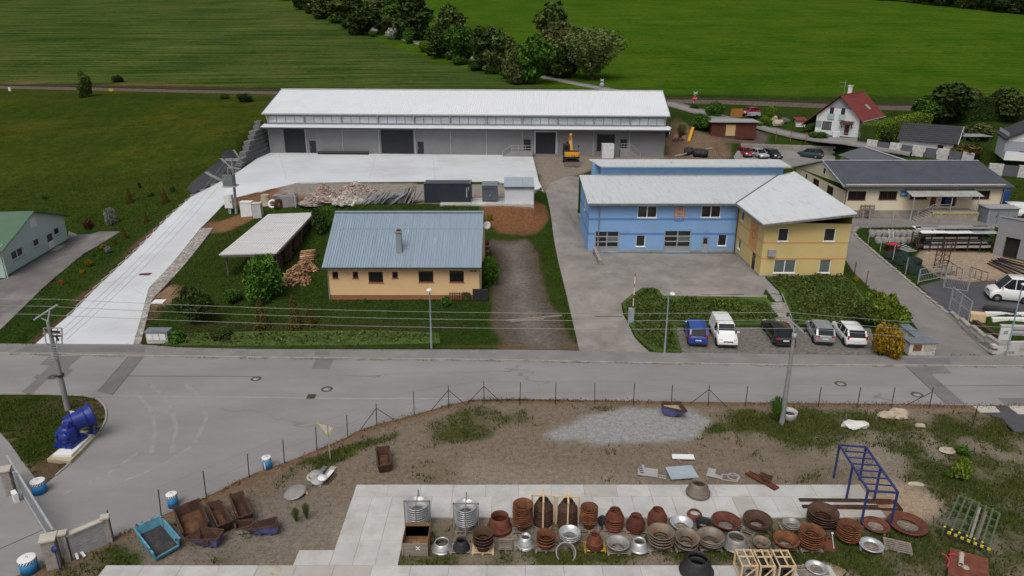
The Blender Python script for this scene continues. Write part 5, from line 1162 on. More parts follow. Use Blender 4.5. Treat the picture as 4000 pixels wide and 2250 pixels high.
# three light timber crates with dark rings inside
def crate(cx0,cx1,top,side,desc):
 a,b_ = at(*q(*A2,cx0,top),1.05),at(*q(*A2,cx1,top),1.05); w = b_.x-a.x; dep = 1.15; y0 = a.y-dep
 t = thing('timber_crate',desc,'crate',(a.x,y0,.1),0,'open timber crates'); hg = .95; e = .045
 for x in (0,w):
  for y in (0,dep): boxpart('post',NEWW,t,x-e,x+e,y-e,y+e,0,hg)
 for z in (.05,hg-.03):
  for y in (0,dep): boxpart('rail',NEWW,t,e,w-e,y-.03,y+.03,z-.04,z+.04)
  for x in (0,w): boxpart('rail',NEWW,t,x-.03,x+.03,e,dep-e,z-.04,z+.04)
 boxpart('top_bar',NEWW,t,w/2-.04,w/2+.04,-.03,dep+.03,hg+.012,hg+.045); boxpart('top_bar',NEWW,t,0,w,dep/2-.04,dep/2+.04,hg+.046,hg+.075)
 piece('brace',NEWW,t,lambda b: b.bar((.05,-.05,.1),(w-.05,-.05,hg-.1),.07,.03,up=(0,1,0)))
 d = MB(); d.lathe([(w*.20,.02),(w*.44,.02),(w*.44,.08),(w*.36,.5),(w*.44,.9),(w*.44,.98),(w*.20,.98)],18,M=Matrix.Translation((w/2,.08,hg/2)) @ Matrix.Rotation(R(-90),4,'X')); o = d.build('steel_spool',BLACK if 'first' not in desc else GREY)
 o.location = (a.x,y0,.1); tag(o,f'dark steel spool lying in the {desc.split()[0]} timber crate','spool','spools in the timber crates')
crate(2250,2400,1185,0,'first open timber crate of three at the bottom edge'); crate(2432,2568,1190,0,'second open timber crate of three at the bottom edge'); crate(2617,2770,1190,0,'third open timber crate of three at the bottom edge')
# stick with white head leaning on the cone
p = CN[0]; tag(piece('marker_stick',m_white,None,lambda b: (b.tube([(p.x+.05,p.y-.5,.3),(p.x-.05,p.y-.25,1.05)],.018,6),b.box(p.x-.1,p.x,p.y-.28,p.y-.22,1.05,1.12))),'white stick leaning on the red-brown cone','stick')

# ---- blue climbing frame of square tube
BLUEP = mat('dark_blue_paint',(.03,.042,.16),.45,.15,2)
fr = [at(*q(*A3,a,b_),2.4) for a,b_ in ((720,132),(985,152),(1310,612),(1010,592))]
t = thing('tube_rack','dark blue steel tube frame with ladder-like top on six legs','frame',(fr[3].x,fr[3].y,0)); o0 = Vector(t.location)
def bp(name,a,b_,w=.1): b = MB(); b.bar(Vector(a)-o0,Vector(b_)-o0,w); return b.build(name,BLUEP,t)
bp('top_rail',fr[0],fr[3]); bp('top_rail',fr[1],fr[2]); bp('cross_bar',fr[0],fr[1]); bp('cross_bar',fr[3],fr[2])
for k in range(1,7): s = k/7; bp('rung',fr[0].lerp(fr[3],s),fr[1].lerp(fr[2],s),.07)
for s in (0,.48,.985):
 for a,b_ in ((0,3),(1,2)): p = fr[a].lerp(fr[b_],s); bp('leg',(p.x,p.y,0),(p.x,p.y,2.38),.1)
# ---- rusty channels on the slabs, loose end bars
def beam(name,a,b_,z,w,hgt,m,label,cat='beam',group=None):
 A,B = at(*a,z),at(*b_,z); b = MB(); d = (B-A).normalized(); s = Vector((-d.y,d.x,0))*w/2
 prof = [(-1,0),(1,0),(1,hgt),(.8,hgt),(.8,.03),(-.8,.03),(-.8,hgt),(-1,hgt)]
 b.loft([[Vector((0,0,0))+s*k+Vector((0,0,v)) for k,v in prof],[(B-A)+s*k+Vector((0,0,v)) for k,v in prof]],smooth=False); o = b.build(name,m,None,A); return tag(o,label,cat,group)
beam('steel_channel',q(*A3,312,690),q(*A3,1250,700),.09,.22,.1,RUSTD,'long rusty steel channel under the blue frame, upper one')
beam('steel_channel',q(*A3,345,757),q(*A3,1110,760),.09,.22,.1,RUSTD,'long rusty steel channel under the blue frame, lower one')
beam('steel_bar',q(*A3,690,770),q(*A3,1340,785),.09,.1,.08,RUSTR,'thin rusty bar below the long channels','bar'); beam('steel_bar',q(*A3,1000,718),q(*A3,1280,716),.09,.1,.08,RUSTR,'thin rusty bar between the long channels','bar'); beam('steel_bar',q(*A3,1262,690),q(*A3,1345,795),.1,.12,.1,RUSTD,'short rusty bar across the channel ends','bar')
# ---- scrap metal on the dirt
def plate(name,pix,label,m,z=.06,th=.03,cat='sheet',parts=()):
 P = [at(*p,z) for p in pix]; o0 = sum(P,Vector())/len(P); t = thing(name,label,cat,(o0.x,o0.y,z)); b = MB(); ext(b,[p-o0 for p in P],(0,0,th)); b.build('sheet',m,t)
 for pn,pm,fn in parts: piece(pn,pm,t,fn)
 return t,o0
m_bsh = mat('pale_blue_sheet',(.33,.40,.43),.45,.12,1.2); m_gsh = mat('grey_sheet',(.36,.345,.335),.5,.12,1.5)
plate('steel_sheet',Q(*A2,(1540,360),(1805,340),(1880,462),(1600,482)),'large pale blue steel panel lying on the dirt',m_bsh,.14,.05,'panel')
plate('notched_sheet',Q(*A2,(1330,362),(1467,378),(1462,462),(1325,440)),'grey steel sheet with a slotted end left of the blue panel',m_gsh)
t,o0 = plate('slotted_plate',Q(*A2,(1275,332),(1332,335),(1325,445),(1262,432)),'pale slotted plate lying on the notched grey sheet',m_gsh,.1)
for k in range(5): boxpart('slot',BLACK,t,-.12,.12,-.35+k*.2,-.25+k*.2,.031,.036)
t = thing('sheet_ladder','narrow ladder-cut steel offcut below the notched sheet','offcut',at(*q(*A2,1445,450),.05))
a,c = at(*q(*A2,1330,425),.05)-Vector(t.location),at(*q(*A2,1555,475),.05)-Vector(t.location); s = Vector((.0,.3,0))
for e in (0,1): piece('rail',m_gsh,t,lambda b: b.bar(a+s*e,c+s*e,.05,.03))
for k in range(9): piece('rung',m_gsh,t,lambda b: b.bar(a.lerp(c,(k+.5)/9),a.lerp(c,(k+.5)/9)+s,.04,.025))
plate('white_board',Q(*A2,(1607,228),(1822,232),(1838,280),(1612,272)),'white board lying across two battens on the dirt',m_white,.12,.05,'board')
for k,(a,c,d) in enumerate(((q(*A2,1590,165),q(*A2,1695,315),'long brown batten under the white board'),(q(*A2,1765,195),q(*A2,1800,235),'short brown batten behind the white board'))): A,B = at(*a,.06),at(*c,.06); tag(piece('batten',PALL,None,lambda b: b.bar(A,B,.1,.06)),d,'batten')
t,o0 = plate('cutout_sheet',Q(*A2,(1978,365),(2055,380),(2040,425),(2110,450),(2105,478),(1952,440)),'pale L-shaped sheet offcut right of the blue panel',m_gsh,.05)
t = thing('holed_offcut','skeletal sheet offcut with round holes right of the blue panel','offcut',at(*q(*A2,2190,460),.05)); L_ = Vector(t.location)
pts = [at(*q(*A2,a,b_),.05)-L_ for a,b_ in ((2115,428),(2280,440),(2262,502),(2105,478))]
for i in range(4): piece('strip',m_gsh,t,lambda b: b.bar(pts[i],pts[(i+1) % 4],.08,.03))
piece('ring',m_gsh,t,lambda b: b.lathe([(.32,0),(.40,0),(.40,.03),(.32,.03)],24,M=Matrix.Translation(at(*q(*A2,2228,452),.06)-L_),closed=True))
piece('ring',m_gsh,t,lambda b: b.lathe([(.1,0),(.17,0),(.17,.03),(.1,.03)],16,M=Matrix.Translation(at(*q(*A2,2085,458),.06)-L_),closed=True))
for k,(a,c,w,d) in enumerate(((q(*A2,2365,410),q(*A3,90,580),.45,'broad rusty beam lying across the slab edge'),(q(*A2,2490,425),q(*A3,40,470),.3,'rusty beam behind the broad one'),(q(*A2,2520,470),q(*A3,30,500),.25,'short rusty beam on the broad one'))): beam('rusty_beam',a,c,.09+k*.07,w,.1,RUSTD if k else RUSTR,d)
# pile of pale discs and plates by the fence
t0 = at(*q(*A1,690,470),0)
for k,(a,b_,r,z,d,m) in enumerate(((605,430,.42,.30,'pale disc on the plate pile, rear one',m_gsh),(620,485,.42,.24,'pale disc on the plate pile, front one',m_gsh),(668,462,.28,.34,'small pale disc on top of the plate pile',m_white),(570,455,.38,.18,'cream ring plate at the end of the plate pile',mat('cream_plate',(.5,.45,.36),.6)))):
 p = at(*q(*A1,a,b_),z); b = MB(); b.lathe([(.0 if 'ring' not in d else .2,0),(r,0),(r,.025),(.0 if 'ring' not in d else .2,.025)],26,closed=True); o = b.build('steel_disc',m,None,p); o.rotation_euler = (R(10),R(8),0); tag(o,d,'disc')
for k,(a,c,w,z) in enumerate(((q(*A1,620,545),q(*A1,785,350),.4,.05),(q(*A1,540,540),q(*A1,700,345),.3,.10),(q(*A1,680,490),q(*A1,770,385),.25,.2),(q(*A1,700,530),q(*A1,800,420),.3,.04))):
 A,B = at(*a,z),at(*c,z); o = piece('flat_plate',(m_gsh,mat('blue_grey_plate',(.13,.15,.18),.5),m_white,RUSTD)[k],None,lambda b: b.bar(A,B,w,.03)); tag(o,('grey plate at the bottom of the plate pile','blue-grey plate of the plate pile','pale narrow plate on the plate pile','rusty plate at the side of the plate pile')[k],'plate')
p = at(*q(*A1,390,605),.16); b = MB(); b.lathe([(0,.10),(.3,.09),(.62,.03),(.68,0),(.68,-.03),(0,-.03)],28); o = b.build('dished_end',GREY,None,p); o.rotation_euler = (R(6),R(-10),0); tag(o,'brown-grey dished steel end lying on a pallet by the fence','dished end'); p = at(*q(*A1,430,615),0); pallet((p.x,p.y,.01),R(25),'pale pallet under the dished steel end',PMN,.8,1)

# ---- skips
SKB = mat('faded_blue_skip',(.105,.125,.30),.7,.25,2.5,dirt=(.09,.04,.025),dirt_at=(.5,.62),dirt_scale=1.8)
SKC = mat('faded_cyan_skip',(.10,.30,.40),.7,.25,2.5,dirt=(.13,.07,.04),dirt_at=(.55,.66),dirt_scale=1.5)
SKR = mat('rusty_skip',(.075,.04,.028),.85,.35,2.5,dirt=(.17,.075,.03),dirt_at=(.55,.75),dirt_scale=1.5)
SKW = mat('whitish_skip',(.34,.31,.25),.8,.25,2.5,dirt=(.06,.05,.04),dirt_at=(.5,.65),dirt_scale=1.5)
def skip(reg,cor,Hh,label,mo,mi_,inset=.25,low=None,fill=None,insets=None):
 T = [at(*q(*reg,*c),Hh) for c in cor]; cen = sum(T,Vector())/4; t = thing('skip',label,'skip',(cen.x,cen.y,0),0,'steel skips in the lot'); o0 = Vector((cen.x,cen.y,0))
 T = [p-o0 for p in T]; ins = insets or [inset]*4; B = [Vector((p.x*(1-i),p.y*(1-i),.1)) for p,i in zip(T,ins)]; th = .05
 for i in range(4):
  j = (i+1) % 4; a,b_,c,d = T[i].copy(),T[j].copy(),B[j],B[i]
  if low == i: a = a.lerp(d,.72); b_ = b_.lerp(c,.72)
  n = (b_-a).cross(d-a).normalized(); n = n if n.dot(a+b_) > 0 else -n
  mb = MB(); ext(mb,[a,b_,c,d],-n*th,0); o = mb.build('side_panel',mo,t)
  mb = MB(); ext(mb,[a-n*(th+.001),b_-n*(th+.001),c-n*(th+.001),d-n*(th+.001)],-n*.01,0); mb.build('lining',mi_,o)
  for s in (.3,.7):
   if low == i: continue
   mb = MB(); mb.bar(a.lerp(b_,s)+n*.03,d.lerp(c,s)+n*.03,.08,.06,up=n); mb.build('rib',mo,o)
  mb = MB(); mb.bar(a+Vector((0,0,.02)),b_+Vector((0,0,.02)),.09,.05); mb.build('rim',SKR if mo is not SKC else mo,o)
 mb = MB(); ext(mb,B,(0,0,.03)); mb.build('floor',mi_,t)
 for i in range(4): p = T[i].lerp(T[(i+1) % 4],.12); piece('lug',SKR,t,lambda b: b.box(p.x-.06,p.x+.06,p.y-.02,p.y+.02,p.z,p.z+.12))
 for y in (-.25,.25): p = (B[0]+B[1])/2*(.5+y)+(B[2]+B[3])/2*(.5-y); piece('skid',SKR,t,lambda b: b.bar(B[0].lerp(B[3],.5+y)-Vector((0,0,.05)),B[1].lerp(B[2],.5+y)-Vector((0,0,.05)),.1,.1))
 if fill:
  m,lvl,nm,fl = fill; P = [b_.lerp(a,lvl)*.93+Vector((0,0,(b_.lerp(a,lvl)).z*.07)) for a,b_ in zip(T,B)]; mb = MB(); n = 9; vs = []
  for i in range(n+1):
   for j in range(n+1):
    u,v = i/n,j/n; p = (P[0]*(1-u)+P[1]*u)*(1-v)+(P[3]*(1-u)+P[2]*u)*v; e = min(u,1-u,v,1-v)*4
    vs.append(p+Vector((0,0,random.uniform(-.03,.10)*min(1,e)+.1*min(1,e))))
  mb.add(vs,[(i*(n+1)+j,(i+1)*(n+1)+j,(i+1)*(n+1)+j+1,i*(n+1)+j+1) for i in range(n) for j in range(n)],0,True); o = mb.build(nm,m,None,o0); tag(o,fl,nm.replace('_',' '))
 return t
A0 = (0,1687)
m_sludge = mat('dark_grit',(.05,.05,.052),.95,.4,4); m_rgrit = mat('rusty_swarf',(.10,.05,.028),.95,.4,3,dirt=(.2,.09,.03),dirt_at=(.5,.7)); m_sandp = mat('heaped_sand',(.36,.29,.2),.95,.15,3)
skip(A0,((1345,970),(1612,848),(1808,1075),(1540,1222)),.75,'faded cyan skip holding dark grit beside the fence',SKC,SKC,.12,low=2,fill=(m_sludge,.35,'grit_heap','dark grit heaped in the cyan skip'))
skip(A0,((1740,772),(2002,674),(2100,910),(1838,1016)),.75,'large rusty open skip above the cyan one',SKR,SKR,.12,low=2,fill=(m_rgrit,.18,'rusty_swarf','rusty swarf in the large open skip'))
skip(A0,((2080,722),(2212,690),(2342,895),(2190,952)),.7,'middle rusty skip of the row along the fence',SKR,SKR,.18,fill=(m_rgrit,.25,'rusty_swarf','rusty swarf in the middle skip'))
skip(A0,((2305,640),(2432,602),(2545,820),(2392,866)),.7,'uppermost rusty skip of the row along the fence',SKR,SKR,.18)
skip(A0,((1865,1085),(2012,960),(2250,988),(2180,1090)),.65,'blue boat-shaped skip beside the cyan one',SKB,SKR,.3,insets=[.55,.3,.2,.2])
skip(A0,((2358,892),(2545,880),(2562,950),(2368,985)),.45,'low whitish trough behind the blue skip',SKW,SKR,.1)
skip(A1,((-112,985),(-15,915),(205,858),(228,955)),.62,'blue skip filled with cable scrap right of the whitish trough',SKB,SKR,.25,insets=[.5,.3,.2,.2],fill=(m_sludge,.3,'cable_scrap','cable scrap lying in the blue skip'))
skip(A1,((1205,162),(1335,146),(1365,322),(1225,350)),.65,'lone rusty skip holding scrap in the middle of the lot',SKR,SKR,.15,fill=(m_rgrit,.15,'scrap','scrap lying in the lone skip'))
skip((2000,1126),((1500,1147),(1688,1145),(1762,1242),(1520,1192)),.8,'blue pointed skip full of sand on the gravel patch',SKB,SKR,.3,insets=[.2,.2,.6,.2],fill=(m_sandp,.7,'sand_load','pale sand heaped in the pointed skip'))

# ---- blue barrels with striped band
def barrel(px,py,r,hgt,label,stain=False):
 p = at(px,py,0); t = thing('barrel',label,'barrel',(p.x,p.y,.02),0,'blue traffic barrels'); BL = mat('bright_blue_paint',(.035,.21,.46),.6,.12,2)
 piece('body',BL,t,lambda b: b.lathe([(0,0),(r,0),(r,hgt*.77),(0,hgt*.77)],26)); piece('band',m_white,t,lambda b: b.lathe([(r+.002,hgt*.77),(r+.002,hgt*.95),(0,hgt*.95)],26)); piece('lid',m_white,t,lambda b: b.lathe([(r+.012,hgt*.951),(r+.012,hgt*.985),(r*.9,hgt),(0,hgt+.01)],26))
 m = mat('band_black',(.03,.03,.032),.7)
 for k in range(18):
  a = 2*math.pi*k/18; R1 = r+.008; v = []
  for da,z in ((0,.775),(.17,.775),(.40,.945),(.23,.945)): v.append((R1*math.cos(a+da),R1*math.sin(a+da),hgt*z))
  b = MB(); b.add(v,[(0,1,2,3)]); b.add([(x*.97,y*.97,z) for x,y,z in v],[(3,2,1,0)]); b.build('stripe',m,t)
 piece('lifting_eye',BLACK,t,lambda b: b.tube([(-.06,0,hgt),(-.05,0,hgt+.09),(.05,0,hgt+.09),(.06,0,hgt)],.012,6))
 if stain: piece('paint_spill',m_white,t,lambda b: b.add([(r*1.006*math.cos(a),r*1.006*math.sin(a),z) for a,z in ((-2.0,hgt*.7),(-1.75,hgt*.72),(-1.65,hgt*.4),(-1.7,hgt*.05),(-2.05,hgt*.05),(-1.95,hgt*.4))],[tuple(range(6))]))
barrel(*q(*A0,405,610),.40,.85,'blue barrel behind the sliding gate'); barrel(*q(*A0,305,1400),.42,.85,'blue barrel at the bottom left beside the gate pillar'); barrel(*q(*A0,1745,745),.30,.85,'blue barrel behind the large rusty skip'); barrel(*q(*A1,117,362),.28,.8,'blue barrel with white paint spilled down its side',True)

# ---- gate, pillars, low wall
m_blk = mat('split_face_block',(.33,.30,.265),.95,.2,3,bump=.5,bscale=9); m_cop = mat('coping_stone',(.47,.43,.36),.9,.12,2)
def block_pillar(p,w,d,hgt,rz,label,cap=.1):
 t = thing('gate_pillar',label,'pillar',(p.x,p.y,0),rz,'block gate pillars'); n = max(3,round(hgt/.22)); e = hgt/n
 boxpart('mortar_core',m_plin,t,-w/2+.02,w/2-.02,-d/2+.02,d/2-.02,0,hgt)
 for k in range(n):
  s = w*(.5 if k % 2 else .38)
  for x0,x1 in ((-w/2,-w/2+s),(-w/2+s,w/2)): boxpart('block',m_blk,t,x0+.006,x1-.006,-d/2-random.uniform(0,.012),d/2+random.uniform(0,.012),k*e+.006,(k+1)*e-.006)
 boxpart('coping',m_cop,t,-w/2-.07,w/2+.07,-d/2-.07,d/2+.07,hgt,hgt+cap); return t
ga = R(-64)
P1 = at(*q(*A0,555,1345),0); P2 = at(*q(*A0,120,620),0); P0 = at(*q(*A0,690,1290),0); P3 = at(*q(*A0,1110,1105),0)
block_pillar(P1,.62,.62,1.75,R(22),'stone block pillar at the near end of the sliding gate'); block_pillar(P2,.45,.55,1.7,R(22),'stone block pillar at the far end of the sliding gate')
block_pillar(P0,.32,.3,1.7,R(22),'slim pillar between gate and low block wall'); block_pillar(P3,.3,.3,1.6,R(22),'slim pillar at the free end of the low block wall')
wd = (P3-P0); wdL = wd.length; t = thing('block_wall','low grey block wall with pale coping beside the gate','wall',(P0.x,P0.y,0),math.atan2(wd.y,wd.x)); m_blg = mat('grey_block',(.34,.34,.34),.95,.15,2.5)
boxpart('mortar_core',m_plin,t,.18,wdL-.17,-.08,.08,0,1.5)
for k in range(7):
 x = .18-(.2 if k % 2 else 0)
 while x < wdL-.2: boxpart('block',m_blg,t,max(x,.18)+.006,min(x+.42,wdL-.17)-.006,-.1,.1,k*.212+.006,k*.212+.206); x += .42
boxpart('coping',m_cop,t,.1,wdL-.1,-.17,.17,1.49,1.58)
G1 = at(*q(*A0,600,1245),0); G2 = at(*q(*A0,135,475),0); gd = G2-G1; gL = gd.length; t = thing('sliding_gate','long grey steel sliding gate seen from above','gate',(G1.x,G1.y,0),math.atan2(gd.y,gd.x))
boxpart('top_rail',m_galv,t,0,gL,-.05,.05,1.62,1.72); boxpart('bottom_rail',m_galv,t,0,gL,-.06,.06,.08,.2)
for k in range(8): x = .05+(gL-.1)*k/7; boxpart('post',m_galv,t,x-.03,x+.03,-.03,.03,.2,1.62)
for k in range(46): x = .12+(gL-.24)*k/45; boxpart('slat',m_greyf,t,x-.045,x+.045,-.012,.012,.2,1.62)
p = at(*q(*A0,205,690),0); boxpart('guide_post',m_galv,t,gL*.72-.06,gL*.72+.06,.12,.24,0,1.95); boxpart('motor',m_white,t,gL*.70,gL*.76,.3,.55,0,.6)
# leaning white bollards, blue stand, pipe post
for k,(a,c,hgt,d) in enumerate(((q(*A0,785,1280),q(*A0,712,1105),1.15,'thin white marker post leaning on the low wall'),(q(*A0,855,1255),q(*A0,735,1105),1.2,'white marker post with red reflector leaning on the low wall'))):
 A = at(*a,.05); B = aty(*c,A.y+.55); t = thing('marker_post',d,'post',A,0,'leaning marker posts'); B = B-A; piece('post',m_white,t,lambda b: b.bar((0,0,0),B,.11,.07)); piece('black_band',BLACK,t,lambda b: b.bar(B*.72,B*.86,.118,.078))
 if k: piece('reflector',mat('red_reflector',(.6,.03,.03),.4),t,lambda b: b.bar(B*.8,B*.9,.09,.10))
A = at(*q(*A0,605,1395),0); B = aty(*q(*A0,548,1180),A.y+.1); t = thing('sign_stand','dark blue pole with round foot-plate leaning at the gate pillar','stand',A); BB = B-A
piece('pole',BLUEP,t,lambda b: b.tube([(0,0,0),BB],.03)); piece('disc',BLUEP,t,lambda b: b.lathe([(0,0),(.17,0),(.17,.03),(0,.03)],18,M=Matrix.Translation(BB) @ Matrix.Rotation(R(60),4,'X'))); piece('foot',SKR,t,lambda b: b.lathe([(0,.03),(.15,.02),(.15,0),(0,0)],14))
# ---- red-brown plate table with pipe and hose at the corner
pl = [at(*q(*A3,a,b_),.35) for a,b_ in ((1830,1172),(2210,1280),(2225,1520),(1800,1500))]; o0 = sum(pl,Vector())/4
t = thing('steel_plate','large red-brown steel plate on blocks in the bottom right corner','plate',o0); piece('plate',RUSTR,t,lambda b: ext(b,[p-o0 for p in pl],(0,0,.05)));
for p in pl: boxpart('block',m_plin,t,(p-o0).x*.8-.1,(p-o0).x*.8+.1,(p-o0).y*.8-.1,(p-o0).y*.8+.1,-.35,0)
A,B = at(*q(*A3,1940,1335),.5),at(*q(*A3,1950,1180),.5); tag(piece('pipe_stub',mat('buff_pipe',(.40,.36,.29),.8),None,lambda b: b.lathe([(.10,0),(.12,0),(.12,.8),(.15,.85),(.15,.95),(.10,.95)],18,M=Matrix.Translation(A) @ (B-A).to_track_quat('Z','Y').to_matrix().to_4x4(),closed=True)),'short buff pipe with collar lying on the red-brown plate','pipe')
HOSE = mat('red_hose',(.62,.04,.07),.5);
for k,pts in enumerate((((1815,1235),(1870,1225),(1930,1255),(1962,1310),(1968,1360)),((1750,1220),(1800,1255),(1825,1300),(1805,1355)))): tag(piece('hose',HOSE,None,lambda b: b.tube([at(*q(*A3,*p),.44) for p in pts],.035)),('red hose curling beside the buff pipe','red hose piece hanging off the plate edge')[k],'hose')
tag(piece('stone',mat('buff_stone',(.36,.31,.25),.9),None,lambda b: b.lathe([(0,0),(.16,0),(.2,.05),(.12,.12),(0,.14)],9,M=Matrix.Translation(at(*q(*A3,1985,1372),.41)))),'grey stone lying on the red-brown plate','stone')
# ---- green barrier rack with yellow-black stripes
GRN = mat('dull_green_paint',(.085,.125,.06),.7,.2,2); co = [at(*q(*A3,a,b_),.45) for a,b_ in ((1760,990),(1925,640),(2330,820),(2220,1180))]; o0 = sum(co,Vector())/4
t = thing('barrier_rack','stack of green lattice barriers with yellow and black striped edge','rack',(o0.x,o0.y,0)); co = [c-Vector((o0.x,o0.y,0)) for c in co]
for i in range(4): piece('frame_bar',GRN,t,lambda b: b.bar(co[i],co[(i+1) % 4],.09))
for k in range(1,6): s = k/6; piece('slat',GRN,t,lambda b: b.bar(co[0].lerp(co[3],s)+Vector((0,0,.05)),co[1].lerp(co[2],s)+Vector((0,0,.12)),.09,.05))
for k in range(1,5): s = k/5; piece('slat',GRN,t,lambda b: b.bar(co[0].lerp(co[1],s)-Vector((0,0,.06)),co[3].lerp(co[2],s)-Vector((0,0,.06)),.08,.05))
for i in range(4): piece('leg',GRN,t,lambda b: b.bar((co[i].x,co[i].y,0),co[i],.08))
for k in range(14):
 s0,s1 = k/14,(k+1)/14; piece('stripe',m_ylw if k % 2 else BLACK,t,lambda b: b.bar(co[0].lerp(co[3],s0)+Vector((.03,-.08,.03)),co[0].lerp(co[3],s1)+Vector((.03,-.08,.03)),.06,.14))
for k in range(6):
 a = co[0].lerp(co[3],(k+.5)/6)+Vector((0,.0,0))
 for j in range(3): piece('stripe',m_ylw if j % 2 else BLACK,t,lambda b: b.bar(a+Vector((.02,.08+j*.14,.1)),a+Vector((.04,.22+j*.14,.1)),.09,.06))
for k,(a,c) in enumerate((((2035,1070),(2130,760)),((2100,1085),(2195,800)))): A,B = at(*q(*A3,*a),.58),at(*q(*A3,*c),.62); tag(piece('grey_board',PALL,None,lambda b: b.bar(A,B,.13,.05)),('grey board lying on the green barriers, inner one','grey board lying on the green barriers, outer one')[k],'board')
# ---- rocks
def rock(p,sx,sy,sz,label,m,name='rock'):
 b = bmesh.new(); bmesh.ops.create_icosphere(b,subdivisions=2,radius=1)
 for v in b.verts: v.co = Vector((v.co.x*sx,v.co.y*sy,v.co.z*sz))*(1+random.uniform(-.2,.2))
 me = bpy.data.meshes.new(name); b.to_mesh(me); b.free(); me.materials.append(m); o = bpy.data.objects.new(name,me); COL.objects.link(o); o.location = p; return tag(o,label,'rock')
m_rock = mat('buff_rock',(.42,.35,.26),.95,.2,2,bump=.5,bscale=6); A4 = (3000,1126)
for a,c,s,d in ((1215,1280,(.75,.4,.35),'pale rock of the group behind the fence, flat one'),(1310,1265,(.7,.45,.45),'pale rock of the group behind the fence, tallest one'),(1330,1292,(.5,.35,.25),'pale rock of the group behind the fence, front one'),(1535,1380,(.35,.25,.15),'brown rock in the grass right of the pale group')): p = at(*q(*A4,a,c),.1); rock(p,*s,d,m_rock)
rock(at(*q(*A4,875,1375),.12),.95,.5,.3,'rounded white boulder in the grass of the lot',mat('white_boulder',(.62,.60,.57),.9,.1,2)); rock(at(*q(*A3,1810,190),.1),.5,.35,.25,'pale rock left of the small bush',m_rock); rock(at(*q(*A3,1490,525),.05),.45,.25,.12,'flat pale rock behind the sand patch',m_rock)
# ---- give-way sign
b0 = at(*q(*A1,748,270),0); zt = zat(q(1000,1126,0,1365)[1],b0.y); t = thing('give_way_sign','yellow-edged triangular road sign seen from behind on a grey post','road sign',b0)
piece('post',m_galv,t,lambda b: b.tube([(0,0,0),(0,0,zt)],.035));
piece('sign_plate',mat('sign_back_yellow',(.60,.52,.10),.5),t,lambda b: ext(b,[Vector((-.62,.02,zt+.02)),Vector((.38,.1,zt-.32)),Vector((.02,.05,zt-1.0))],(.0,.025,0)))
piece('sign_face',mat('sign_back_grey',(.55,.56,.56),.5),t,lambda b: ext(b,[Vector((-.48,.005,zt-.06)),Vector((.28,.07,zt-.32)),Vector((.02,.03,zt-.80))],(0,.012,0)))
# ---- chain-link fence posts and strainers along the lot
m_post = mat('dark_green_post',(.022,.03,.027),.6,.15,2)
POSTS = [((630,2016),(618,1913)),((806,1942),(793,1841)),((974,1866),(966,1773)),((1111,1811),(1105,1719)),((1238,1758),(1233,1668)),((1358,1709),(1354,1622)),((1472,1662),(1469,1577)),((1618,1620),(1615,1531)),((1753,1594),(1751,1505)),((1891,1578),(1890,1491)),((2031,1581),(2033,1494)),((2170,1580),(2172,1497)),((2323,1578),(2324,1497)),((2474,1582),(2479,1499)),((2623,1568),(2627,1503)),((2766,1584),(2771,1505)),((2911,1589),(2921,1508)),((3196,1591),(3208,1512)),((3348,1593),(3362,1513)),((3481,1594),(3496,1513)),((3629,1596),(3646,1513)),((3799,1666),(3818,1587)),((442,2095),(418,1993))]
BR = {6,8,9,15,20}; NTH = ['first']+ORD[1:]+['thirteenth','fourteenth','fifteenth','sixteenth','seventeenth','eighteenth','nineteenth','twentieth','twenty-first','twenty-second']
for i,(bp_,tp) in enumerate(POSTS):
 A = at(*bp_,0); zt = zat(tp[1],A.y); t = thing('fence_post','dark green fence post at the low wall end' if i == 22 else f'dark green fence post, {NTH[i]} from the skips' + (', with slanted struts' if i in BR else ''),'fence post',A,0,'strutted posts of the lot fence' if i in BR else 'plain posts of the lot fence')
 X = xat(tp[0],A.y,zt)-A.x; piece('post',m_post,t,lambda b: b.tube([(0,0,0),(X,0,zt)],.03,6))
 if i in BR:
  d = Vector((POSTS[min(i+1,21)][0][0]-POSTS[i-1][0][0],0,0)); A2_,B2_ = at(*POSTS[i-1][0],0),at(*POSTS[min(i+1,21)][0],0); dr = (B2_-A2_).normalized()
  for s in ((-1,1) if i != 20 else (-1,)): piece('strut',m_post,t,lambda b: b.tube([(X*.8,0,zt*.8),tuple(dr*s*1.35)],.025,6))
fl = [at(*p[0],0) for p in POSTS[:21]]; m_wire = mat('fence_wire',(.16,.17,.17),.6)
t = thing('fence_wires','thin line wires strung between the dark green fence posts','wire',fl[0])
for zz in (1.9,1.0,.15): piece('wire',m_wire,t,lambda b: b.tube([(p-fl[0])+Vector((0,0,zz)) for p in fl],.007,3,cap=False))
# planter ring by the pole
p = at(*q(*A4,200,1310),0); t = thing('planter_ring','broken white concrete planter ring beside the pole foot','planter',p); piece('ring',mat('white_concrete',(.55,.54,.52),.85,.12,2),t,lambda b: b.lathe([(.5,0),(.55,.6),(.6,.62),(.6,.55),(.56,0)],24,closed=True)); piece('soil',m_sludge,t,lambda b: b.lathe([(0,.35),(.5,.3)],20))
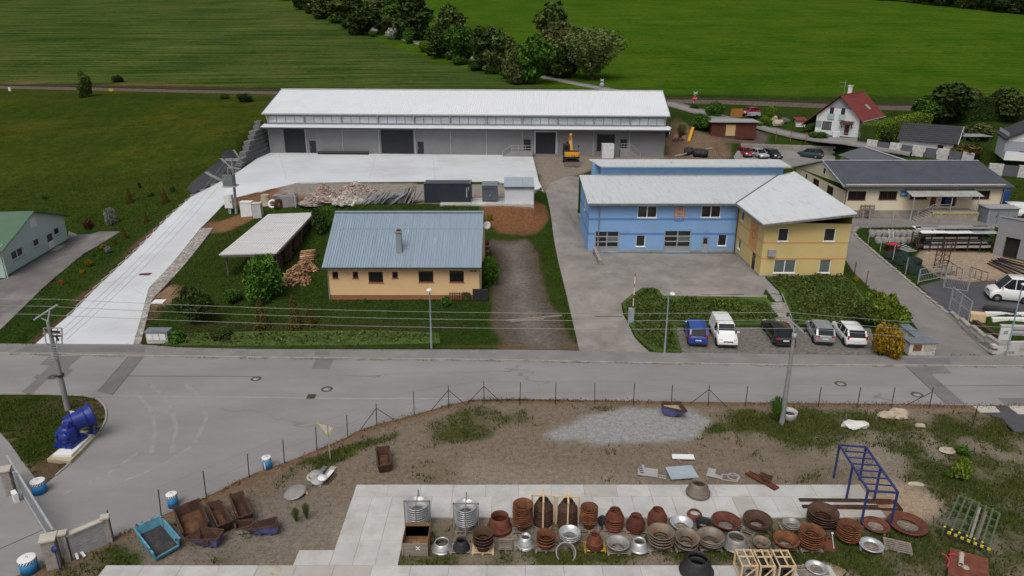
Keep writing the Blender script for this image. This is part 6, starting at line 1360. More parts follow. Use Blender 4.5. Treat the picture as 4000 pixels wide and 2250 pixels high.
# ================================================================ vehicles
def paint(name,c,met=.0): return mat('paint_'+name,c,.3,.04,1,6,metal=met,spec=.5,coat=.6)
m_tyre = mat('tyre_rubber',(.018,.018,.019),.9,.2,4); m_rim = mat('alloy_rim',(.36,.37,.38),.35,.1,3,metal=.5); m_plas = mat('black_plastic',(.03,.031,.033),.7,.15,3)
m_head = mat('headlight_glass',(.60,.62,.63),.1,.1,3,spec=.6); m_tail = mat('tail_light_red',(.42,.012,.015),.2,.1,3); m_plate = mat('number_plate',(.68,.68,.66),.6); m_cglass = mat('car_glass',(.016,.019,.021),.12,.2,1,spec=.25)
def wheel_mesh(r,w):
 b = MB(); b.lathe([(r*.62,-w/2),(r*.94,-w/2),(r,-w*.36),(r,w*.36),(r*.94,w/2),(r*.62,w/2)],22,M=Matrix.Rotation(R(90),4,'Y'),closed=True); ty = b.mesh('tyre',m_tyre)
 b = MB(); b.lathe([(0,-w*.40),(r*.2,-w*.42),(r*.22,-w*.34),(r*.58,-w*.36),(r*.63,-w*.46),(r*.63,w*.46),(r*.58,w*.36),(r*.22,w*.34),(r*.2,w*.42),(0,w*.40)],18,M=Matrix.Rotation(R(90),4,'Y'))
 for k in range(5):
  for sg in (-1,1): b.box(-.012+sg*w*.37,.012+sg*w*.37,-.035,.035,r*.15,r*.6,M=Matrix.Rotation(2*math.pi*k/5,4,'X'))
 return ty,b.mesh('rim',m_rim)
WM = wheel_mesh(.32,.21)
def add_wheel(t,x,y,r):
 s = r/.32; w = thing('wheel','','');
 for k in ('label','category'): del w[k]
 w.parent = t; w.location = (x,y,r); w.scale = (s,s,s); inst('tyre',WM[0],w); inst('rim',WM[1],w)
def ring_section(hw,zb,zt,y,cham=.1):
 return [Vector((-hw*.90,y,zb)),Vector((-hw*.985,y,zb+.10)),Vector((-hw,y,zb+(zt-zb)*.45)),Vector((-hw*.97,y,zt-.10)),Vector((-hw*.88,y,zt-.015)),Vector((-hw*.5,y,zt+.01)),Vector((hw*.5,y,zt+.01)),Vector((hw*.88,y,zt-.015)),Vector((hw*.97,y,zt-.10)),Vector((hw,y,zb+(zt-zb)*.45)),Vector((hw*.985,y,zb+.10)),Vector((hw*.90,y,zb))]
def car(name,label,cat,loc,rz,L,W,H,pm,belt=.93,ws=(.24,.42),rear=(.86,.975),hood=.86,panel=False,wr=.31,plate='',glassroof=False,rails=False,group='parked cars',deck=None,nose=.62,smooth=True):
 """front towards +Y; ws/rear: windscreen and rear-window foot and head as fractions of the length from the front"""
 t = thing(name,label,cat,loc,rz,group); hw = W/2; Y = lambda f: L/2-f*L; zb = .2; deck = deck or belt
 st = [(0,.90,zb+.12,nose-.1),(.012,.94,zb+.05,nose),(.05,.975,zb,nose+.10),(.12,.99,zb,hood-.06),(ws[0]-.01,1,zb,hood+.02),(ws[0]+.06,1,zb,belt),(.5,1,zb,belt),(rear[1]-.06,1,zb,deck+.01),(rear[1]-.005,.985,zb+.02,deck),(.99,.955,zb+.06,deck-.06),(1,.92,zb+.14,deck-.18)]
 b = MB(); b.loft([ring_section(hw*k,z0,z1,Y(f)) for f,k,z0,z1 in st]); b.build('body',pm,t)
 # cabin
 tw = hw*.80; bw = hw*.955
 def cab(f,z,w): return [Vector((-w[0],Y(f),belt-.06)),Vector((-w[1],Y(f),z-.06)),Vector((-w[1]*.9,Y(f),z)),Vector((w[1]*.9,Y(f),z)),Vector((w[1],Y(f),z-.06)),Vector((w[0],Y(f),belt-.06))]
 Hm = H*.985
 rings = [cab(ws[0]-.01,hood+.0,(bw*.9,bw*.86)),cab(ws[1],Hm,(bw,tw)),cab((ws[1]+rear[0])/2,H,(bw,tw*1.02)),cab(rear[0],Hm-.02,(bw,tw)),cab(rear[1],deck+.02,(bw*.93,bw*.88))]
 b = MB(); b.loft(rings,0,True,False); cabin = b.build('cabin',pm if panel else m_cglass,t)
 def edge(i,j,k): return rings[i][k],rings[j][k]
 def strip(nm,pts,w,m=pm,hh=.03):
  for p0,p1 in zip(pts,pts[1:]): b = MB(); b.bar(p0,p1,w,hh); b.build(nm,m,cabin)
 # roof skin
 if not panel:
  b = MB(); e = .012; rp = [[p+Vector((0,0,e)) for p in r[1:5]] for r in rings[1:4]]; b.loft(rp+[],0,False,True,closed=False); b.build('roof',m_cglass if glassroof else pm,cabin)
  for k in (1,4):
   sg = -1 if k == 1 else 1; o_ = Vector((sg*.008,0,.006))
   strip('roof_rail' if rails else 'roof_edge',[rings[i][k]+o_+Vector((0,0,.03)) for i in (1,2,3)],.05,m_rim if rails else pm)
   strip('front_pillar',[rings[0][k]+o_,rings[1][k]+o_],.06); strip('rear_pillar',[rings[3][k]+o_,rings[4][k]+o_],.15,hh=.10)
   for f in (.54,.77):
    if f < rear[0]: p = Vector((sg*(bw+.004),Y(f),belt-.04)); p2 = Vector((sg*(tw+.016),Y(f),H-.07)); strip('door_pillar',[p,p2],.07)
 else:
  o_ = .012
  def gl(nm,P,n): b = MB(); ext(b,P,n); b.build(nm,m_cglass,cabin)
  r0,r1 = rings[0],rings[1]; P = [r0[1].lerp(r1[1],.1),r0[4].lerp(r1[4],.1),r0[3].lerp(r1[3],.92),r0[2].lerp(r1[2],.92)]; nn = (P[1]-P[0]).cross(P[3]-P[0]).normalized(); nn = nn if nn.y > 0 else -nn; gl('windscreen',[p+nn*.006 for p in P],nn*.02)
  for sg,a,b2 in ((-1,0,1),(1,5,4)):
   f1 = ws[1]+.12; x0 = sg*(bw+.004); x1 = sg*(bw*.25+tw*.75+.012)
   gl('side_window',[Vector((x0,Y(ws[0]+.05),belt)),Vector((x0,Y(f1),belt)),Vector((x1,Y(f1),H*.90)),Vector((x1,Y(ws[1]-.01),H*.90))],Vector((sg*.015,0,0)))
 for sg in (-1,1):
  for f in (wr_f := (.175,.82)):
   b = MB(); b.lathe([(0,-.12),(wr*1.17,-.12),(wr*1.17,.015),(0,.015)],20,M=Matrix.Translation((sg*(hw-.01),Y(f),wr)) @ Matrix.Rotation(R(90)*sg,4,'Y')); b.build('wheel_arch',m_plas,t); add_wheel(t,sg*(hw-.085),Y(f),wr)
  b = MB(); b.box(-.16,.16,-.06,.05,-.08,.09,M=Matrix.Translation((sg*hw*.70,Y(.028),nose+.06)) @ Matrix.Rotation(R(-28)*sg,4,'Z') @ Matrix.Rotation(R(25),4,'X')); b.build('headlight',m_head,t)
  tall = panel or H > 1.52; b = MB(); b.box(-.07 if tall else -.16,.07 if tall else .14,-.03,.05,-.17 if tall else -.07,.17 if tall else .07,M=Matrix.Translation((sg*(hw*.86 if tall else hw*.74),Y(.992),deck-(.02 if tall else .12))) @ Matrix.Rotation(R(12)*sg,4,'Z')); b.build('tail_light',m_tail,t)
  b = MB(); b.box(-.10,.10,-.05,.05,-.06,.08,M=Matrix.Translation((sg*(hw+.09),Y(ws[0]+.06),belt+.06))); b.build('mirror',pm if not panel else pm,t)
 for f,nm in ((.003,'front_bumper'),(.997,'rear_bumper')):
  z = .42; s = 1 if f < .5 else -1; b = MB(); b.box(-hw*.86,hw*.86,-.06,.03,z-.17,z-.03,M=Matrix.Translation((0,Y(f)-.0*s,0))); b.build(nm,m_plas,t)
  boxpart('number_plate',m_plate,t,-.26,.26,Y(f)+(.005 if s > 0 else -.045),Y(f)+(.045 if s > 0 else -.005),(.40 if s > 0 else .58),(.51 if s > 0 else .69))
 boxpart('grille',m_plas,t,-hw*.45,hw*.45,Y(0)-.02,Y(0)+.012,nose-.12,nose-.02)
 return t
def park(px,py,back=0): p = gp(px,py); return p
def place(px,py,rz,L,front):               # pixel of the bumper that faces the camera, on the ground -> centre
 p = gp(px,py); d = Vector((-math.sin(rz),math.cos(rz),0))*(L/2)*(-1 if front else 1); c = Vector((p.x,p.y,0))+d; c.z = h(c.x,c.y)+.06; return c
P_ = (2000,1126)
car('blue_car','blue tall hatchback parked first in the row by the hedge','car',place(*q(*P_,1868,603),R(-7),4.2,False),R(-7),4.2,1.7,1.6,paint('blue',(.012,.05,.30)),belt=1.0,ws=(.22,.38),rear=(.90,.985))
car('delivery_van','white delivery van with black bumper beside the blue car','van',place(*q(*P_,2168,620),R(176),4.4,True),R(176),4.4,1.83,1.88,paint('white',(.74,.74,.73)),belt=1.12,ws=(.17,.33),rear=(.955,.992),hood=1.02,panel=True,wr=.32,nose=.72,deck=1.12)
car('black_coupe','black low five-door car between the stair and the pole','car',place(*q(3000,1126,172,608),R(-3),4.7,False),R(-3),4.7,1.85,1.38,paint('black',(.008,.008,.009)),belt=.90,ws=(.29,.45),rear=(.74,.93),wr=.33)
car('silver_car','silver hatchback parked next to the white estate','car',place(*q(3000,1126,566,590),R(-8),4.0,False),R(-8),4.0,1.72,1.52,paint('silver',(.36,.38,.39),.4),belt=.98,ws=(.22,.39),rear=(.90,.985))
car('white_car','white family car with roof rails at the end of the row','car',place(*q(3000,1126,885,615),R(-5),4.35,False),R(-5),4.35,1.8,1.55,paint('white',(.74,.74,.73)),belt=.97,ws=(.24,.41),rear=(.89,.985),rails=True)
P2_ = (2000,563)
car('red_car','red hatchback in the upper car park','car',place(*q(*P2_,2388,142),R(188),3.9,True),R(188),3.9,1.65,1.46,paint('red',(.27,.012,.02)))
car('pale_estate','pale silver estate car beside the red hatchback','car',place(*q(*P2_,2545,155),R(190),4.5,True),R(190),4.5,1.75,1.46,paint('pale_silver',(.50,.52,.53),.3),rails=True)
car('black_estate','black estate car beside the pale silver one','car',place(*q(3000,563,108,158),R(192),4.6,True),R(192),4.6,1.8,1.48,paint('black',(.008,.008,.009)),rails=True)
p = gp(*q(3000,563,425,140)); car('green_suv','dark teal SUV standing apart in the upper car park','car',(p.x,p.y+.5,p.z+.06),math.atan2(.74,.67),4.5,1.86,1.65,paint('teal',(.018,.045,.05)),belt=1.05,wr=.36,hood=1.0,nose=.75)
p = gp(*q(2000,0,2395,1160)); car('far_red_car','small red car in the garden by the railway','car',(p.x,p.y+.4,p.z+.05),R(115),3.9,1.68,1.5,paint('crimson',(.36,.01,.035)))
p = gp(*q(3000,563,2490,742)); car('small_white_van','small white van by the workshop at the picture edge','van',(p.x-.3,p.y+.8,p.z+.06),R(80),4.3,1.8,1.85,paint('white',(.74,.74,.73)),belt=1.1,ws=(.19,.35),rear=(.955,.992),hood=1.0,panel=True,nose=.74,deck=1.1)
# crew-cab flatbed
p = gp(*q(3000,1126,2400,165)); t = car('crew_cab_truck','white crew-cab flatbed truck in the metal yard','truck',(p.x+.9,p.y+1.3,p.z+.06),R(72),3.7,2.0,2.4,paint('white',(.74,.74,.73)),belt=1.4,ws=(.20,.42),rear=(.965,.99),hood=1.22,nose=.92,deck=1.4,wr=.36,group='')
boxpart('load_bed',m_greyf,t,-1.0,1.0,-5.4,-1.95,.85,.98)
for x in (-1.0,.95): boxpart('drop_side',m_galv,t,x,x+.05,-5.4,-1.95,.98,1.4)
boxpart('drop_side',m_galv,t,-.95,.95,-5.4,-5.35,.98,1.4); boxpart('chassis',m_plas,t,-.5,.5,-5.2,-1.5,.45,.84)
for x in (-.85,.85): add_wheel(t,x,-4.2,.36)
# trailer by the far red car
p = gp(*q(2000,0,2430,1185)); t = thing('car_trailer','small grey box trailer in front of the far red car','trailer',(p.x,p.y,p.z+.05),R(15));
boxpart('box',m_galv,t,-1.1,1.1,-.65,.65,.42,.95); piece('cover',m_greyf,t,lambda b: b.box(-1.08,1.08,-.63,.63,.951,1.0)); piece('drawbar',m_galv,t,lambda b: b.bar((-1.1,0,.45),(-2.0,0,.4),.08))
for y in (-.7,.7): w = inst('wheel',WM[0],t,(.2,y,.3),(0,0,R(90)))
# ================================================================ wheeled excavator
JY = mat('digger_yellow',(.62,.30,.02),.5,.12,2,dirt=(.25,.13,.03),dirt_at=(.6,.8),dirt_scale=2)
p = gp(*q(*P2_,602,232)); t = thing('excavator','yellow wheeled excavator with folded boom in front of the warehouse','excavator',(p.x,p.y+2.6,p.z+.03),R(2))
boxpart('chassis',m_plas,t,-.95,.95,-2.0,2.0,.55,1.05); boxpart('dozer_blade',mat('worn_steel',(.20,.17,.14),.6,.25),t,-1.25,1.25,-2.75,-2.6,.15,.8); piece('blade_arm',m_plas,t,lambda b: (b.bar((-.5,-2.6,.45),(-.5,-1.9,.7),.16),b.bar((.5,-2.6,.45),(.5,-1.9,.7),.16)))
for x in (-1.0,1.0):
 for y in (-1.45,1.3): add_wheel(t,x,y,.5)
up = piece('turntable',m_plas,t,lambda b: b.lathe([(.75,1.05),(.75,1.25),(0,1.25)],20))
b = MB(); b.prism([(-1.22,-1.2),(-1.22,-2.0),(-.95,-2.35),(.95,-2.35),(1.22,-2.0),(1.22,-1.2)],1.62,2.0); b.build('counterweight',JY,t); b = MB(); b.prism([(-1.2,-1.2),(-1.2,-1.95),(-.93,-2.32),(.93,-2.32),(1.2,-1.95),(1.2,-1.2)],1.26,1.62); b.build('counterweight_skirt',BLACK,t)
boxpart('engine_cover',BLACK,t,-1.2,1.2,-1.19,.2,1.26,2.25); boxpart('engine_top',JY,t,-1.2,1.2,-2.0,-1.0,2.001,2.2)
boxpart('side_body',JY,t,.35,1.2,.21,1.5,1.26,2.1); cb_ = boxpart('cab',m_plas,t,-1.2,-.2,.21,1.75,1.26,3.05)
boxpart('rear_window',m_cglass,cb_,-1.1,-.3,.19,.209,2.15,2.9); boxpart('side_window',m_cglass,cb_,-1.215,-1.201,.35,1.6,1.9,2.9); boxpart('cab_roof',m_plas,cb_,-1.24,-.16,.15,1.8,3.051,3.15)
m_j = text('lettering','JCB',.42,BLACK,t,Matrix.Translation((.12,-2.36,1.7)) @ FACE_CAM)
piece('boom',JY,t,lambda b: (b.bar((.1,.9,1.9),(.1,1.7,3.6),.5,.6),b.bar((.1,1.7,3.6),(.05,1.3,4.7),.4,.5))); piece('stick',JY,t,lambda b: b.bar((.05,1.25,4.65),(.0,2.9,2.9),.32,.4)); piece('cylinder',m_rim,t,lambda b: b.tube([(.25,1.0,2.2),(.25,1.3,4.0)],.08))
piece('bucket',m_plas,t,lambda b: b.prism([(-.5,2.6),(.5,2.6),(.5,3.4),(-.5,3.4)],2.4,3.2)); piece('mirror',m_plas,t,lambda b: (b.bar((1.2,.6,2.1),(1.3,.6,2.9),.04),b.box(1.2,1.4,.55,.6,2.7,3.0)))
# ================================================================ container, power unit, white cabin
m_cont = mat('dark_container_steel',(.028,.034,.045),.55,.12,1); m_contt = mat('container_roof',(.16,.19,.21),.5,.12,1)
a = at(*q(1000,563,1695,592),5.5); c = at(*q(1000,563,2162,592),5.5); w = c.x-a.x; hg = zat(q(0,563,0,402)[1],a.y)-5.55
t = thing('shipping_container','dark shipping container standing on the slabs below the yard','container',(a.x,a.y,5.62)); b = MB(); b.box(.05,w-.05,.05,2.35,.1,hg-.05)
for k in range(int(w/.28)): x = .12+k*.28; b.box(x,x+.14,.012,.05,.15,hg-.12)
b.build('body',m_cont,t); b = MB(); corr(b,(.05,.05,hg-.04),(.05,2.38,hg-.04),(w-.05,2.38,hg-.04),(w-.05,.05,hg-.04),9,.001,.03)
for k in range(int(w/.3)): x = .15+k*.3; b.box(x,x+.16,.15,2.28,hg-.04,hg-.01)
b.build('roof',m_contt,t)
for x in (0,w-.12):
 for y in (0,2.3): boxpart('corner_post',m_cont,t,x,x+.12,y,y+.12,0,hg)
for z in (0,hg-.1): boxpart('rail',m_cont,t,.12,w-.12,0,.1,z,z+.1)
for x in (.02,w-.14): boxpart('corner_casting',m_white,t,x+.02,x+.10,.04,.12,hg+.001,hg+.015)
M90 = Matrix.Translation((w-.55,.0,hg*.52)) @ FACE_CAM @ Matrix.Rotation(R(-90),4,'Z'); text('lettering','CONTAINEX',.22,m_white,t,M90); M91 = Matrix.Translation((w-.28,.0,hg*.72)) @ FACE_CAM @ Matrix.Rotation(R(-90),4,'Z'); text('lettering','22 G1',.18,m_white,t,M91)
a = at(*q(1000,563,2275,588),5.5); c = at(*q(1000,563,2428,588),5.5); w = c.x-a.x; hg = zat(q(0,563,0,425)[1],a.y)-5.55; m_gen = mat('slate_grey_steel',(.085,.10,.115),.5,.1,1)
t = thing('power_unit','slate grey generator cabinet between the container and the white cabin','generator',(a.x,a.y,5.6)); boxpart('body',m_gen,t,0,w,0,2.6,.15,hg); boxpart('roof',m_contt,t,-.06,w+.06,-.06,2.66,hg,hg+.1); boxpart('skid',m_plas,t,.05,w-.05,.05,2.55,0,.15)
text('lettering','GENPOWER',w*.13,BLACK,t,Matrix.Translation((w*.52,-.005,hg*.8)) @ FACE_CAM); boxpart('door_seam',BLACK,t,w*.5-.01,w*.5+.01,-.012,-.001,.3,hg*.7); boxpart('handle',m_galv,t,w*.46,w*.54,-.03,-.001,hg*.38,hg*.43); piece('exhaust',m_galv,t,lambda b: b.lathe([(0,hg+.1),(.15,hg+.1),(.15,hg+.25),(0,hg+.3)],12,M=Matrix.Translation((w*.7,1.4,0))))
# slabs that carry them
base = bpy.data.objects.new('slab_footing',None); COL.objects.link(base); struct(base); xx = -9.2
while xx < 2.2: b = MB(); b.box(xx+.02,xx+1.98,88.55,92.2,5.0,5.6); b.build('slab',m_slab,base); xx += 2
a = at(*q(2000,563,-72,612),5.3); c = at(*q(2000,563,215,612),5.3); w = c.x-a.x; hg = zat(q(0,563,0,430)[1],a.y)-5.3
t = thing('white_cabin','white site cabin with pale blue-grey sloping roof by the soil bank','cabin',(a.x,a.y,5.25)); boxpart('body',mat('cabin_white',(.56,.57,.60),.6,.05),t,0,w,0,4.2,.25,hg); boxpart('base',m_gen,t,.0,w,-.01,4.21,0,.25)
b = MB(); ext(b,[(-.12,-.15,hg),(w+.12,-.15,hg),(w+.12,4.4,hg+.35),(-.12,4.4,hg+.35)],(0,0,.1)); b.build('roof',mat('cabin_roof',(.32,.37,.41),.45,.08),t); piece('downpipe',m_galv,t,lambda b: b.tube([(w+.06,.1,.2),(w+.06,.1,hg)],.045)); boxpart('fascia',m_gen,t,-.12,w+.12,-.19,-.151,hg-.12,hg+.1); piece('aerial',m_galv,t,lambda b: b.tube([(w*.62,.2,hg+.1),(w*.62,.2,hg+1.1)],.015,5))
# wrapped block next to the digger
a = gp(*q(2000,563,905,150)); t = thing('wrapped_pallet_load','white film-wrapped load standing by the warehouse stair','wrapped load',a); boxpart('wrap',mat('white_film',(.62,.63,.65),.3,.12,2),t,0,2.0,0,1.6,.12,2.5); boxpart('base',PALL,t,-.02,2.02,-.02,1.62,0,.119)
tag(piece('pipe_roll',BLACK,None,lambda b: (b.tube([wl(wf.uv(1250,598)[0],-1.0,5.95),wl(wf.uv(1446,598)[0],-1.0,5.95)],.3,14))),'long black plastic pipe lying along the warehouse wall','pipe')
# ================================================================ big blue pump on its plinth
PB = mat('pump_blue',(.014,.03,.22),.4,.2,2.5,spec=.4)
PR = (0,1126); c0 = [at(*q(0,1687,a,b_),.15) for a,b_ in ((470,272),(700,300),(1010,-5),(880,-60),(640,60),(530,180))]
pl = thing('pump_plinth','buff concrete plinth with white top under the blue pump','plinth',(c0[0].x,c0[0].y,0)); o0 = Vector((c0[0].x,c0[0].y,0))
cor = [at(*q(0,1687,*p),.25)-o0 for p in ((470,272),(705,296),(1008,-12),(815,-12))]; b = MB(); ext(b,[Vector((p.x,p.y,0)) for p in cor],(0,0,.25)); b.build('base',mat('buff_concrete',(.42,.36,.25),.9,.15,2),pl)
cor2 = [at(*q(0,1687,*p),.4)-o0 for p in ((528,232),(715,234),(950,0),(800,0))]; b = MB(); ext(b,[Vector((p.x,p.y,.25)) for p in cor2],(0,0,.16)); b.build('white_top',m_white,pl)
pc = at(*q(0,1687,665,150),.41); t = thing('pump','large dark blue industrial pump monument with flared pipe','pump',pc,R(-8)); t.scale = (.86,.86,.86)
u_ = .0067
boxpart('base_frame',PB,t,-.75,.72,-.25,1.5,.0,.28); boxpart('base_frame',PB,t,-.68,.65,-.18,1.4,.28,.42)
b = MB(); b.prism([(-.6,-.1),(.58,-.1),(.62,.5),(.4,1.2),(-.5,1.2),(-.66,.5)],.42,1.25); b.build('casing',PB,t)
piece('casing_dome',PB,t,lambda b: b.lathe([(.62,1.25),(.6,1.45),(.35,1.6),(0,1.62)],20,M=Matrix.Translation((0,.5,0))))
def flange(nm,c,d,r,w=.07,m=PB,hole=0):
 M = Matrix.Translation(c) @ Vector(d).to_track_quat('Z','Y').to_matrix().to_4x4(); o = piece(nm,m,t,lambda b: b.lathe([(hole,0),(r,0),(r,w),(hole,w)],26,M=M,closed=True))
 for k in range(16): a = 2*math.pi*k/16; p = M @ Vector(((r-.06)*math.cos(a),(r-.06)*math.sin(a),-.02)); inst('bolt',BOLT,o,p,M.to_euler())
b = MB(); b.lathe([(0,0),(.028,0),(.028,w_ := .13),(0,.13)],6); BOLT = b.mesh('bolt',PB)
# the large pipe: open elbow mouth at the side, long barrel rising behind, flared end
ax0,ax1 = Vector((-.15,1.05,1.45)),Vector((.80,2.25,1.62)); dv = (ax1-ax0).normalized(); Mx = Matrix.Translation(ax0) @ dv.to_track_quat('Z','Y').to_matrix().to_4x4(); Lx = (ax1-ax0).length
piece('barrel',PB,t,lambda b: b.lathe([(.66,-.35),(.68,0),(.74,Lx*.5),(.78,Lx*.7),(.86,Lx*.9),(.98,Lx),(.98,Lx+.08),(.9,Lx+.08),(.7,Lx*.55),(.6,0)],30,M=Mx))
flange('flange',ax0+dv*.05,dv,.80); flange('flange',ax0+dv*(Lx*.62),dv,.88); flange('flange',ax1-dv*.02,dv,1.04,.06,hole=.8)
piece('mouth_ring',RUSTD,t,lambda b: b.lathe([(.40,0),(.56,0),(.56,.1),(.40,.1)],26,M=Matrix.Translation((-.62,.95,1.45)) @ Vector((-.75,-.5,.45)).to_track_quat('Z','Y').to_matrix().to_4x4(),closed=True)); piece('elbow',PB,t,lambda b: b.tube([(-.6,.97,1.43),(-.35,1.05,1.4),(-.05,1.25,1.55)],.5,18)); piece('mouth_dark',BLACK,t,lambda b: b.lathe([(0,.06),(.42,.06)],20,M=Matrix.Translation((-.62,.95,1.45)) @ Vector((-.75,-.5,.45)).to_track_quat('Z','Y').to_matrix().to_4x4()))
flange('side_flange',(-.62,.1,.95),(-.8,-.6,0),.30,.08); flange('front_flange',(.1,-.12,.85),(0,-1,.1),.42,.08); piece('front_cover',PB,t,lambda b: b.lathe([(0,.2),(.2,.18),(.36,.08)],20,M=Matrix.Translation((.1,-.2,.85)) @ Vector((0,-1,.1)).to_track_quat('Z','Y').to_matrix().to_4x4()))
piece('actuator',PB,t,lambda b: (b.bar((.2,.1,1.2),(.25,.5,1.95),.35,.3),b.bar((-.1,.0,1.35),(.45,.5,1.7),.16),b.box(-.05,.45,.1,.6,1.62,1.85))); piece('rod',PB,t,lambda b: b.tube([(-.3,-.1,1.1),(.4,.35,1.6)],.07))
piece('motor',BLACK,t,lambda b: b.lathe([(0,0),(.2,0),(.22,.1),(.22,.5),(0,.55)],16,M=Matrix.Translation((-.95,.15,.35)) @ Matrix.Rotation(R(90),4,'Y')))
piece('support',PB,t,lambda b: (b.bar((.75,2.1,0),(.75,2.1,1.5),.14),b.bar((.35,2.4,0),(.35,2.4,1.4),.14),b.bar((.75,2.1,.8),(1.05,1.85,.1),.12),b.box(.25,.95,1.95,2.5,.0,.1)))
for k in range(4): piece('bolt_lug',PB,t,lambda b: b.box(-.78+k*.46,-.66+k*.46,-.32,-.25,.05,.22))
piece('info_board',m_white,t,lambda b: b.box(-.75,-.15,1.9,1.95,1.3,2.0))
# ================================================================ poles, lamps, overhead lines
m_cpole = mat('grey_concrete_pole',(.25,.25,.245),.8,.15,1.5); m_insul = mat('dark_insulator',(.045,.03,.028),.4)
def zofs(px,py,base): return aty(px,py,base.y)
pb1 = at(265,1600,0); pt1 = aty(*q(*PR,480,330),pb1.y); t = thing('line_pole','tall concrete power pole with cross-arm and switch cage beside the pump','power pole',pb1); T = pt1-pb1
piece('pole',m_cpole,t,lambda b: b.tube([(0,0,0),T],[.2,.12],12))
def pp(a,b_,dy=0): return aty(*q(*PR,a,b_),pb1.y+dy)-pb1
piece('cross_arm',m_galv,t,lambda b: b.bar(pp(340,315),pp(580,160),.11)); piece('arm_strut',m_galv,t,lambda b: (b.bar(T,pp(500,225),.08),b.bar(T,pp(415,300),.06)))
ins = [pp(345,300),pp(460,220),pp(572,150)]
for p in ins: piece('insulator',m_insul,t,lambda b: b.lathe([(.05,-.05),(.09,.0),(.06,.08),(.09,.14),(.05,.2),(.09,.26),(0,.3)],10,M=Matrix.Translation(p)))
cg = [pp(440,400,-.5),pp(620,400,.4),pp(625,560,.4),pp(465,560,-.5)]
for i in range(4): piece('cage_bar',m_galv,t,lambda b: b.bar(cg[i],cg[(i+1) % 4],.06))
piece('cage_bar',m_galv,t,lambda b: b.bar(pp(435,455),pp(635,455),.07)); piece('cage_bar',m_galv,t,lambda b: b.bar(pp(580,400,.4),pp(565,560,.4),.05)); piece('switch',m_insul,t,lambda b: (b.bar(pp(520,435),pp(600,440),.12),b.bar(pp(560,475),pp(590,530),.1),b.bar(pp(530,480),pp(610,480),.1)))
for sx in (480,575): piece('ladder_rail',m_galv,t,lambda b: b.bar(pp(sx,560,-.35),pp(sx+45 if sx < 500 else sx,710,-.35),.035))
for k in range(6): piece('ladder_rung',m_galv,t,lambda b: b.bar(pp(482+k*6,570+k*26,-.35),pp(575,570+k*26,-.35),.03))
piece('clamp',m_insul,t,lambda b: b.lathe([(.2,0),(.24,.02),(.24,.18),(.2,.2)],12,M=Matrix.Translation(pp(612,885))))
PQ = (3000,1126); pb2 = at(*q(*PQ,137,1362),0); pt2 = aty(*q(*PQ,265,455),pb2.y); t2 = thing('line_pole','slender grey power pole behind the skip by the fence','power pole',pb2); T2 = pt2-pb2
piece('pole',m_cpole,t2,lambda b: b.tube([(0,0,0),T2],[.19,.11],12))
def p2(a,b_,dy=0): return aty(*q(*PQ,a,b_),pb2.y+dy)-pb2
piece('cross_arm',m_galv,t2,lambda b: b.bar(p2(190,290),p2(375,455),.11)); piece('arm_strut',m_galv,t2,lambda b: b.bar(p2(262,445),p2(245,340),.07)); piece('collar',m_galv,t2,lambda b: b.lathe([(.12,0),(.17,.02),(.17,.4),(.12,.42)],10,M=Matrix.Translation(p2(262,505))))
ins2 = [p2(197,275),p2(275,350),p2(365,435)]
for p in ins2: piece('insulator',m_insul,t2,lambda b: b.lathe([(.05,-.05),(.09,.0),(.06,.08),(.09,.14),(.05,.2),(0,.25)],10,M=Matrix.Translation(p)))
m_line = mat('power_line',(.30,.31,.29),.6)
def sag(a,b_,s,n=14): return [a.lerp(b_,k/n)-Vector((0,0,s*4*(k/n)*(1-k/n))) for k in range(n+1)]
W1 = [p+pb1+Vector((0,0,.3)) for p in ins]; W2 = [p+pb2+Vector((0,0,.25)) for p in ins2]
# match: highest wire in the picture is the farthest
for k,(a,c,nm) in enumerate(((2,0,'farthest'),(1,1,'middle'),(0,2,'nearest'))):
 A,B = W1[a],W2[c]; tag(piece('power_line',m_line,None,lambda b: b.tube(sag(A,B,.45),.016,4)),f'overhead power line spanning between the two poles, {nm} of three','power line','overhead lines along the road')
 d = Vector((-40,2,.6)); tag(piece('power_line',m_line,None,lambda b: b.tube(sag(A,A+d,.3),.016,4)),f'overhead power line leaving the pump-side pole, {nm} of three','power line','overhead lines along the road')
 E = aty(4010,q(*PQ,0,(368,440,522)[k])[1],50.5-k*.8); E2 = B+(E-B)*1.5; tag(piece('power_line',m_line,None,lambda b: b.tube(sag(B,E2,.3),.016,4)),f'overhead power line leaving the slender pole, {nm} of three','power line','overhead lines along the road')
# transformer pole in the yard
pb3 = gp(*q(0,563,2378,700)); pt3 = aty(*q(0,563,2330,140),pb3.y); t3 = thing('transformer_pole','pole carrying a green-grey transformer box at the driveway corner','power pole',pb3); T3 = pt3-pb3; Y3 = lambda a,b_,dy=0: aty(*q(0,563,a,b_),pb3.y+dy)-pb3
piece('pole',m_cpole,t3,lambda b: b.tube([(0,0,0),T3],[.2,.13],12)); tb = Y3(2332,405); m_trf = mat('transformer_green',(.15,.19,.17),.5,.1)
piece('transformer',m_trf,t3,lambda b: b.box(tb.x-.7,tb.x+.6,-1.2,-.1,tb.z,tb.z+1.4)); piece('platform',m_galv,t3,lambda b: b.box(tb.x-.8,tb.x+.8,-1.3,.3,tb.z-.15,tb.z-.01))
for k in range(4): piece('bushing',m_insul,t3,lambda b: b.lathe([(.07,0),(.1,.1),(.06,.3),(0,.5)],8,M=Matrix.Translation((tb.x-.5+k*.3,-.7,tb.z+1.4))))
for zz,hw_ in ((165,68),(240,45),(150,70)): A,B = Y3(2332-hw_,zz),Y3(2332+hw_,zz-2); piece('cross_arm',m_galv,t3,lambda b: b.bar(A,B,.1))
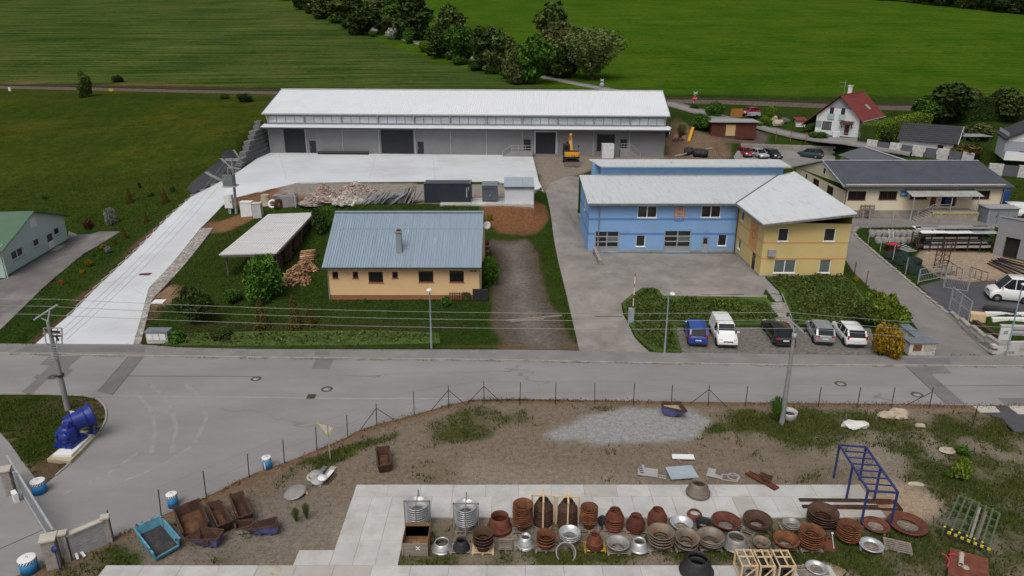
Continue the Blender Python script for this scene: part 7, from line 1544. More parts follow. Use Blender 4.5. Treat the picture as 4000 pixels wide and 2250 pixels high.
piece('frame',m_galv,t3,lambda b: (b.bar(Y3(2290,240),Y3(2290,310),.06),b.bar(Y3(2372,235),Y3(2372,310),.06)))
w3 = [Y3(2270,165)+pb3,Y3(2332,150)+pb3,Y3(2395,165)+pb3]
for k,(A,i) in enumerate(zip(w3,(0,1,2))):
 B = (pp(600,440,.4),pp(640,475,.4),pp(665,520,.4))[k]+pb1; tag(piece('power_line',m_line,None,lambda b: b.tube(sag(A,B,.8),.016,4)),f'overhead line running up the concrete drive to the transformer, {("leftmost","middle","rightmost")[k]} of three','power line','overhead lines above the drive')
bx = gp(*q(0,563,2372,672)); t = thing('meter_cabinet','white metal cabinet hung on the transformer pole','cabinet',(bx.x-.5,bx.y-.6,bx.z)); boxpart('body',m_white,t,-.5,.5,-.35,.35,.6,2.3); boxpart('leg',m_galv,t,-.15,.15,-.2,.2,-.2,.599); boxpart('handle',m_plas,t,.3,.4,-.37,-.351,1.3,1.6)
for k,(a,c,zz,wd_,m,d) in enumerate(((2425,2530,735,0,m_white,'white cabinet standing right of the transformer pole'),(2546,2625,750,0,mat('pale_concrete_box',(.50,.50,.49),.8),'pale concrete box right of the white cabinet'))):
 A,B = gp(*q(0,563,a,zz)),gp(*q(0,563,c,zz)); t = thing('cabinet',d,'cabinet',(A.x,A.y,A.z-.1)); boxpart('body',m,t,0,B.x-A.x,0,.9,0,2.0); boxpart('lid',m,t,-.05,B.x-A.x+.05,-.05,.95,2.0,2.1)
# street lamps
m_lp = mat('blue_grey_lamp_post',(.26,.32,.38),.5,.1)
for k,(bx_,tx,d) in enumerate(((q(1000,1126,1765,605),q(1000,1126,1745,12),'street lamp in front of the apricot house'),(q(2000,1126,1533,655),q(2000,1126,1578,50),'street lamp beside the blue car'),(q(3000,1126,2392,692),q(3000,1126,2560,-40),'street lamp post by the stone wall at the picture edge'))):
 A = gp(*bx_); B = aty(*tx,A.y)-A; t = thing('street_lamp',d,'street lamp',A,0,'street lamps'); piece('post',m_lp,t,lambda b: b.tube([(0,0,-.2),(B.x*.4,0,B.z*.4),(B.x,0,B.z)],[.09,.07,.045],10)); dx_ = (0,.25,0)[k]
 piece('head',m_white,t,lambda b: b.lathe([(0,.1),(.12,.08),(.2,0),(.14,-.08),(0,-.1)],12,M=Matrix.Translation((B.x+dx_,-.25,B.z+.05)) @ Matrix.Diagonal((1.3,1.9,1,1))))
# barrier boom
A = gp(*q(2000,1126,1190,358)); t = thing('barrier','raised red and white barrier boom beside the hedge','barrier',A); boxpart('housing',mat('blue_grey_housing',(.30,.34,.39),.5),t,-.22,.28,-.2,.25,-.1,1.55); C0 = Vector((.15,0,1.5)); C1 = aty(*q(2000,563,1240,1295),A.y+.2)-A
for k in range(10): piece('boom_section',m_white if k % 3 else mat('boom_red',(.5,.04,.04),.5),t,lambda b: b.bar(C0.lerp(C1,k/10),C0.lerp(C1,(k+1)/10),.11,.06))
# manholes and gullies
m_iron = mat('brown_iron',(.10,.075,.06),.7,.2,3)
for k,(c,r,d) in enumerate(((q(1000,1126,713,1014),.45,'round manhole cover with pale centre near the road gully'),(q(0,1126,2574,910),.42,'round manhole cover on the road before the apricot house'),(q(3000,1126,730,960),.45,'round manhole cover opposite the silver car'),(q(3000,1126,1500,1070),.45,'round manhole cover beside the end strut of the fence'),(q(0,1126,535,890),.42,'brown manhole cover in the dark asphalt patch'))):
 p = at(*c,.03); t = thing('manhole_cover',d,'manhole',(p.x,p.y,.028),0,'manhole covers'); piece('ring',m_iron,t,lambda b: b.lathe([(r*.62,0),(r,0),(r,.012),(r*.62,.012)],26,closed=True)); piece('centre',m_gut if k != 4 else m_iron,t,lambda b: b.lathe([(r*.6,.0),(r*.6,.008),(0,.008)],22))
p = at(*q(1000,1126,556,1088),.03); t = thing('road_gully','square iron gully grate in the gutter','gully',(p.x,p.y,.03));
for k in range(7): boxpart('bar',m_iron,t,-.28+k*.085,-.235+k*.085,-.3,.3,0,.015)
boxpart('frame',m_iron,t,-.33,.33,-.35,-.301,0,.016); boxpart('frame',m_iron,t,-.33,.33,.301,.35,0,.016); boxpart('pit',BLACK,t,-.32,.32,-.3,.3,-.03,-.002)
p = gp(*q(0,1126,1458,-115+0)); b = MB(); b.box(-.6,.6,-.35,.35,0,.02); o = b.build('yard_gully',mat('red_brown_grate',(.13,.05,.045),.8),None,gp(*q(0,563,1462,1312),.065)); tag(o,'red-brown gully grate in the concrete drive','gully')
# ================================================================ the slope between road and yard
K0,K1,K2,K3,L0,L1,L2,L3 = (0,563),(1000,563),(2000,563),(3000,563),(0,1126),(1000,1126),(2000,1126),(3000,1126)
def bx(name,m,label,cat,loc,w,d,hg,rz=0,group=None):
 b = MB(); b.box(0,w,0,d,0,hg); o = b.build(name,m,None,loc); o.rotation_euler = (0,0,rz); return tag(o,label,cat,group)
def beamw(name,A,B,w,hh,m,label,cat,group=None): return tag(piece(name,m,None,lambda b: b.bar(A,B,w,hh)),label,cat,group)
def chunks(mb,pts,s,n,seedm=1):
 for _ in range(n):
  p = random.choice(pts) if isinstance(pts,list) else pts(); M = Matrix.Translation(p) @ Matrix.Rotation(random.uniform(0,6.3),4,(random.uniform(-1,1),random.uniform(-1,1),random.uniform(.2,1)))
  a,b_,c = (random.uniform(.5,1.3)*s for _ in range(3)); mb.box(-a,a,-b_*.7,b_*.7,-c*.5,c*.5,M=M)
def heap(cx,yb,yt,wpx,label,m,m2,s=.17,n=620):
 p = gp(*q(*K1,cx,yb)); sc = FPX/(p.y*CT+(HCAM-p.z)*ST)*2.574; r = wpx/sc/2; p.y += r*.6; p.z = h(p.x,p.y); H = max(.7,zat(q(*K1,0,yt)[1],p.y)-p.z); t = thing('rubble_heap',label,'rubble',p,0,'rubble heaps below the yard'); b = MB(); vs = []; NR,NA = 7,20
 for i in range(NR+1):
  for k in range(NA): u = i/NR; rr = r*u*(1+random.uniform(-.08,.08)); vs.append((rr*math.cos(6.283*k/NA),rr*.75*math.sin(6.283*k/NA),H*(1-u)**1.1*(1+random.uniform(-.1,.1))-.1*u))
 b.add(vs,[(i*NA+k,(i+1)*NA+k,(i+1)*NA+(k+1) % NA,i*NA+(k+1) % NA) for i in range(NR) for k in range(NA)]); b.build('mound',m,t); b = MB()
 def pt(): u = random.random()**.6; a = random.random()*6.283; return Vector((r*u*math.cos(a),r*.75*u*math.sin(a),H*(1-u)**1.1))
 chunks(b,pt,s,n); o = b.build('rubble',m2,t); o['kind'] = 'stuff'
m_rub = mat('brick_rubble',(.37,.32,.28),.95,.3,1.8,6,dirt=(.31,.20,.15),dirt_at=(.5,.6),dirt_scale=1.2,isle=.55); m_rubw = mat('pale_rubble',(.44,.41,.35),.95,.3,2,6,isle=.4)
heap(980,505,385,420,'pinkish brick rubble heap, the rear one by the yard edge',m_rub,m_rub); heap(670,620,400,400,'tall grey-pink rubble heap beside the block stacks',m_rub,m_rub); heap(560,650,545,300,'low brick rubble heap in front of the tall one',m_rub,m_rub,.14); heap(905,628,480,290,'heap of pale broken blocks before the brick rubble',m_rubw,m_rubw,.24,220)
# stacked paving blocks
m_gb = mat('grey_paving_block',(.27,.25,.245),.9,.15,2)
for k,(a,c,zt,d) in enumerate(((168,240,490,'first'),(240,300,500,'second'),(300,378,480,'third'))):
 A,B = gp(*q(*K1,a,570)),gp(*q(*K1,c,570)); hg = zat(q(*K1,0,zt)[1],A.y)-A.z-.4; t = thing('block_stack',f'stack of grey paving blocks beside the rubble, {d} of three','block stack',A,0,'stacks of paving blocks'); w = B.x-A.x
 for i in range(4):
  for j in range(3): boxpart('block',m_gb,t,w*j/3+.01,w*(j+1)/3-.02,random.uniform(0,.1),1.2+random.uniform(0,.1),hg*i/4+.005,hg*(i+1)/4-.01)
A = gp(*q(*K1,315,635)); bx('grey_panel_stack',m_gb,'tall grey slab standing before the block stacks','slab',A-Vector((.9,0,.1)),2.2,.8,1.5)
A = gp(*q(*K1,102,612)); t = piece('cone_funnel',mat('buff_plastic',(.5,.42,.3),.7),None,lambda b: b.lathe([(.85,0),(.8,.2),(.5,1.3),(.55,1.4),(.4,1.4),(.6,.2)],20)); t.location = A; tag(t,'buff cone standing left of the paving blocks','cone')
A = gp(*q(*K1,175,640)); t = piece('white_ring',m_white,None,lambda b: b.lathe([(.35,0),(.6,0),(.6,.25),(.35,.25)],20,closed=True)); t.location = A+Vector((0,0,.5)); t.rotation_euler = (R(70),0,0); tag(t,'white round fitting leaning by the buff cone','fitting')
A = gp(*q(*K1,232,650)); t = piece('rusty_gearwheel',RUSTD,None,lambda b: (b.lathe([(.3,-.2),(.6,-.2),(.6,.2),(.3,.2)],18,closed=True),[b.box(.57,.7,-.09,.09,-.18,.18,M=Matrix.Rotation(k*.45,4,'Z')) for k in range(14)])); t.location = A+Vector((0,0,.6)); t.rotation_euler = (R(90),0,R(50)); tag(t,'rusty gear wheel standing before the paving blocks','gear wheel')
A = gp(*q(*K1,400,640)); B = A+Vector((-.6,0,0)); t = thing('goal_frame','pale steel frame standing beside the rubble heap','frame',A); piece('post',m_galv,t,lambda b: b.bar((0,0,0),(0,0,2.2),.12)); piece('bar',m_galv,t,lambda b: b.bar((0,0,2.2),(-1.2,0,2.2),.12))
# leaning sheet-metal scrap
p0,p1 = gp(*q(*K1,1050,612)),gp(*q(*K1,1600,605)); t = thing('scrap_sheet_row','row of grey sheet metal offcuts leaning together left of the container','scrap sheets',p0); mm = [mat('scrap_'+n,c,.5,.15,2,metal=.2) for n,c in (('pale',(.44,.46,.47)),('mid',(.30,.33,.35)),('dark',(.13,.15,.17)),('rust',(.22,.10,.05)),('blue',(.24,.31,.36)))]
for k in range(46):
 s = (k+random.uniform(-.3,.3))/46; A = p0.lerp(p1,s)-p0+Vector((0,random.uniform(-.1,.9),0)); L_ = random.uniform(1.5,2.4); an = random.uniform(.45,1.0) if k < 30 else random.uniform(.9,1.4)
 M = Matrix.Translation(A+Vector((0,0,.1))) @ Matrix.Rotation(random.uniform(-.2,.2),4,'Z') @ Matrix.Rotation(an-1.57,4,'Y').inverted(); boxpart('sheet',random.choices(mm,(6,4,1,1,2))[0],t,-.04,.04,0,random.uniform(.4,1.1),0,L_,M=M)
# ---- woodshed
RC = [(854,995,3.9),(1080,989,3.9),(1228,830,5.0),(1047,837,5.0)]; RP = [at(*r) for r in RC]; ws = thing('woodshed','open timber shed with white corrugated roof full of logs','shed',(RP[0].x,RP[0].y,h(RP[0].x,RP[0].y))); o0 = Vector(ws.location)
b = MB(); corr(b,*[p-o0 for p in RP],.3,.05); b.build('roof',mat('whitish_sheet_roof',(.60,.585,.58),.6,.1,1,dirt=(.30,.27,.25),dirt_at=(.62,.75),dirt_scale=1,stretch=(.3,2,1)),ws)
m_oldw = mat('grey_old_timber',(.12,.10,.085),.9,.25,3)
for s in (.06,.36,.66,.96):
 for a,c in ((0,3),(1,2)):
  p = RP[a].lerp(RP[c],s); p.x += .35 if a == 0 else -.35; piece('post',m_oldw,ws,lambda b: b.bar(Vector((p.x,p.y,h(p.x,p.y)-.2))-o0,p-o0-Vector((0,0,.1)),.17))
  if a == 1: piece('brace',m_oldw,ws,lambda b: b.bar(Vector((p.x,p.y,h(p.x,p.y)+.5))-o0,p-o0+Vector((0,1.5,-.15)),.1))
for a,c in ((0,1),(3,2),(0,3),(1,2)): piece('beam',m_oldw,ws,lambda b: b.bar(RP[a].lerp(RP[c],.03)-o0-Vector((0,0,.22)),RP[a].lerp(RP[c],.97)-o0-Vector((0,0,.22)),.14,.18))
m_log = mat('split_firewood',(.30,.17,.09),.9,.3,3,9,dirt=(.42,.29,.17),dirt_at=(.5,.6),dirt_scale=2.5,each=.55); m_logd = mat('dark_firewood',(.10,.06,.04),.9,.35,3)
b = MB(); b.box(-.32,.32,-.075,.075,-.06,.06); LGm = b.mesh('log',m_log); b = MB(); b.lathe([(0,-.5),(.12,-.5),(.12,.5),(0,.5)],8,M=Matrix.Rotation(R(90),4,'Y')); LRm = b.mesh('log',m_log); b = MB(); b.box(-1.3,1.3,-.1,.1,-.08,.08); LDm = b.mesh('log',m_logd)
def woodpile(cx,yb,wpx,hg,n,label,dep=.8):
 p = gp(*q(*K1,cx,yb)); sc = FPX/(p.y*CT+(HCAM-p.z)*ST)*2.574; r = wpx/sc/2; p.y += r*dep*.6; p.z = h(p.x,p.y); t = thing('firewood_pile',label,'firewood',p,0,'firewood piles by the woodshed')
 b = MB(); b.lathe([(r*.95,-.2),(r*.6,hg*.45),(r*.2,hg*.8),(0,hg*.85)],14,M=Matrix.Diagonal((1,dep,1,1))); b.build('core',m_logd,t)
 for k in range(n): u = random.random()**.55; a = random.random()*6.283; inst('log',LGm,t,(r*u*math.cos(a),r*dep*u*math.sin(a),hg*(1-u)**.9+.04),(random.uniform(-.6,.6),random.uniform(-.7,.7),random.uniform(0,3.1)),(random.uniform(.7,1.3),random.uniform(.7,1.4),1))
woodpile(375,1415,300,1.7,190,'big heap of split firewood beside the bush'); woodpile(480,1290,230,1.3,120,'second heap of split firewood behind the big one')
p = gp(*q(*K1,510,1180)); t = thing('log_stack','neat stack of round logs by the woodshed','log stack',p)
for i in range(5):
 for j in range(7-i): inst('log',LRm,t,(0,j*.25+i*.125,.12+i*.21),(0,0,R(25)),(1.6,1,1))
for k,(s0,d) in enumerate(((.12,'front'),(.36,'second'),(.6,'third'),(.84,'rear'))):
 p = RP[1].lerp(RP[2],s0); gz_ = h(p.x-1,p.y); t = thing('stored_logs',f'dark stack of stored planks inside the woodshed, {d} one','log stack',(p.x-1.6,p.y,gz_),R(90),'stacks inside the woodshed')
 for i in range(int((p.z-.75-gz_)/.19)):
  for j in range(8): inst('log',LDm,t,(random.uniform(-.15,.15),-1.0+j*.25+random.uniform(-.03,.03),.1+i*.19),(0,0,random.uniform(-.06,.06)))
# ---- black slope membrane and stepped stone retaining wall
mem = sheet('slope_membrane',G(Q(*K0,(1932,512),(1880,450),(1990,340),(2110,240),(2230,150),(2225,95),(2300,62),(2345,66),(2495,192),(2400,268),(2200,380))),mat('black_geotextile',(.045,.047,.053),.8,.2,1),.14,1.2,.25); tag(mem,'black ground membrane pegged on the slope beside the drive','membrane')
mst = mat('stone_chippings',(.22,.22,.21),.9,.3,4)
for a,c in (((2225,155),(2418,262)),((2075,290),(2218,372)),((2345,68),(2490,188))): b = MB(); strip_mesh(b,dens(G([q(*K0,*a),q(*K0,*c)]),1,False),[(-.3,.1),(-.3,.19),(.3,.19),(.3,.1)]); b.build('stone_strip',mst,mem)
rw = thing('retaining_wall','stepped dark stone retaining wall curving up beside the warehouse','retaining wall',(-45,120,5.6)); o0 = Vector(rw.location); m_gab = mat('dark_stone_block',(.125,.13,.135),.95,.3,1.6,7); m_gab2 = mat('pale_stone_top',(.16,.16,.158),.95,.25,2)
cv = [(-44.2,114.5),(-44.5,121),(-44.3,126),(-44.0,131)]; dcv = dens(cv,1.1,False)
for i,(a,c) in enumerate(zip(dcv,dcv[1:])):
 top = 5.9+5.6*(i/len(dcv))**1.1; k = 0
 while 5.5+k*.62 < top:
  A = Vector((a[0]-.2*k,a[1],5.5+k*.62+.3)); B = Vector((c[0]-.2*k,c[1],5.5+k*.62+.3)); last = 5.5+(k+1)*.62 >= top
  mb = MB(); mb.bar(A-o0+(B-A)*.02,B-o0-(B-A)*.02,1.1+random.uniform(-.06,.06),.6); mb.build('stone_block',m_gab2 if last else m_gab,rw); k += 1
# ---- brick meter boxes
m_wb = mat('white_clinker',(.56,.54,.49),.85,.12,3)
def meter_box(cor,zt,dep,label,doors,cap=m_contt):
 A,B = gp(*cor[0]),gp(*cor[1]); w = B.x-A.x; hg = zat(zt,A.y)-A.z; t = thing('meter_box',label,'meter box',(A.x,A.y,A.z-.05),0,'white brick meter boxes'); boxpart('core',m_plin,t,.02,w-.02,.02,dep-.02,0,hg-.02); n = max(3,int(hg/.13))
 for k in range(n):
  e = hg/n; m_ = 5
  for j in range(m_): o_ = (.5 if k % 2 else 0); boxpart('brick',m_wb,t,max(0,w*(j-o_)/m_)+.004,min(w,w*(j+1-o_)/m_)-.004,-.004,.018,k*e+.006,(k+1)*e-.006)
  boxpart('brick',m_wb,t,w-.018,w+.004,.02,dep-.01,k*e+.006,(k+1)*e-.006); boxpart('brick',m_wb,t,-.004,.018,.02,dep-.01,k*e+.006,(k+1)*e-.006)
 boxpart('lid',cap,t,-.1,w+.1,-.12,dep+.1,hg,hg+.08)
 for (u0,u1,v0,v1,m) in doors: boxpart('cabinet_door',m,t,w*u0,w*u1,-.05,-.006,hg*v0,hg*v1)
meter_box((q(*L0,1480,556),q(*L0,1692,556)),q(*L0,0,440)[1],.9,'white brick meter box beside the drive mouth',((.05,.32,.35,.9,m_white),(.34,.62,.35,.9,m_white),(.66,.93,.35,.9,m_white)),m_contt)
meter_box((q(*L3,1408,672),q(*L3,1662,668)),q(*L3,0,548)[1],.9,'white brick meter box with a brown door by the access road',((.14,.45,.4,.9,mat('brown_panel',(.16,.07,.04),.7)),(.55,.88,.4,.9,mat('stained_panel',(.4,.37,.3),.7))))
meter_box((q(*L3,1470,590),q(*L3,1575,590)),q(*L3,0,490)[1],1.3,'narrow stepped meter box behind the brown-doored one',())
meter_box((q(*L3,1380,520),q(*L3,1460,520)),q(*L3,0,420)[1],1.3,'rear meter box of the stepped row beside the yellow shrub',())
# ---- steps to the court
A,B = gp(*q(*L3,95,155)),gp(*q(*L3,168,392)); t = thing('garden_steps','concrete steps climbing through the junipers to the court','steps',A)
for k in range(12): s = k/11; p = A.lerp(B,s)-A; boxpart('step',m_kerb,t,p.x-.75,p.x+.75,p.y-.28,p.y+.3,p.z-.5,p.z+.09)
a_,c_ = aty(*q(*L3,143,55),A.y),aty(*q(*L3,238,290),B.y); piece('hand_rail',m_galv,t,lambda b: (b.tube([a_-A,c_-A],.03,6),b.tube([a_-A,Vector((a_.x,a_.y,h(a_.x,a_.y)))-A],.03,6),b.tube([c_-A,Vector((c_.x,c_.y,h(c_.x,c_.y)))-A],.03,6)))
# low stepped wall along the blue hall, kerb wall of the lane
t = thing('low_stone_wall','low weathered stone wall between the lane and the blue hall','wall',gp(*q(*K2,700,800))); o0 = Vector(t.location); L_ = [gp(*q(*K2,*p)) for p in ((650,735),(690,830),(735,930),(775,1010),(800,1070),(830,1160),(860,1225))]
for a,c in zip(L_,L_[1:]):
 for k in range(2): piece('stone',m_stonep,t,lambda b: b.bar(a.lerp(c,k/2+.02)-o0+Vector((.3,0,.2)),a.lerp(c,(k+1)/2-.02)-o0+Vector((.3,0,.2)),.35,.9+random.uniform(-.1,.1)))
# poles across the gravel track, satellite dish, board, trellis
for k,(a,c) in enumerate((((-60,335),(505,283)),((-20,345),(320,318)))): A,B = gp(*q(*L2,*a),.1),gp(*q(*L2,*c),.1); beamw('wooden_pole',A,B,.14,.12,PALL,('long grey pole lying across the gravel track','shorter grey pole lying across the gravel track')[k],'pole')
A = gp(*q(*K1,2318,985)); A = aty(*q(*K1,2318,818),74.0); t = thing('satellite_dish','white satellite dish on the gable of the apricot house','satellite dish',A); piece('dish',m_white,t,lambda b: b.lathe([(0,0),(.25,.04),(.42,.14),(.43,.16),(.25,.06),(0,.02)],18,M=Matrix.Rotation(R(75),4,'X') @ Matrix.Rotation(R(20),4,'Y'))); piece('arm',m_galv,t,lambda b: b.bar((0,.05,0),(-.95,.3,-.05),.05))
A,B = gp(*q(*L0,1520,165)),gp(*q(*L0,1640,160)); bx('white_board',m_white,'white board propped at the brick verge of the drive','board',A+Vector((0,0,.05)),B.x-A.x,1.0,.12,R(4))
A = gp(*q(*L1,1940,178)); t = thing('garden_trellis','red-brown lath trellis below the apricot house wall','trellis',(A.x,66.6,.8))
for k in range(9): boxpart('lath',m_brownf,t,k*.24,k*.24+.08,0,.03,0,1.0)
for z in (.15,.8): boxpart('rail',m_brownf,t,-.05,2.1,.031,.06,z,z+.08)
bx('cellar_grille',BLACK,'dark cellar grille at the corner of the apricot house','grille',(A.x+2.3,66.7,.9),1.5,.25,1.15)
A = gp(*q(*K1,2292,1110)); t = thing('crate_pile','pile of pallets and boards against the apricot house gable','crate pile',A)
for k in range(5): boxpart('board',PALL if k % 2 else RUSTR,t,-.5,.6,0,1.6,k*.3,k*.3+.2)
# ================================================================ metal yard on the right
P,Q_ = gp(*q(*K3,2255,1105)),gp(*q(*K3,2620,1225)); Wg = Wall(P,(Q_.x+3,Q_.y-2.2),0); zt = zat(q(*K3,0,748)[1],P.y)+.2; t = thing('grey_hall','plain grey metal hall with dark doorway at the picture edge','building',P); dr = Wg.rect(*q(*K3,2365,940),*q(*K3,2520,1165)); dr = (dr[0],dr[1],P.z-.3,dr[3]); b = MB(); wall_mesh(b,Wg,P.z-.3,zt,[dr],rev=.3); o0 = Vector(P); Mg = Wg.M
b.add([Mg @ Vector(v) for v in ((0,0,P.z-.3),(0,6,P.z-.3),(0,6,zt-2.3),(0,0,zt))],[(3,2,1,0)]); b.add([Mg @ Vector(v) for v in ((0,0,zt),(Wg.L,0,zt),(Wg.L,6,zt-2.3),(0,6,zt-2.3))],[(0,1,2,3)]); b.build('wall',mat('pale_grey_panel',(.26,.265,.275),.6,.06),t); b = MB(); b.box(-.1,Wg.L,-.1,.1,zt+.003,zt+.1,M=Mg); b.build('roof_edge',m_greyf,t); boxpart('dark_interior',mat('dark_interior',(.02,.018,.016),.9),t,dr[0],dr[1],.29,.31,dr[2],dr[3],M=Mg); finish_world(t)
# bar rack with sheet roof
A,B = gp(*q(*K3,1485,1080)),gp(*q(*K3,2255,1090)); zr_ = zat(q(*K3,0,880)[1],A.y+.3); w = B.x-A.x; t = thing('bar_rack','long steel bar rack under a pale sheet roof full of rusty bars','rack',A,math.atan2(B.y-A.y,w)); hz_ = zr_-A.z
for k in range(3): a0,a1 = w*k/3,w*(k+1)/3; b = MB(); ext(b,[Vector((a0+.02,-.5,hz_-.05*k)),Vector((a1-.02,-.5,hz_-.05*k)),Vector((a1-.02,1.7,hz_+.25-.05*k)),Vector((a0+.02,1.7,hz_+.25-.05*k))],(0,0,.06)); b.build('roof_sheet',(m_white,m_wroof,m_galv)[k],t)
for k in range(7):
 x = .1+(w-.2)*k/6
 for y in (0,1.4): boxpart('post',RUSTD,t,x-.05,x+.05,y-.05,y+.05,0,hz_-.25)
 for z in range(5): boxpart('bracket',RUSTD,t,x-.03,x+.03,.051,1.349,.3+z*.55,.36+z*.55)
for z in range(5):
 for k in range(8): l = random.uniform(.4,.95)*w; x0 = random.uniform(0,w-l); y = .1+k*.17; piece('steel_bar',random.choice((RUSTD,BLACK,BLACK,m_galv,m_gsh)),t,lambda b: b.box(x0,x0+l,y,y+.1,.37+z*.55,.37+z*.55+random.uniform(.06,.3)))
# ladder, concrete planter blocks, nets, towers, bars
A = gp(*q(*K3,1245,1005)); B = aty(*q(*K3,1235,855),A.y+1.6); t = thing('aluminium_ladder','aluminium ladder leaning against the planter blocks','ladder',A)
for s in (-.25,.25): piece('rail',m_galv,t,lambda b: b.bar((s,0,0),B-A+Vector((s,0,0)),.08))
for k in range(11): p = (B-A)*((k+.5)/11); piece('rung',m_galv,t,lambda b: b.bar(p+Vector((-.25,0,0)),p+Vector((.25,0,0)),.05))
t = thing('planter_block_wall','terraced wall of grey concrete planter blocks behind the nets','wall',gp(*q(*K3,1260,1005))); o0 = Vector(t.location)
for r_,(yy,xs) in enumerate(((990,range(1110,1480,62)),(925,range(1045,1480,62)))):
 for k,x in enumerate(xs): p = gp(*q(*K3,x,yy))-o0; p.z += .15+.1*r_; piece('planter_block',m_gb,t,lambda b: b.lathe([(.35,-.3),(.5,.45),(.42,.45),(.32,.1),(0,.1)],8,M=Matrix.Translation(p) @ Matrix.Rotation(R(22),4,'Z')))
m_net = mat('dark_green_net',(.012,.026,.022),.9,.4,2)
for k,(cx,yb,rx,ry,hz,d) in enumerate(((1270,1160,.9,.7,.7,'below the red tub'),(1345,1180,1.0,.8,.8,'second along the kerb'),(1330,1225,.8,.7,.6,'low one by the kerb'),(1425,1225,1.1,.8,.9,'largest of the row'),(1500,1230,.8,.7,.8,'behind the largest one'),(1455,1285,1.0,.7,.7,'fifth along the kerb'),(1530,1320,1.0,.7,.6,'nearest the fence corner'))): p = gp(*q(*K3,cx,yb)); o = rock(p+Vector((0,.5,.2)),rx,ry,hz,'dark green net heap in the metal yard, '+d,m_net,'net_heap'); o['category'] = 'net heap'
A = gp(*q(*K3,1245,1075)); t = piece('red_tub',mat('faded_red',(.16,.05,.05),.8,.3,3),None,lambda b: b.lathe([(.6,0),(.85,.8),(.9,.85),(.8,.8),(.5,.1),(0,.1)],16)); t.location = A; tag(t,'faded red tub full of straps below the ladder','tub'); t = piece('strap_bundle',mat('bright_red',(.55,.03,.06),.6),None,lambda b: b.tube([(.4*math.cos(a*.9),.35*math.sin(a*.9),.05*math.sin(a*3)) for a in range(8)],.08)); t.location = A+Vector((0,0,.85)); tag(t,'bright red straps in the faded tub','straps')
for k in range(6): A,B = gp(*q(*K3,1270+k*22,1090+k*8),.6),gp(*q(*K3,1360+k*24,1060+k*14),.7); beamw('frame_piece',A,B,.1,.07,m_galv if k % 2 else m_gsh,f'light frame piece on the heap below the tub, {ORD[k] if k else "first"} of six','frame piece','frame pieces on the yard heap')
for k,cx in enumerate((1695,1775)):
 A = gp(*q(*K3,cx,1250)); t = thing('lattice_tower',f'short rusty lattice tower standing in the metal yard, {("left","right")[k]} one','lattice',A,R(10),'lattice towers')
 for x in (-.35,.35): boxpart('upright',RUSTD,t,x-.04,x+.04,0,.08,0,3.0)
 for z in range(5): boxpart('rung',RUSTD,t,-.31,.31,.01,.07,.3+z*.6,.36+z*.6); piece('diagonal',RUSTD,t,lambda b: b.bar((-.3,.04,.33+z*.6),(.3,.04,.9+z*.55),.04))
for k in range(9): A,B = gp(*q(*K3,2205+k*18,1205-k*6),.1+.12*(k % 3)),gp(*q(*K3,2540+k*20,1375-k*18),.1+.12*(k % 3)); beamw('steel_section',A,B,.16,.12,random.choice((RUSTD,BLACK,BLACK)),f'long dark steel section lying before the grey hall, {"first" if not k else ORD[k]} of nine','steel section','steel sections before the grey hall')
for k in range(5): p = gp(*q(*K3,1745+(k % 2)*70,1280+k*8)); pallet((p.x,p.y,p.z+.02+.14*(k//2)),R(20+k*9),f'worn pallet piled beside the lattice towers, {"first" if not k else ORD[k]} of five')
for k,(a,c,d) in enumerate((((1790,1262),(1940,1360),'low'),((2020,1330),(2195,1390),'wide'))):
 A,B = gp(*q(*K3,*a)),gp(*q(*K3,*c)); t = thing('steel_barrier',f'{d} dark tube barrier lying in the metal yard','barrier',A); D_v = B-A
 for s in (0,.33,.66,1): piece('bar',RUSTD,t,lambda b: b.bar(D_v*s,D_v*s+Vector((.3,.5,.9)),.06))
 for zz in (0,1): piece('rail',RUSTD,t,lambda b: b.bar(Vector((.3,.5,.9))*zz,D_v+Vector((.3,.5,.9))*zz,.06))
# mesh gate leaves
for k,pts in enumerate((((1505,1310),(1505,1400),(1735,1350)),((1755,1330),(1760,1449),(2000,1490)))):
 A,B = gp(*q(*K3,*pts[1])),gp(*q(*K3,*pts[2])); t = thing('mesh_gate',('low mesh fence panel at the corner of the nets','grey tubular mesh gate standing open at the yard entrance')[k],'gate',A); D_v = B-A; hg = (1.6,2.6)[k]
 for s in (0,1): piece('post',m_greyf,t,lambda b: b.bar(D_v*s,D_v*s+Vector((0,0,hg)),.1))
 for z in (.15,hg*.55,hg-.05): piece('rail',m_greyf,t,lambda b: b.bar(Vector((0,0,z)),D_v+Vector((0,0,z)),.06))
 for j in range(1,14): piece('wire',m_greyf,t,lambda b: b.bar(D_v*j/14+Vector((0,0,.15)),D_v*j/14+Vector((0,0,hg-.05)),.02))
A,B = gp(*q(*L3,1815,220)),gp(*q(*L3,2000,368)); t = thing('mesh_gate','second grey mesh gate leaf beside the timber stacks','gate',A); D_v = B-A
for s in (0,.5,1): piece('post',m_greyf,t,lambda b: b.bar(D_v*s,D_v*s+Vector((0,0,2.4)),.1))
for z in (.2,1.3,2.35): piece('rail',m_greyf,t,lambda b: b.bar(Vector((0,0,z)),D_v+Vector((0,0,z)),.06))
for j in range(1,16): piece('wire',m_greyf,t,lambda b: b.bar(D_v*j/16+Vector((0,0,.2)),D_v*j/16+Vector((0,0,2.3)),.02))
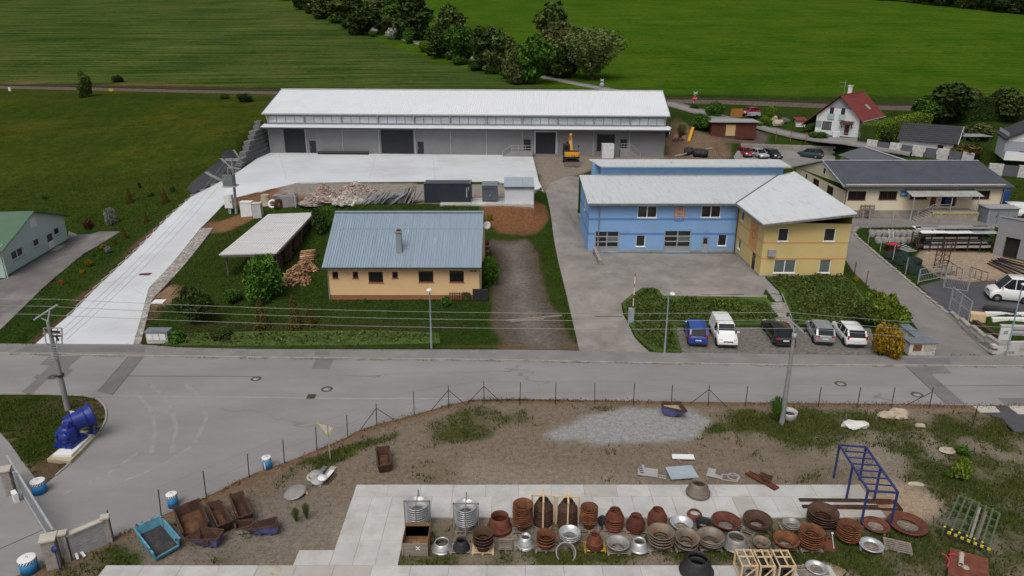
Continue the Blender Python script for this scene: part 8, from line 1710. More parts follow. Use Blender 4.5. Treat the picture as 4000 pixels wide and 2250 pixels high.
# stone block retaining wall at the lane corner
C1 = at(*q(*L3,2290,690),0); rwR = thing('stone_wall','low retaining wall of pale concrete blocks beside the access road','wall',C1)
for k in range(5):
 for j in range(12): x = j*.95-(.4 if k % 2 else 0); boxpart('block',m_slab if (j*3+k) % 4 else m_kerb,rwR,x+.01,x+.94,random.uniform(-.03,.02),.5,k*.26+.01,k*.26+.25)
lw2 = [gp(*q(*L3,*p)) for p in ((2285,690),(2150,600),(2000,470),(1900,370),(1810,280))]
for i,(a,c) in enumerate(zip(lw2,lw2[1:])):
 for k in range(5-i):
  for s in (0,.5): piece('block',m_kerb if (k+i) % 3 else m_slab,rwR,lambda b: b.bar(a.lerp(c,s+.01)-C1+Vector((.25,0,k*.26+.13)),a.lerp(c,s+.49)-C1+Vector((.25,0,k*.26+.13)),.4,.25))
# timber and panels above the wall
for k,(a,c,w_,hh,m,d) in enumerate((((2170,205),(2500,255),1.0,.3,BLACK,'stack of black sheets behind the timber'),((2178,275),(2700,285),.5,.35,m_white,'long white panel pack, upper one'),((2245,330),(2700,335),.5,.35,m_white,'long white panel pack, lower one'),((2015,315),(2170,330),.9,.75,NEWW,'pale timber crate left of the white panels'),((2335,400),(2700,412),.5,.3,m_slab,'pale slab pack above the stone wall'),((2370,460),(2700,470),.6,.25,m_greyf,'grey grating pack above the stone wall'),((2060,330),(2330,510),.4,.25,RUSTD,'rusty bar bundle lying along the stone wall'))):
 A,B = gp(*q(*L3,*a),hh/2),gp(*q(*L3,*c),hh/2); beamw('stored_pack',A,B,w_,hh,m,d,'stored pack','stored packs above the stone wall')
A = gp(*q(*L3,2365,545)); t = thing('notice_board','white notice board on the stone wall corner','sign',A); boxpart('board',m_white,t,-.5,.5,0,.05,.2,1.4); boxpart('print',m_gr,t,-.2,.2,-.01,-.001,.8,1.15); boxpart('post',m_galv,t,-.55,-.5,0,.06,0,1.6)
# wire fence along the upper lane
for k,x in enumerate((935,1000,1240,1480,1715,1955,2195)): p = gp(*q(*K3,x,838)); o = piece('lane_fence_post',m_galv,None,lambda b: b.tube([(0,0,-.1),(0,0,2.2)],.05,6)); o.location = p; tag(o,f'grey wire fence post along the upper lane, {"first" if not k else ORD[k]} from the corner','fence post','posts of the upper lane fence')
fw_ = [gp(*q(*K3,x,838)) for x in (905,1240,1715,2195)]
t = thing('lane_fence_wire','thin wires of the fence along the upper lane','wire',fw_[0])
for z in (.3,1.2,2.1): piece('wire',m_wire,t,lambda b: b.tube([p-fw_[0]+Vector((0,0,z)) for p in fw_],.012,3))
for k,p in enumerate(((1005,1000),(1125,1080),(1250,1180),(1380,1310),(865,1320),(985,1410))): A = gp(*q(*K3,*p)); o = piece('yard_fence_post',m_galv if k < 4 else RUSTR,None,lambda b: b.tube([(0,0,-.1),(0,0,1.9 if k < 4 else 1.5)],.045,6)); o.location = A; tag(o,f'thin post along the kerb of the access road, {("first","second","third","fourth","first rusty","second rusty")[k]} one','fence post','posts along the access road')
# pallets, drums and cart at the workshop
for k in range(2): A = gp(*q(*K3,928+k*42,728)); t = pallet((A.x,91.5,A.z+.62),0,('pallet standing upright against the cream workshop, left one','pallet standing upright against the cream workshop, right one')[k],PM,1,1); t.rotation_euler = (R(80),R(90),0); t.rotation_euler = (R(82),0,0); t.scale = (1.1,3.0,1)
for k in range(2):
 A = gp(*q(*K3,1072+k*46,722)); t = thing('oil_drum',('green oil drum with white label, left one of the pair','green oil drum with white label, right one of the pair')[k],'drum',A+Vector((0,.4,.05)),0,'green oil drums'); b = MB(); b.lathe([(0,0),(.36,0),(.37,.03),(.36,.06),(.36,.55),(.375,.58),(.36,.61),(.36,1.1),(.37,1.13),(.34,1.13),(.33,1.08),(0,1.08)],18); b.build('body',mat('drum_green',(.02,.13,.06),.5),t); b = MB(); b.lathe([(.378,.62),(.378,1.0)],18); b.build('label_band',m_white,t); b = MB(); b.lathe([(.38,.72),(.38,.86)],18); b.build('red_band',mat('bright_red',(.55,.03,.06),.6),t)
A = gp(*q(*K3,1235,728)); pallet((A.x,A.y+.3,A.z+.03),0,'light pallet lying beside the green oil drums',PMN)
A = gp(*q(*K3,2345,640)); t = thing('blue_cart','blue tarpaulin-covered cart at the corner of the workshop','cart',A); b = MB(); b.prism([(-.8,0),(.8,0),(.8,1.6),(-.8,1.6)],.4,2.4); b.build('cover',mat('tarp_blue',(.02,.06,.22),.6),t)
for x in (-.85,.85): inst('wheel',WM[0],t,(x,.8,.32))
# ---- car-park wall, panel fence with stone pillars
A,B = gp(*q(*K3,-260,62)),gp(*q(*K3,690,150)); A.z = B.z = 4.7; t = thing('car_park_wall','long grey block retaining wall behind the parked cars','wall',A); D_v = B-A
for k in range(5):
 for j in range(22): s0,s1 = (j-(.5 if k % 2 else 0))/22,(j+1-(.5 if k % 2 else 0))/22; piece('block',m_stonep,t,lambda b: b.bar(D_v*(max(s0,0)+.001)+Vector((0,1.2,k*.42+.2)),D_v*(s1-.001)+Vector((0,1.2,k*.42+.2)),.4,.4))
m_wst = mat('white_split_stone',(.50,.49,.47),.9,.3,2.5,8,bump=.6,bscale=8); m_dpan = mat('dark_grey_panel',(.10,.105,.12),.6,.1)
def panel_fence(pts,n,hg,label):
 A,B = gp(*pts[0]),gp(*pts[1]); t = thing('panel_fence',label,'fence',A,0,'grey panel fences'); D_v = B-A
 for k in range(n):
  s0,s1 = k/n+.004,(k+1)/n-.004; piece('stone_pillar' if k % 2 == 0 else 'panel',m_wst if k % 2 == 0 else m_dpan,t,lambda b: b.bar(D_v*s0+Vector((0,0,hg/2-.2)),D_v*s1+Vector((0,0,hg/2-.2)),.5 if k % 2 == 0 else .12,hg if k % 2 == 0 else hg-.25))
panel_fence((q(*K3,975,55),q(*K3,2060,200)),9,2.0,'fence of white stone pillars and grey panels behind the workshop'); panel_fence((q(*K3,2200,305),q(*K3,2800,350)),4,2.0,'continuing stone and grey panel fence beyond the workshop roof')
# ---- crossing signs, orange fence, debris at the warehouse end
def saltire(t,z,x=0):
 for s in (-1,1): piece('cross_board',m_white,t,lambda b: b.bar((x-.42,-.05-.02*s,z-.25*s),(x+.42,-.05-.02*s,z+.25*s),.04,.11))
A = gp(*q(*(2000,0),1818,1075)); zt = zat(q(2000,0,0,935)[1],A.y)-A.z; t = thing('stop_sign','red STOP sign with white crossing boards at the level crossing','road sign',A); piece('post',m_galv,t,lambda b: b.tube([(0,0,0),(.3,0,zt)],.07,8)); saltire(t,zt,.3); b = MB(); b.lathe([(0,0),(.55,0),(.55,.04),(0,.04)],8,M=Matrix.Translation((.25,-.08,zt-1.1)) @ Matrix.Rotation(R(90),4,'X') @ Matrix.Rotation(R(22.5),4,'Z'),smooth=False); b.build('sign_plate',mat('stop_red',(.42,.02,.03),.5),t); text('lettering','STOP',.38,m_white,t,Matrix.Translation((.25,-.14,zt-1.1)) @ FACE_CAM)
A = gp(*q(*(2000,0),903,893)); zt = zat(q(2000,0,0,805)[1],A.y)-A.z; t = thing('crossing_sign','blue-grey crossing sign seen from behind beyond the warehouse','road sign',A); piece('post',m_galv,t,lambda b: b.tube([(0,0,0),(0,0,zt)],.08,8)); saltire(t,zt); b = MB(); b.lathe([(0,0),(.55,0),(.55,.04),(0,.04)],16,M=Matrix.Translation((0,-.08,zt-1.1)) @ Matrix.Rotation(R(90),4,'X')); b.build('sign_plate',mat('sign_back',(.33,.38,.42),.5),t)
A,B = gp(*q(*(2000,0),2195,1182)),gp(*q(*(2000,0),2312,1182)); t = thing('orange_fence','orange stained board fence beside the far red car','fence',A)
for k in range(16): x = (B.x-A.x)*k/16; boxpart('board',mat('orange_boards',(.34,.15,.035),.8,.2,3),t,x+.01,x+(B.x-A.x)/16-.01,0,.04,0,zat(q(2000,0,0,1092)[1],A.y)-A.z)
U0 = (2000,0)
for k in range(7): A = gp(*q(*U0,1625+k*17,1420),.25+.2*(k % 2)); B = A+Vector((.5,1.6,.5)); tag(piece('trunk_log',mat('reddish_log',(.27,.13,.09),.9,.25,3),None,lambda b: b.tube([A,B],.22,8)),f'reddish log lying at the warehouse end, {"first" if not k else ORD[k]} of seven','log','logs at the warehouse end')
A,B = gp(*q(*U0,1775,1445),.3),gp(*q(*U0,1815,1335),.9); beamw('yellow_beam',A,B,.5,.4,JY,'yellow steel beam lying beside the reddish logs','beam')
for k,(x,y,d) in enumerate(((1775,105,'black roll pile at the warehouse end, left one'),(1870,120,'black roll pile at the warehouse end, middle one'),(1920,125,'black roll pile at the warehouse end, right one'))): A = gp(*q(*K2,x,y)); o = piece('black_roll',BLACK,None,lambda b: b.lathe([(.4,-.5),(.85,-.5),(.85,.5),(.4,.5)],16,closed=True)); o.location = A+Vector((0,0,.55)); o.rotation_euler = (R(12),0,0); tag(o,d,'roll')
A,B = gp(*q(*K2,1640,135),.3),gp(*q(*K2,2010,60),.4); beamw('pale_pipe',A,B,.15,.15,m_galv,'pale pipe lying across the debris by the car park','pipe')
wr_ = [gp(*q(*U0,1550,1400)),gp(*q(*U0,1650,1400))]; t = thing('side_shelter','small white lean-to canopy at the end wall of the warehouse','canopy',wr_[0]); w = wr_[1].x-wr_[0].x; hz_ = zat(q(2000,0,0,1290)[1],wr_[0].y)-wr_[0].z; boxpart('roof',m_white,t,-.2,w+.2,-.3,2.5,hz_,hz_+.12); piece('post',m_white,t,lambda b: b.bar((w,-.1,hz_),(w-.2,0,0),.15)); piece('back_wall',m_fasc,t,lambda b: b.box(0,w,2.2,2.3,0,hz_))
# garden things by the white house
A = gp(*q(3000,0,325,1290)); t = thing('red_roofed_hutch','small white hutch with red roof in the garden','hutch',A); boxpart('body',m_wr,t,-.9,.9,0,1.2,0,1.4); b = MB(); ext(b,[(-1.15,-.3,1.4),(1.15,-.3,1.4),(1.15,1.5,1.9),(-1.15,1.5,1.9)],(0,0,.12)); b.build('roof',m_redt,t)
A,B = gp(*q(3000,0,605,1440)),gp(*q(3000,0,890,1452)); t = thing('porch_wall','low grey garden wall with railing before the white house','wall',A); D_v = B-A
piece('wall',m_plin,t,lambda b: b.bar(Vector((0,0,.5)),D_v+Vector((0,0,.5)),.25,1.2)); piece('railing',m_galv,t,lambda b: (b.bar(D_v*.3+Vector((0,0,1.9)),D_v+Vector((0,0,1.9)),.06),b.bar(D_v*.3+Vector((0,0,1.1)),D_v*.3+Vector((0,0,1.9)),.06),b.bar(D_v+Vector((0,0,1.1)),D_v+Vector((0,0,1.9)),.06)))
piece('gate_pier',m_wr,t,lambda b: b.box(.6,1.8,-.1,.3,0,2.1))
A = gp(*q(3000,0,585,1425)); bx('wheelie_bin',mat('bin_grey',(.09,.11,.10),.6),'dark wheelie bin beside the garden wall','bin',A,.6,.7,1.1)
for k,(x,y,s) in enumerate(((55,1200,.9),(100,1250,1.3),(165,1225,1.0))): rock(gp(*q(3000,0,x,y),.2),s,s*.7,s*.6,('boulder in the garden beside the road, rear one','boulder in the garden beside the road, pale front one','grey boulder in the garden nearest the hutch')[k],m_rock if k < 2 else m_gab)
for k,(x,y) in enumerate(((75,1415),(222,1425),(375,1440))): A = gp(*q(3000,0,x,y)); o = piece('red_post',mat('red_oxide_post',(.33,.07,.045),.7),None,lambda b: b.bar((0,0,0),(0,0,2.0),.1)); o.location = A; tag(o,f'red-brown fence post by the country road, {"first" if not k else ORD[k]} one','fence post','red-brown posts by the country road')
p = gp(*q(0,0,88,915)); bx('track_marker',m_white,'small white trackside marker stone by the railway','marker',p,.5,.3,.9); p = gp(*q(0,0,1100,925)); bx('yellow_sign',mat('sign_yellow',(.6,.4,.03),.6),'small yellow trackside sign by the railway','sign',p+Vector((0,0,.2)),1.0,.1,.6)
# ================================================================ vegetation
rng = np.random.RandomState(11)
def leaf_arr(P,size,up=.35):
 """a small folded leaf spray (two triangles) at every point"""
 n = len(P); a = rng.normal(size=(n,3)); a /= np.linalg.norm(a,axis=1)[:,None]; b = rng.normal(size=(n,3)); b[:,2] += up; b = np.cross(a,b); b /= np.linalg.norm(b,axis=1)[:,None]+1e-9
 s = size*(.6+.8*rng.rand(n))[:,None]; a = a*s; b = b*s*.7
 return np.stack([P-a,P+b*.8,P+a,P-b*.8],1).reshape(-1,3)
def leaf_mesh(name,P,size,m):
 V = leaf_arr(np.asarray(P),size); n = len(V)//4; me = bpy.data.meshes.new(name); me.vertices.add(len(V)); me.vertices.foreach_set('co',V.astype(np.float32).ravel()); me.loops.add(n*4); me.polygons.add(n)
 me.polygons.foreach_set('loop_start',np.arange(n)*4); me.loops.foreach_set('vertex_index',np.arange(n*4)); me.materials.append(m); me.update(calc_edges=True); return me
def blob(n,c,r,lump=5,fill=.5):
 d = rng.normal(size=(n,3)); d /= np.linalg.norm(d,axis=1)[:,None]; L = rng.normal(size=(lump,3)); L /= np.linalg.norm(L,axis=1)[:,None]
 k = .72+.42*np.maximum(0,(d @ L.T)).max(1)**3+.06*rng.normal(size=n); return np.array(c)+d*(k*(fill+(1-fill)*rng.rand(n)**.5))[:,None]*np.array(r)
def crown_pts(kind,n):
 if kind == 'round': return np.concatenate([blob(n//5,rng.uniform(-1,1,3)*(.22,.22,.27)+(0,0,.52),rng.uniform(.24,.36,3)*(1,1,1.05)) for _ in range(7)])
 if kind == 'tall': return np.concatenate([blob(n//6,(rng.uniform(-.12,.12),rng.uniform(-.12,.12),.18+.70*k/6),(.36-.22*abs(k/6-.35),.36-.22*abs(k/6-.35),.2)) for k in range(7)])
 if kind == 'cone': z = rng.rand(n)**.8; a = rng.rand(n)*6.283; r = .55*(1-z)**.55*(.7+.3*rng.rand(n))*(1+.12*np.sin(a*5+z*9)); return np.stack([r*np.cos(a),r*np.sin(a),z*.98+.02],1)
 if kind == 'willow':
  k = 240; P = []
  for _ in range(k): a = rng.rand()*6.283; u = rng.rand()**.5; t = np.linspace(.15,1,n//k); e = (.50*u*math.cos(a),.50*u*math.sin(a),.55+.43*math.sqrt(max(0,1-u*u))); P.append(np.stack([e[0]*t,e[1]*t,e[2]*t**.85],1)+rng.normal(size=(len(t),3))*.018)
  return np.concatenate(P)
 return np.concatenate([blob(n//4,rng.uniform(-1,1,3)*(.24,.24,.10)+(0,0,.42),rng.uniform(.26,.40,3)*(1,1,1.1)) for _ in range(5)])   # bush
LM = dict(juniper=leafmat('juniper_leaves',(.040,.060,.014),(.073,.098,.024)),dark=leafmat('dark_leaves',(.024,.043,.012),(.047,.079,.019)),olive=leafmat('olive_leaves',(.044,.073,.018),(.080,.120,.029)),bright=leafmat('fresh_leaves',(.035,.086,.012),(.066,.144,.019)),brown=leafmat('brownish_leaves',(.059,.070,.024),(.094,.104,.037)),
          willow=leafmat('willow_leaves',(.090,.139,.035),(.120,.150,.056)),thuja=leafmat('bronze_thuja',(.066,.057,.016),(.110,.091,.023)),green=leafmat('mid_green_leaves',(.029,.073,.010),(.061,.129,.018)),yellow=leafmat('golden_leaves',(.142,.107,.010),(.255,.161,.018)),lime=leafmat('lime_leaves',(.059,.098,.012),(.118,.176,.023)),
          pale=leafmat('silvery_leaves',(.142,.176,.119),(.203,.214,.200)),white=leafmat('blossom',(.203,.217,.200),(.375,.390,.384)),maroon=leafmat('maroon_leaves',(.051,.021,.018),(.096,.033,.028)),orange=leafmat('orange_leaves',(.186,.070,.018),(.326,.140,.031)))
m_bark = mat('bark',(.065,.05,.038),.9,.3,3)
SZ = {'round': (4200,.046),'tall': (4200,.040),'cone': (3200,.05),'shrub': (4200,.042),'willow': (6000,.020),'bush': (900,.075)}
VAR = {}
def crown(kind,c):
 k = (kind,c,rng.randint(3 if kind in ('round','tall','bush','shrub') else 2))
 if k not in VAR: n,s = SZ[kind]; VAR[k] = leaf_mesh('crown',crown_pts(kind,n),s*1.15,LM[c])
 return VAR[k]
TR = {}
def trunk_mesh(kind):
 if kind not in TR:
  b = MB(); b.tube([(0,0,-.03),(.01,0,.2),(0,.01,.5)],[.028,.022,.012],7)
  for k in range(9 if kind == 'willow' else 6): a = k*2.4; e = .22+.1*rng.rand(); b.tube([(0,0,.12+.03*k),(e*.5*math.cos(a),e*.5*math.sin(a),.36+.03*k),(e*math.cos(a),e*math.sin(a),.62+.03*k)],[.013,.009,.004],5)
  TR[kind] = b.mesh('trunk',m_bark)
 return TR[kind]
def plant(name,label,cat,px,py,pyt,wpx,kind,c,group=None,lean=0,base=None):
 p = base or gp(px,py)
 if kind == 'bush' and wpx/FPX*p.y > 1.7: kind = 'shrub'
 H = max(.35,zat(pyt,p.y)-p.z); W = wpx/FPX*(p.y*CT+(HCAM-p.z)*ST); t = thing(name,label,cat,p-Vector((0,0,.05)),rng.rand()*6.283,group); wf_ = {'round': 1.0,'tall': .72,'cone': 1.0,'willow': 1.05,'bush': 1.15,'shrub': 1.15}[kind]
 t.scale = (W/wf_,W/wf_,H/(1.0 if kind not in ('bush','shrub') else .82));
 if lean: t.rotation_euler = (0,lean,0)
 inst('trunk' if cat == 'tree' else 'stem',trunk_mesh(kind),t); inst('crown' if cat == 'tree' else 'foliage',crown(kind,c),t); return t
def T0(reg,lst,nm,cat,grp):
 for cx,yb,yt,w,kind,c,lab in lst: plant(nm,lab,cat,*q(*reg,cx,yb),q(*reg,0,yt)[1],w/2.574*(1.3 if cat == 'tree' else 1),kind,c,grp)
T0((1000,0),((440,95,-40,170,'round','dark','dark green tree at the upper end of the hedgerow'),(600,60,-80,200,'round','dark','dark tree behind the field lane at the upper edge'),(710,185,-70,230,'round','olive','olive tree second in the hedgerow'),(860,215,-70,250,'tall','olive','tall olive tree in the upper hedgerow'),(1000,180,-90,260,'round','olive','round olive tree behind the dark clump'),(1110,350,50,310,'round','dark','broad dark tree in the upper hedgerow'),(1250,240,-80,240,'round','brown','brownish tree at the top of the hedgerow'),(1310,345,160,150,'round','olive','small olive tree beside the blossoming bush'),(1410,260,-10,210,'tall','bright','fresh green tree behind the blossoming bush'),(1610,395,-70,300,'tall','dark','tallest dark birch-like tree in the hedgerow'),
   (1940,480,90,260,'tall','olive','tall olive tree in the middle hedgerow'),(1850,580,270,270,'round','dark','dark round tree in the middle hedgerow'),(2110,645,270,270,'round','green','green tree in the middle hedgerow'),(2300,705,310,310,'round','dark','broad dark tree in the lower hedgerow'),(2480,740,330,230,'tall','olive','slim olive tree in the lower hedgerow')),'hedgerow_tree','tree','trees of the field hedgerow')
T0((1000,0),((1375,395,272,150,'bush','white','white blossoming bush by the field lane'),(1515,440,292,140,'bush','green','round green bush by the field lane'),(1700,525,400,130,'bush','lime','yellowish bush at the edge of the field lane'),(1180,370,310,90,'bush','olive','small olive bush below the dark hedgerow tree')),'hedgerow_bush','bush','bushes of the field hedgerow')
T0((2000,0),((60,835,460,240,'round','brown','brownish tree left of the fresh green one'),(440,700,70,320,'tall','olive','tall tree behind the fresh green one'),(400,765,240,350,'round','brown','bushy brownish tree behind the fresh green one'),(250,845,390,330,'round','bright','fresh green tree at the lower end of the hedgerow'),(480,790,450,220,'round','dark','dark tree between the green tree and the willow'),(800,800,265,600,'willow','willow','big airy willow beside the field lane')),'hedgerow_tree','tree','trees of the field hedgerow')
T0((2000,0),((2030,1180,1010,190,'bush','green','green bush beside the country road'),(1880,1300,1130,230,'bush','green','shrub on the slope behind the warehouse'),(1700,1400,1240,130,'willow','brown','bare twiggy shrub at the warehouse end'),(2540,1260,1150,120,'bush','lime','lime shrub in the garden by the road'),(1830,1090,1040,120,'bush','olive','weedy bush below the stop sign'),(2450,1280,1200,150,'bush','lime','low lime shrub behind the brown shed')),'garden_bush','bush','bushes by the country road')
T0((3000,0),((1740,1230,830,440,'round','dark','large garden tree behind the clipped hedge'),(1640,1240,1000,260,'round','green','lower garden tree beside the clipped hedge'),(2330,1205,840,310,'round','olive','round garden tree above the dark hedge'),(2040,1120,900,200,'tall','brown','slender tree between the two garden trees')),'garden_tree','tree','trees in the gardens')
T0((3000,0),((1150,1440,1275,240,'bush','dark','dark shrub before the clipped hedge'),(2100,1400,1260,360,'bush','brown','reddish shrubs in the rock garden'),(30,1200,1050,140,'bush','lime','pale shrub in the garden corner'),(500,1400,1320,180,'bush','green','low shrub before the white house')),'garden_bush','bush','shrubs in the gardens')
T0((3000,563),((1780,90,-65,250,'bush','thuja','bronze shrub before the stone pillar fence'),(2010,160,-10,320,'bush','thuja','broad bronze shrub before the stone pillar fence'),(885,1375,1322,70,'bush','yellow','small golden bush beside the access road')),'garden_bush','bush','shrubs by the workshop')
T0((0,0),((1190,825,758,120,'bush','dark','dark bush on the railway bank'),(2480,1020,935,210,'bush','dark','dark bush at the railway by the warehouse'),(2250,990,930,120,'bush','green','green bush left of the railway bush')),'railway_bush','bush','bushes along the railway')
plant('leaning_tree','thin leaning tree standing at the railway','tree',*q(0,0,875,975),q(0,0,0,735)[1],50,'tall','olive',None,0)
TH = ((1310,592,445,62),(1662,592,438,62),(1470,787,684,52),(1252,952,845,60),(1162,1015,950,42))
for k,(x,b_,tp,w) in enumerate(TH): plant('bronze_conifer',f'bronze conical conifer in the meadow, {("first by the two at the back","second at the back","third beside the drive","fourth by the yard corner","smallest by the shrub row")[k]}','conifer',*q(0,563,x,b_),q(0,563,0,tp)[1],w/2.574,'cone','thuja','bronze conifers on the meadow')
T0((0,563),((1145,800,640,160,'bush','pale','silvery bush in the meadow behind the mint house'),(905,845,755,100,'bush','maroon','maroon bush behind the mint house'),(985,1070,1030,52,'bush','green','small round green shrub in the drive row'),(1045,1050,1008,80,'bush','orange','low orange shrub in the drive row'),(1098,1092,1025,90,'bush','pale','blue-grey shrub in the drive row'),(945,1130,1085,52,'bush','dark','small dark shrub in the drive row'),(1000,1160,1115,64,'bush','green','green cushion shrub in the drive row'),(905,1228,1165,92,'bush','yellow','yellow-orange shrub beside the drive'),(830,1300,1255,58,'bush','yellow','small yellow shrub beside the drive'),(625,1410,1358,56,'bush','orange','red-brown shrub nearest the road'),(450,555,510,46,'bush','dark','dark shrub alone in the meadow'),(1520,525,470,80,'bush','green','green shrub between the back conifers'),(1740,480,415,60,'bush','dark','dark shrub by the membrane corner'),(1405,440,385,40,'bush','maroon','maroon shrub behind the back conifers')),'meadow_shrub','shrub','shrubs along the drive')
T0((1000,563),((60,1560,1140,480,'bush','bright','big fresh green bush beside the firewood'),(660,900,640,190,'bush','dark','dark bush between woodshed and roof'),(720,860,620,140,'bush','green','green bush behind the apricot house roof'),(2350,760,700,60,'bush','yellow','yellow flowering bush on the soil bank'),(2340,1420,1120,190,'bush','green','green bush at the gable of the apricot house')),'plot_bush','bush','bushes round the apricot house')
T0((0,1126),((2010,330,-60,380,'bush','dark','dark shrub left of the fresh green bush'),(2350,130,0,220,'bush','green','low shrub before the fresh green bush'),(1850,240,90,200,'bush','dark','dark bramble at the drive verge'),(1780,540,430,200,'bush','green','green bush behind the meter box'),(2250,500,400,260,'bush','dark','dark bramble above the sidewalk')),'plot_bush','bush','bushes round the apricot house')
for k,(x,b_,tp,w) in enumerate(((62,402,108,135),(400,402,72,120),(545,385,168,95))): plant('thuja',('bronze thuja on the lawn, first of three','tallest bronze thuja on the lawn','smallest bronze thuja on the lawn')[k],'conifer',*q(1000,1126,x,b_),q(1000,1126,0,tp)[1],w/2.574,'cone','thuja','thujas on the lawn')
T0((1000,1126),((1900,178,85,130,'bush','green','green creeper beside the trellis'),(2120,120,40,120,'bush','green','creeper hanging over the cellar grille'),(1100,140,92,60,'bush','green','small plant at the foot of the apricot house')),'creeper','creeper','creepers on the apricot house')
T0((3000,1126),((1090,385,-10,330,'bush','lime','feathery lime cypress beside the meter boxes'),(1290,400,175,300,'bush','lime','second feathery cypress nearer the access road'),(950,360,120,240,'bush','olive','olive cypress beside the lime one'),(1170,675,340,330,'bush','yellow','golden yellow thuja at the sidewalk'),(80,1335,1085,190,'willow','green','weedy green shrub at the foot of the slender pole')),'ornamental_shrub','shrub','ornamental shrubs by the road')
T0((3000,1687),((1930,470,265,210,'bush','lime','lime bush in the grass of the lot'),(1960,230,150,150,'bush','green','low green weed clump behind the lime bush'),(1780,460,390,90,'bush','green','small weed clump left of the lime bush')),'lot_bush','bush','bushes in the lot')
T0((1000,1687),((405,905,755,90,'willow','brown','dry weed stalks in the lot, left clump'),(512,885,705,90,'willow','brown','dry weed stalks in the lot, right clump')),'dry_weed','weed','dry weeds in the lot')
HB = [(1000+x/2.574,y/2.574) for x,y in ((560,140),(640,190),(800,230),(930,290),(1010,350),(1450,400),(1780,560),(1980,600),(2050,650),(2200,710),(2380,740),(2560,790),(2620,810))]
for i,(px,py) in enumerate(HB): plant('undergrowth_bush','low bush filling the foot of the field hedgerow','bush',px,py,py-36,75,'bush',('dark','olive','green')[i % 3],'undergrowth of the field hedgerow')
# far wood along the upper corner
k = 0
for row in range(3):
 for i in range(13):
  px = 3440+i*48+row*20; py = 2+max(0,(px-3480))*.105-row*7; p = gp(px,py); p.y += row*7; p.z = h(p.x,p.y); k += 1
  tname = 'tall' if (i+row) % 2 else 'round'; t = plant('wood_tree','dark tree of the wood at the upper right corner','tree',px,py,0,100,tname,'dark','trees of the far wood',base=p); s = rng.uniform(9,13); t.scale = (s*1.1,s*1.1,s*1.25)
for i in range(4): p = gp(1105+i*40,6); t = plant('wood_tree','dark tree at the top edge left of the hedgerow','tree',0,0,0,100,'round','dark','trees at the top edge',base=p+Vector((i*1.5,6,.5))); t.scale = (8,8,7)
# ---- juniper banks and clipped hedges
def bank(name,label,poly,hg,c,dens_,size,cat='hedge',grp=None):
 P = np.array(poly); x0,y0 = P.min(0); x1,y1 = P.max(0); n = int((x1-x0)*(y1-y0)*dens_); X = rng.uniform(x0,x1,n); Y = rng.uniform(y0,y1,n); k = inpoly(poly,X,Y); X,Y = X[k],Y[k]; d = polydist(poly,X,Y); f = np.clip(d/.9,.25,1)
 Z = hfield(X,Y)+hg*f*(.35+.9*fbm(X,Y,1.7))*(.25+.75*rng.rand(len(X))**.35); t = thing(name,label,cat,(X.mean(),Y.mean(),0),0,grp); me = leaf_mesh('foliage',np.stack([X-X.mean(),Y-Y.mean(),Z],1),size,LM[c]); inst('foliage',me,t)
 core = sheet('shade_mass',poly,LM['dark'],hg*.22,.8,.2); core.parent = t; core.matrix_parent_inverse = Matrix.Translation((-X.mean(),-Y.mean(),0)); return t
JL = G([(2430,1190),(2466,1160),(2510,1132),(2560,1134),(2592,1164),(2800,1166),(2990,1170),(3022,1200),(3066,1272),(3000,1276),(2642,1277),(2640,1300),(2662,1382),(2562,1382),(2482,1322),(2452,1254)])
JR = G([(2990,1088),(3286,1088),(3335,1112),(3380,1180),(3392,1270),(3300,1276),(3100,1276),(3066,1200),(3030,1130)])
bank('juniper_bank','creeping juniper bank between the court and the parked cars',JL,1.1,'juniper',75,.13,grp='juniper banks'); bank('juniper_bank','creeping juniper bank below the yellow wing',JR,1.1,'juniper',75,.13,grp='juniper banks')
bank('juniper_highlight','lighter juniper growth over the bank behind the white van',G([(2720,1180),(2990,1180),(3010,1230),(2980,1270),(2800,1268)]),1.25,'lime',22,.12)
bank('bramble_strip','dark bramble strip along the sidewalk below the lawn',G([(950,1300),(1500,1295),(1715,1305),(1720,1345),(1400,1352),(1000,1356),(640,1352),(650,1310)]),.55,'brown',26,.14)
def box_hedge(label,A,B,wd,hg,c):
 A,B = gp(*A),gp(*B); D_v = B-A; L_ = D_v.length; n = int(L_*hg*2*160+L_*wd*160); U = rng.rand(n); Z = rng.rand(n); V = rng.uniform(-1,1,n); s = rng.rand(n); side = s < .55; V = np.where(side,np.sign(V)*(1+.06*rng.normal(size=n)),V); Z = np.where(side,Z,1+.04*rng.normal(size=n)); nr = np.array([-D_v.y,D_v.x])/math.hypot(D_v.x,D_v.y)
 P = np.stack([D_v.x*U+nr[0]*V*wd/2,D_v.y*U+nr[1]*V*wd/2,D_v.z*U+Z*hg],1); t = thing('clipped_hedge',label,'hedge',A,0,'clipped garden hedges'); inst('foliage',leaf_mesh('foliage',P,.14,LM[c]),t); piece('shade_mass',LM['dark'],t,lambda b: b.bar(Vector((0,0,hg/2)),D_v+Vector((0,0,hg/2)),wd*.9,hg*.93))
box_hedge('long clipped hedge beside the white house',(3385,560),(3600,512),3.2,3.1,'lime'); box_hedge('dark clipped hedge behind the garden trees',(3700,470),(4030,468),2.0,4.0,'dark')
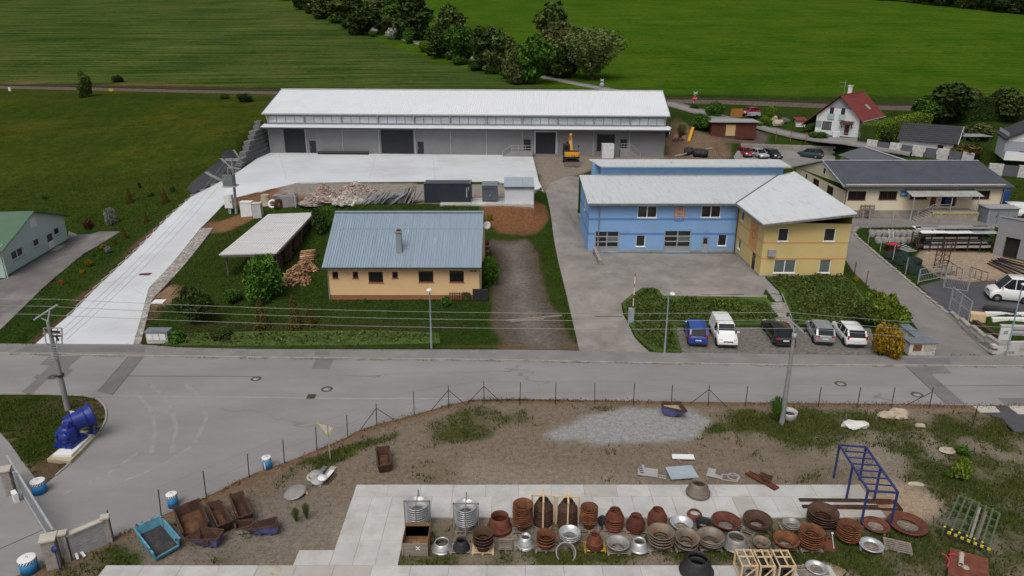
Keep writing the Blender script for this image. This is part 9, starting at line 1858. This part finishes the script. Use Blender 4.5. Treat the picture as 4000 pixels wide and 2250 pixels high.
# ---- grass blades and weeds as one mass each
def blades(name,label,X,Y,hgt,m,w=.03):
 n = len(X); Z = hfield(X,Y); a = rng.rand(n)*6.283; H = hgt*(.5+rng.rand(n)); l = rng.normal(size=(n,2))*.35*H[:,None]; dx = np.cos(a)*w*(1+H*2); dy = np.sin(a)*w*(1+H*2)
 V = np.stack([np.stack([X-dx,Y-dy,Z-.02],1),np.stack([X+dx,Y+dy,Z-.02],1),np.stack([X+l[:,0],Y+l[:,1],Z+H],1)],1).reshape(-1,3)
 me = bpy.data.meshes.new(name); me.vertices.add(3*n); me.vertices.foreach_set('co',V.astype(np.float32).ravel()); me.loops.add(3*n); me.polygons.add(n); me.polygons.foreach_set('loop_start',np.arange(n)*3); me.loops.foreach_set('vertex_index',np.arange(3*n)); me.materials.append(m); me.update(calc_edges=True)
 o = bpy.data.objects.new(name,me); COL.objects.link(o); tag(o,label,'grass',None,'stuff')
from_grid = lambda X,Y: gw.reshape(shp)[np.clip(np.searchsorted(gy,Y),0,len(gy)-1),np.clip(np.searchsorted(gx,X),0,len(gx)-1)]
PAVED = [ROADP,DRIVE,LANE,VERGE,GRAVEL,SAND] + [p for p,_ in SUNK]
def scatter(x0,x1,y0,y1,n,thr,pw=1):
 X = rng.uniform(x0,x1,n); Y = rng.uniform(y0,y1,n); g = from_grid(X,Y)+(fbm(X,Y,.9)-.5)*.8; k = g > thr
 for p in PAVED: k &= ~inpoly(p,X,Y)
 k &= ~((Y > 28.8) & (Y < 30.1) & (X > -21.4) & (X < 15.6)) & ~((Y > 33.9) & (Y < 37.1) & (X > -9.7) & (X < 21.6)) & ~((Y > 30) & (Y < 34) & (X > -9.7) & (X < -5.9))
 return X[k],Y[k]
gm = leafmat('grass_blades',(.036,.054,.010),(.056,.076,.016),(.085,.09,.028),.5); dm = leafmat('dry_grass_blades',(.11,.085,.045),(.17,.135,.075),(.22,.18,.11),.7)
X,Y = scatter(-30,36,27,48,60000,.42); blades('lot_grass','patchy green grass and weeds growing in the lot',X,Y,.17,gm,.035)
X,Y = scatter(-30,36,27,48,26000,.12); blades('dry_grass','thin dry grass over the bare soil of the lot',X,Y,.10,dm,.025)
X,Y = scatter(-36,12,57.6,90,60000,.45); blades('lawn_grass','long green grass round the apricot house',X,Y,.10,gm,.05)
X,Y = scatter(-75,-34,58,110,40000,.45); blades('meadow_grass','meadow grass beside the concrete drive',X,Y,.11,gm,.06)
X,Y = scatter(-40,-14,38,48,9000,.4); k_ = inpoly(ISLAND,X,Y); blades('island_grass','short grass on the island round the pump',X[k_],Y[k_],.14,gm,.04)
X,Y = scatter(36,80,57,130,40000,.5); blades('yard_grass','rough grass along the access road and gardens',X,Y,.13,gm,.06)
d_ = np.array(dens(ROAD_FAR,.05,False)); d_ = d_[(np.abs(d_[:,0]) < 45)]; k_ = fbm(d_[:,0],d_[:,1]*0,2.2) > .5; X,Y = d_[k_,0],d_[k_,1]-.12+rng.normal(size=k_.sum())*.06; blades('kerb_weeds','dry weeds growing in the gutter along the kerb',X,Y,.09,dm,.05)
d_ = np.array(dens(WALK_IN,.03,False)); d_ = d_[(np.abs(d_[:,0]) < 45)]; k_ = fbm(d_[:,0]+9,d_[:,1]*0,3) > .44; k_ &= ~((d_[:,0] > -42.5) & (d_[:,0] < -33.5)) & ~((d_[:,0] > -1) & (d_[:,0] < 34)); X,Y = d_[k_,0],d_[k_,1]+rng.normal(size=k_.sum())*.12; blades('sidewalk_weeds','ragged grass creeping over the sidewalk edge',X,Y,.16,gm,.05)
d_ = np.array(dens(FENCE,.03,False)); d_ = d_[(np.abs(d_[:,0]) < 40)]; k_ = fbm(d_[:,0]+40,d_[:,1],2) > .42; X,Y = d_[k_,0],d_[k_,1]-.15+rng.normal(size=k_.sum())*.2; blades('fence_weeds','dry grass fringe along the lot fence',X,Y,.14,dm,.04)
